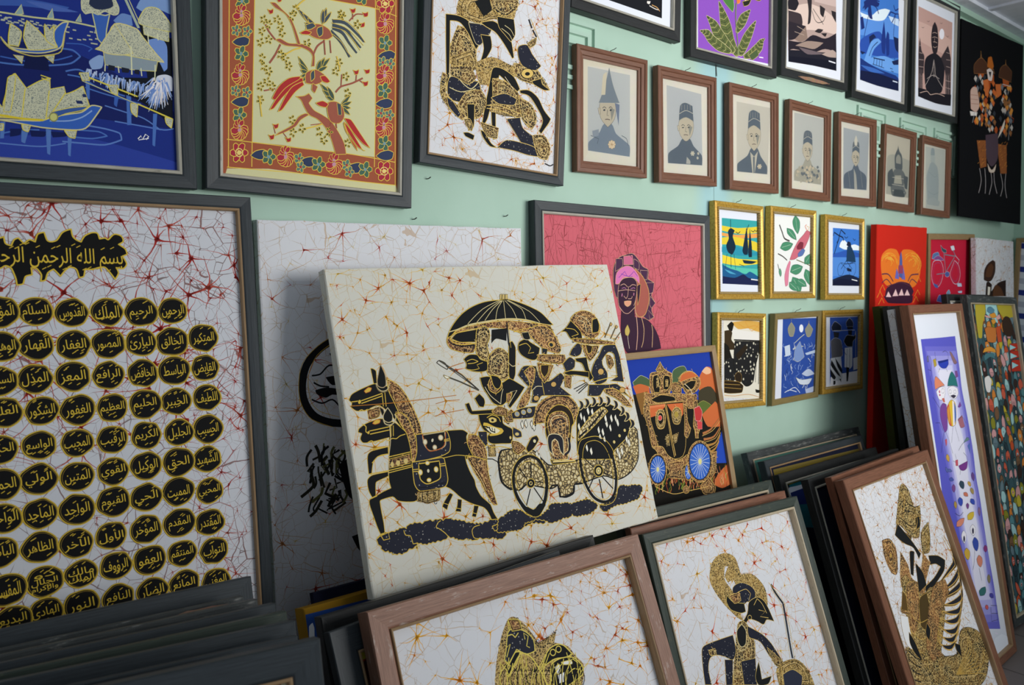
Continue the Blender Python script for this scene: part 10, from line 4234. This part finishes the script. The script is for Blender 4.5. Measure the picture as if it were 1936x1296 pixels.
# ---- tall narrow pictures on the right
def art_purple(A): A.draw('''f 405 116 141 203 2 177 0 -135 1181 -313 -85 50 -551 7 -383
s 406 144 172 3 90 17 92 2 90 -1 90 8 90 13 92 6 90 8 90 5 91 2 88 -3 88 20 93 -2 88 265 75 1 -93 4 -91 -5 -95 -2 -94 1 -94 3 -93 -6 -96 11 -93 1 -96 -5 -96 -12 -97 11 -96 2 -96
s 407 156 192 21 88 4 87 -2 87 4 86 15 88 1 86 2 86 9 87 0 86 1 84 16 89 0 85 15 88 222 62 16 -84 -11 -92 15 -85 -1 -90 -19 -94 9 -88 -5 -91 0 -91 0 -91 0 -91 -9 -92 0 -92 24 -91
s 408 188 214 -3 83 18 84 -2 83 9 84 2 83 10 83 3 83 8 83 -1 82 10 84 3 82 0 81 5 82 213 58 -1 -84 -15 -89 -2 -85 8 -83 -12 -88 7 -84 -4 -87 8 -85 -9 -87 5 -87 -5 -87 10 -86 -10 -89
s 409 211 235 2 80 -3 79 18 81 -9 78 13 81 8 80 -12 76 13 81 8 79 -5 78 16 81 -1 77 9 80 173 46 -1 -80 -7 -83 12 -77 -10 -84 -6 -82 19 -78 -24 -85 -4 -83 13 -80 -17 -84 21 -81 -17 -84 3 -83
s 410 219 256 15 77 4 76 0 75 0 76 12 77 -3 74 14 77 -1 75 3 75 2 75 -2 74 6 75 7 76 153 40 -4 -78 8 -74 -12 -79 0 -77 -10 -79 1 -77 7 -76 -15 -80 6 -77 1 -78 -3 -78 -2 -79 2 -78
s 411 242 277 11 73 -3 72 16 74 -12 70 3 72 10 73 7 72 4 72 -7 70 10 73 11 73 -7 69 12 73 102 26 6 -71 -10 -74 7 -71 7 -71 -18 -76 -3 -73 10 -72 6 -72 -3 -74 -19 -76 10 -73 -11 -75 9 -74
s 412/413*1.4 257 241 53 0 64 -2 -5 21 -34 15 -45 -3 -26 -13
s 414 257 241 53 0 64 -2 -6 7 -93 5
c 415 1.8 325 206 32 -4 25 10 -3 24
c 415 1.8 243 199 -5 23 11 18
c 415 1.8 267 271 -21 16
c 415 1.8 335 275 10 16
s 416/415*1 207 232 32 -4 0 29 -27 7
s 417/415*1.2 403 207 22 7 46 46 -35 4 -21 -26
s 418/415*1.2 148 217 20 -5 -6 23 -16 2
s 419/415*1.2 429 294 27 2 1 24 -30 4
c 415 1.8 178 213 13 24 -23 39
c 415 1.8 142 268 33 8 -20 33 5 24
s 420/421*1.4 185 355 3 -29 21 -24 39 17 43 27 -55 2
s 422/423*1.4 320 352 22 -28 49 -30 36 30 8 40 -53 -10
s 124/424*1.4 192 364 44 -15 52 3 -3 26 -33 24 -44 -4
s 124/424*1.4 321 361 53 -6 55 15 -3 24 -44 18 -51 -12 -16 -19
e -/424*1.2 262 367 15 1 -4 10
e -/424*1.2 341 377 14 1 -3 8
e -/424*1.2 392 382 14 1 -3 8
e 425 225 367 7 1 -2 6
e 425 223 381 9 1 -2 4
s 426 333 394 41 -1 26 7 -32 8
s 427 239 397 26 0 2 18 -19 -2
s 428/429*1.4 211 430 35 -13 31 10 -7 44 -23 55 -34 11 -13 -33 -6 -41
s 430/429*1.4 280 437 54 -25 41 16 -2 36 -26 51 -35 7 -35 -10 -9 -36
s 431 280 437 26 -10 -8 91 -21 -6 -6 -35
s 432 348 417 14 4 -24 95 -24 5
s 433 364 424 10 22 -14 46 -25 24
s 434 281 448 21 -15 -14 81 -13 -19
l 415 1.6 205 536 -60 75
l 415 1.6 227 538 14 22 24 73
l 415 1.6 312 522 -43 65
l 415 1.6 334 525 20 67
l 415 1.6 147 383 54 51
l 415 1.6 135 488 43 4 22 37
s 435/232*1 204 567 20 -3 -4 17 -15 12
s 428/429*1 399 448 33 -19 9 18 -27 6
s 436/429*1 377 500 55 -12 5 25 6 25 -49 0
c 415 1.6 375 506 54 -12 35 34
c 415 1.8 331 628 49 -20 91 -19
s 437/415*1 398 604 49 -18 29 13
s 433/415*1 440 622 29 -9 -12 47
s 256/415*1.2 201 625 18 10 1 14 -12 10 -17 -11 -5 -13
s 438/415*1.2 181 687 20 -1 18 6 9 8 -19 0 -21 -5
s 438/415*1.2 168 674 14 7 2 9 -4 8 -13 -7 -5 -10
s 439/429*1.2 305 689 108 -5 -20 27 -43 5 -36 -11
c 415 1.6 381 643 32 23 0 18
s 435/440*1 280 662 28 1 -8 25 -25 -4
c 415 1.4 287 636 6 24
c 415 1.4 254 661 27 9
c 415 1.6 321 708 -16 18
s 441/415*1.2 185 724 23 -2 15 6 8 9 -20 1 -20 -4
s 419/415*1.2 221 753 15 11 -5 13 -19 7 -13 -12 1 -12
s 442/415*1.2 300 751 31 10 3 16 -17 11 -26 -11 -12 -16
s 256/415*1.2 381 767 23 6 6 11 -6 8 -19 -6 -12 -11
s 443/415*1.2 402 797 23 10 4 12 -11 9 -19 -9 -10 -13
s 444/415*1.2 313 803 28 3 15 9 1 11 -26 -4 -19 -8
s 445/415*1.2 265 814 27 14 -4 14 -22 9 -23 -14 -4 -15
s 446/415*1.2 208 820 15 12 -3 12 -13 8 -12 -11 -2 -12
s 445/415*1.2 380 841 32 7 10 11 -8 12 -27 -7 -18 -12
s 419/415*1.2 338 851 14 10 -6 9 -15 5 -10 -9 -2 -10
s 447/415*1.2 445 738 18 13 -2 15 -15 10 -16 -13 -2 -15
s 448/415*1.2 184 920 11 -17 42 -5 43 5 -15 15 -36 9
s 449/415*1.2 313 917 3 -17 36 -6 41 4 -6 16 -31 10
s 124/415*1.2 358 945 26 19 -8 17 -30 9 -22 -18 0 -19
s 124/415*1.2 252 949 20 20 -11 20 -23 12 -17 -19 2 -22
s 450/415*1.2 357 999 33 22 -6 23 -27 13 -27 -21 -4 -24
s 295/415*1.2 251 1021 29 19 -4 19 -26 11 -25 -18 -3 -21
s 448/415*1.2 373 1078 31 19 -5 20 -27 11 -26 -19 -3 -21
s 451/415*1.2 318 1234 -4 -20 32 -5 45 6 0 18 -26 10
s 452/415*1.2 463 1055 19 12 -6 12 -22 4 -17 -12 1 -11
s 453/415*1.2 449 1177 16 14 -7 14 -17 8 -14 -14 1 -15
s 454/415*1.2 427 1253 28 6 13 12 -5 9 -26 -6 -17 -12
s 455/415*1.2 368 1285 19 9 1 9 -13 4 -18 -9 -4 -9
s 456/415*1.2 458 890 12 13 -7 15 -13 9 -9 -14 2 -14
e 415 350 971 10 2 -5 12
e 415 242 982 9 2 -5 12
c 415 1.6 191 866 42 19 43 -7
c 415 1.6 355 1128 4 39 3 15
c 415 1.6 339 1043 -25 47 -30 29
c 415 1.8 418 1301 70 19 -15 56 -73 -13 15 -56
c 415 1.8 414 1333 70 19
l 457 5 419 1417 29 12
f 458 411 1435 81 7 125 28 -67 133 -276 -87''')
framed('purple', 'framed_painting', 'tall narrow violet painting of playful stick figures with white border', 'brown', art_purple, 'white_paper', t=0.036, rail=0.034)
framed('v4', 'framed_picture', 'dark brown tall frame tucked directly behind the violet painting', 'dark_brown', t=0.028)
canvas('v3', 'unframed_batik', 'tall canvas with crackled pale wrapped edge, second behind the violet painting', None, 'busy_batik_cloth', t=0.030)
framed('v2', 'framed_picture', 'tall black frame between the olive canvas and the pale-edged canvas', 'black', t=0.026)
canvas('v1', 'unframed_painting', 'dark olive canvas edge leaning below the red cloth picture', None, 'olive_canvas', t=0.034)
def art_mosaic(A):
    rnd = random.Random(77); dark = (0.008, 0.007, 0.006, 1)
    patches = ('c8542e', 'd8863a', '5a8a90', '3e5a60', 'a8d0d0', 'c8b438', 'd8a0a0', '3a2c28', '6a8088', '8c8a2c', 'd06048', '7a5a40', '2c3c44', '98b8b8')
    x0, y0, x1, y1 = A.clip
    A.fill('3e5a60', [(x0, y0), (x1, y0), (x1, y1), (x0, y1)])
    for row in range(34):
        for c in range(9):
            x = x0 + (c + 0.5) * (x1 - x0) / 9 + rnd.uniform(-12, 12); y = y0 + 25 + row * (y1 - y0) / 34 + rnd.uniform(-12, 12)
            L, w_, a = rnd.uniform(22, 46), rnd.uniform(17, 32), 1.57 + rnd.uniform(-0.6, 0.6)
            pts = smooth_pts([(x + L * u * math.cos(a) - w_ * v * math.sin(a), y + L * u * math.sin(a) + w_ * v * math.cos(a)) for u, v in ((-1, 0), (-.4, .9), (.5, .8), (1, 0), (.4, -.9), (-.5, -.8))], True)
            A.fill(rnd.choice(patches), pts); A.line(pts, 3.0, dark, closed=True)
            if rnd.random() < 0.3:
                A.fill(rnd.choice(('d8d0b8', 'd8a0a0', 'a8d0d0')), A.ellipse(x, y, 10, 0, 0, 9, 12)); A.poly(A.ellipse(x, y, 4, 0, 0, 4, 8), dark)
            if rnd.random() < 0.25:
                for k in range(4): A.line([(x - 22, y + k * 7), (x + 20, y + k * 7 + 3)], 1.6, dark)
    A.draw('''s 459 123 38 122 -5 -9 49 -55 56 -34 68 -42 -1 3 -102
s 459 399 31 209 1 1 70 -138 8 -67 -43
s 460/461*1.4 249 31 141 0 5 43 -19 64 -134 -49
s 462/461*1.6 256 75 15 -18 47 -5 40 15 -25 18 -45 0
s 463/461*1.4 276 92 76 -11 20 22 -58 7
s 464/461*1.2 215 93 59 6 31 11 -69 -4
s 464/461*1.2 362 103 52 -15 10 22 -50 10
s 463/461*1.4 292 120 48 -7 12 18 -41 11
s 465/461*1.4 342 156 58 -7 -4 82 -56 3
s 466/461*1.4 197 165 39 -13 105 7 -27 71 -106 -2
s 467/461*1.4 432 139 51 -37 65 8 28 51 -46 43 -83 -8
s 468/461*1.4 495 244 121 -1 4 29 -141 11
s 469/461*1.4 494 247 80 18 -92 12
s 468/461*1.4 489 283 127 0 3 33 -147 10
s 469/461*1.4 486 290 89 21 -102 11
s 468/461*1.4 490 330 123 1 -10 58 -136 -2
s 469/461*1.4 487 337 83 21 -92 15
s 463/461*1.6 129 281 34 -23 71 -6 57 16 2 17 -85 -9
s 470/461*1.6 141 295 47 -13 86 6 -3 31 -56 -15 -76 18
s 471/461*1.6 110 402 54 -8 22 25 -33 53 -42 -3 -10 -34
s 464/461*1.2 391 291 40 -6 13 40 -40 6''')
framed('mosaic', 'framed_painting', 'tall patchwork of colourful birds and faces in a worn dark frame', 'worn', art_mosaic, 'white_paper', t=0.034, rail=0.036)
framed('w2', 'framed_picture', 'black frame showing only its top corner behind the colourful patchwork', 'black', t=0.028)
def art_red(A): A.draw('''s 472 46 195 6 -53 62 -31 82 3 35 34 31 -35 104 2 82 39 4 72 -42 56 -69 15 -186 -3 -82 -31
c 473 2.6 430 152 13 16 3 18 -12 17
c 474 2.6 51 156 21 -14 30 -8 34 -1
c 474 2.6 455 162 7 21 -11 20 -25 16
c 475 2.6 81 154 20 -7 26 -3 24 4
c 473 2.6 335 165 12 -4 12 -1 15 2
c 476 2.6 148 139 28 8 19 14 9 16
c 473 2.6 424 145 21 15 6 20 -6 18
c 474 2.6 107 163 12 -3 15 1 12 3
c 477 2.6 288 141 32 -12 39 -4 39 4
c 477 2.6 117 151 20 1 20 5 13 8
c 476 2.6 369 147 23 5 17 9 9 11
c 473 2.6 114 145 26 0 23 6 17 11
c 475 2.6 351 137 30 2 29 8 20 13
c 477 2.6 76 149 26 -8 29 -2 28 5
c 476 2.6 287 160 18 -14 27 -8 33 -2
c 474 2.6 148 175 2 6 -3 4 -7 5
c 473 2.6 333 148 24 -4 26 3 22 7
c 475 2.6 126 135 33 3 27 11 17 15
c 475 2.6 297 154 23 -12 29 -5 32 2
c 476 2.6 161 139 25 12 17 15 4 18
c 477 2.6 432 160 8 16 -3 17 -17 14
c 475 2.6 63 156 20 -11 29 -6 29 1
c 474 2.6 395 172 2 8 -4 7 -9 6
c 474 2.6 211 159 8 20 -8 20 -20 16
c 477 2.6 409 138 26 13 15 17 1 20
c 474 2.6 91 133 35 -4 36 5 30 11
c 477 2.6 386 161 11 6 6 9 -4 9
c 475 2.6 153 141 25 9 17 14 5 16
c 476 2.6 327 170 8 -6 12 -4 16 -1
c 476 2.6 129 153 19 3 15 6 9 10
c 474 2.6 363 152 19 3 14 7 10 9
c 473 2.6 93 176 4 -6 10 -6 11 -2
c 475 2.6 320 170 8 -7 14 -6 17 -2
c 475 2.6 135 141 26 6 22 11 10 13
c 477 2.6 362 140 28 4 24 9 15 13
c 475 2.6 133 137 29 5 24 11 16 15
c 475 2.6 309 131 38 -6 40 2 38 10
c 476 2.6 139 164 8 5 7 6 0 6
c 474 2.6 380 149 21 6 13 10 6 13
c 477 2.6 86 160 15 -6 21 -3 20 2
c 474 2.6 346 129 36 1 34 8 26 16
c 477 2.6 110 158 16 -1 16 2 13 5
c 475 2.6 368 164 11 3 6 5 4 6
c 477 2.6 53 168 12 -13 22 -11 28 -5
c 474 2.6 339 144 28 -1 25 3 22 10
c 474 2.6 87 154 21 -6 24 -1 23 4
c 474 3 370 194 34 -32 26 26
c 474 3 401 274 34 -32 26 26
c 474 3 36 308 30 -30 23 25
c 474 3 396 338 33 -31 27 26
c 474 3 13 337 30 -29 24 24
c 474 3 380 370 33 -31 27 26
c 474 3 30 368 31 -30 23 25
c 478 6 56 229 63 0 51 35
c 478 5 57 270 47 -18 50 27
c 478 6 434 230 -79 4 -33 31
c 478 5 419 274 -55 -20 -33 27
s 479/480*1.2 186 249 14 -47 21 24 6 27
s 479/480*1.2 253 253 14 -59 22 47 1 16
s 481/482*1 227 241 4 -93 12 -27 14 42 4 86
s 483 219 187 47 0 2 39 -47 0
s 484 106 294 81 -22 66 -7 87 12 45 37 -25 23 -268 -6
s 485 79 331 299 3 -7 32 -44 6 -201 -8
s 486/482*1 100 335 23 -26 31 28
s 486/482*1 165 333 31 -34 27 34
s 486/482*1 226 331 32 -33 24 34
s 486/482*1 287 332 28 -29 31 30
c 487 4 106 286 48 -7 99 -10 105 21''')
canvas('red', 'unframed_painting', 'unframed red cloth painting of flames and a wide toothy mouth', art_red, 'red_cloth', t=0.028)
def art_bike(A): A.draw('''f 488 64 19 503 3 5 353 -517 -21
s 489/490*1.2 74 127 14 -25 58 -8 20 25 -58 8
s 491/492*1 89 127 57 -16 59 17 10 9 -88 -1
s 493/490*1 174 57 30 17 40 8 0 17 -49 -9
s 494/481*1 294 65 40 -4 15 22 -34 4
s -/378*2.6 71 201 18 -58 77 -7 40 35 -3 50 -34 42 -48 11 -39 -31
s -/481*1.4 90 202 15 -46 58 -7 24 25 -3 47 -31 33 -33 7 -25 -22
s -/378*2.6 297 198 50 -59 53 27 22 53 -30 42 -52 -1 -42 -36
s -/481*1.4 318 199 33 -47 34 22 16 44 -31 30 -31 -1 -25 -27
l 495 6 214 95 23 102
l 495 5 225 107 132 10
l 495 5 247 193 99 -71
l 495 5 356 113 -31 -30
l 495 4 129 207 158 -5
c 378 3 356 113 53 27 -20 17
e 481/378*1.4 257 210 28 1 0 14
s 481 91 252 49 10 10 17 -39 -6
s 378/481*1 381 261 53 2 11 18 -53 -2
s 496/378*1.4 132 345 28 -28 40 6 11 35
s 497/378*1.4 249 308 30 -16 21 18 -30 16
s 378/481*1 393 305 53 -2 0 13 -42 -2''')
framed('bike', 'framed_painting', 'crimson painting of a bicycle in a tan frame', 'tan', art_bike, 'red_cloth', t=0.026, rail=0.030)
def art_girl(A):
    A.stars(173, ('b87830', 'c89040', '8a6c40'), 60, 5.5, 81)
    A.draw('''s 153 101 227 9 -53 51 -37 70 -21 35 10 -2 54 -48 46 -58 10
s 498 125 209 24 -45 58 -28 35 17 -37 55
s 499 122 317 13 -72 35 -9 45 17 -12 37 95 -46 49 -10 73 -10 -2 93
s 498 225 317 13 -46 36 -18 72 18 47 46
s 500 157 263 35 4 -13 41 -28 0
c 132 3 275 235 48 -10 48 18''')
canvas('girl', 'unframed_batik', 'unframed ochre-crackled batik of a dark-haired head, beside the bicycle picture', art_girl, 'busy_batik_cloth', t=0.026)
PLACES['farblue'] = (XR - 0.034, 0.275, 1.885, R(90), R(2), 0.0, 0.50, 1.10)
def art_far(A):
    for k in range(16):
        A.fill(('2c3c8c', 'b8bccc')[k % 2], smooth_pts([(20, 30 + k * 70), (200, 40 + k * 70), (480, 30 + k * 70), (480, 62 + k * 70), (200, 78 + k * 70), (20, 62 + k * 70)], True))
framed('farblue', 'framed_picture', 'blue and white striped picture on the far wall, cut by the right edge', 'tan', art_far, 'white_paper', t=0.026)

# ---- stack at lower left
def art_f0(A): A.draw('''f 501 881 42 16 -9 50 2 -1 22
f 502 948 32 35 -1 4 36 -40 -9
s 503 955 38 14 -3 11 4 -3 13 -16 -4
s 504 963 49 18 2 1 15 -16 -4
s 505 949 41 7 -5 0 15''')
framed('f0', 'framed_picture', 'foremost charcoal frame at lower left with a bronze lip and red picture', 'charcoal_bronze', art_f0, t=0.034, ground='navy_canvas', rail=0.040)
LEFT = (('s1', 'first charcoal frame behind the foremost one in the lower left stack', 'charcoal', 0.022),
        ('s2', 'second frame from the front in the lower left stack, with scratched corner', 'charcoal', 0.026),
        ('s3', 'third frame from the front in the lower left stack, olive-stained edge', 'green_black', 0.028),
        ('s4', 'fourth frame from the front in the lower left stack, pale lip', 'charcoal', 0.028),
        ('s5', 'fifth frame from the front in the lower left stack, glossy worn blue-grey edge', 'worn', 0.028),
        ('s6', 'sixth frame in the lower left stack, right corner chipped to bare wood', 'worn', 0.028),
        ('s7', 'rearmost wide charcoal rail of the lower left stack, covering the foot of the calligraphy', 'charcoal', 0.030))
def chip(r, W, H, t, u0, u1, v0, v1, seed):
    """splintered patch of bare wood on a rail's face"""
    rnd = random.Random(seed); n = 9; top, bot = [], []
    for k in range(n + 1):
        u = u0 + (u1 - u0) * k / n
        m = math.sin(math.pi * min(1, max(0, k / n)) ) ** 0.5
        top.append((u - W / 2, -t - 0.0012, H - v0 - (1 - m) * (v1 - v0) * 0.5 - rnd.uniform(0, 0.002)))
        bot.append((u - W / 2, -t - 0.0012, H - v1 + (1 - m) * (v1 - v0) * 0.5 + rnd.uniform(0, 0.003)))
    v = top + bot; v += [(p[0], p[1] + 0.003, p[2]) for p in v]; q = 2 * (n + 1)
    f = [(k, n + 1 + k, n + 2 + k, k + 1) for k in range(n)] + [(k, k + 1, q + k + 1, q + k) for k in range(n)] + [(n + 2 + k, n + 1 + k, q + n + 1 + k, q + n + 2 + k) for k in range(n)]
    o = mesh_obj('bare_wood_chip', v, f, ['split_wood'], r)
    o['label'] = 'pale splintered patch of bare wood'
chip(SEPIA, PLACES['sepia'][6], PLACES['sepia'][7], 0.028, 0.12, 0.36, PLACES['sepia'][7] - 0.020, PLACES['sepia'][7] - 0.002, 3)
for key, lab, sty, t_ in LEFT:
    r_ = framed(key, 'framed_picture', lab, sty, None, 'navy_canvas', t=t_, rail=0.06 if key == 's7' else None, group='stacked frames at lower left')
    if key == 's6': chip(r_, PLACES[key][6], PLACES[key][7], t_, 0.86, 0.985, 0.004, 0.022, 5)
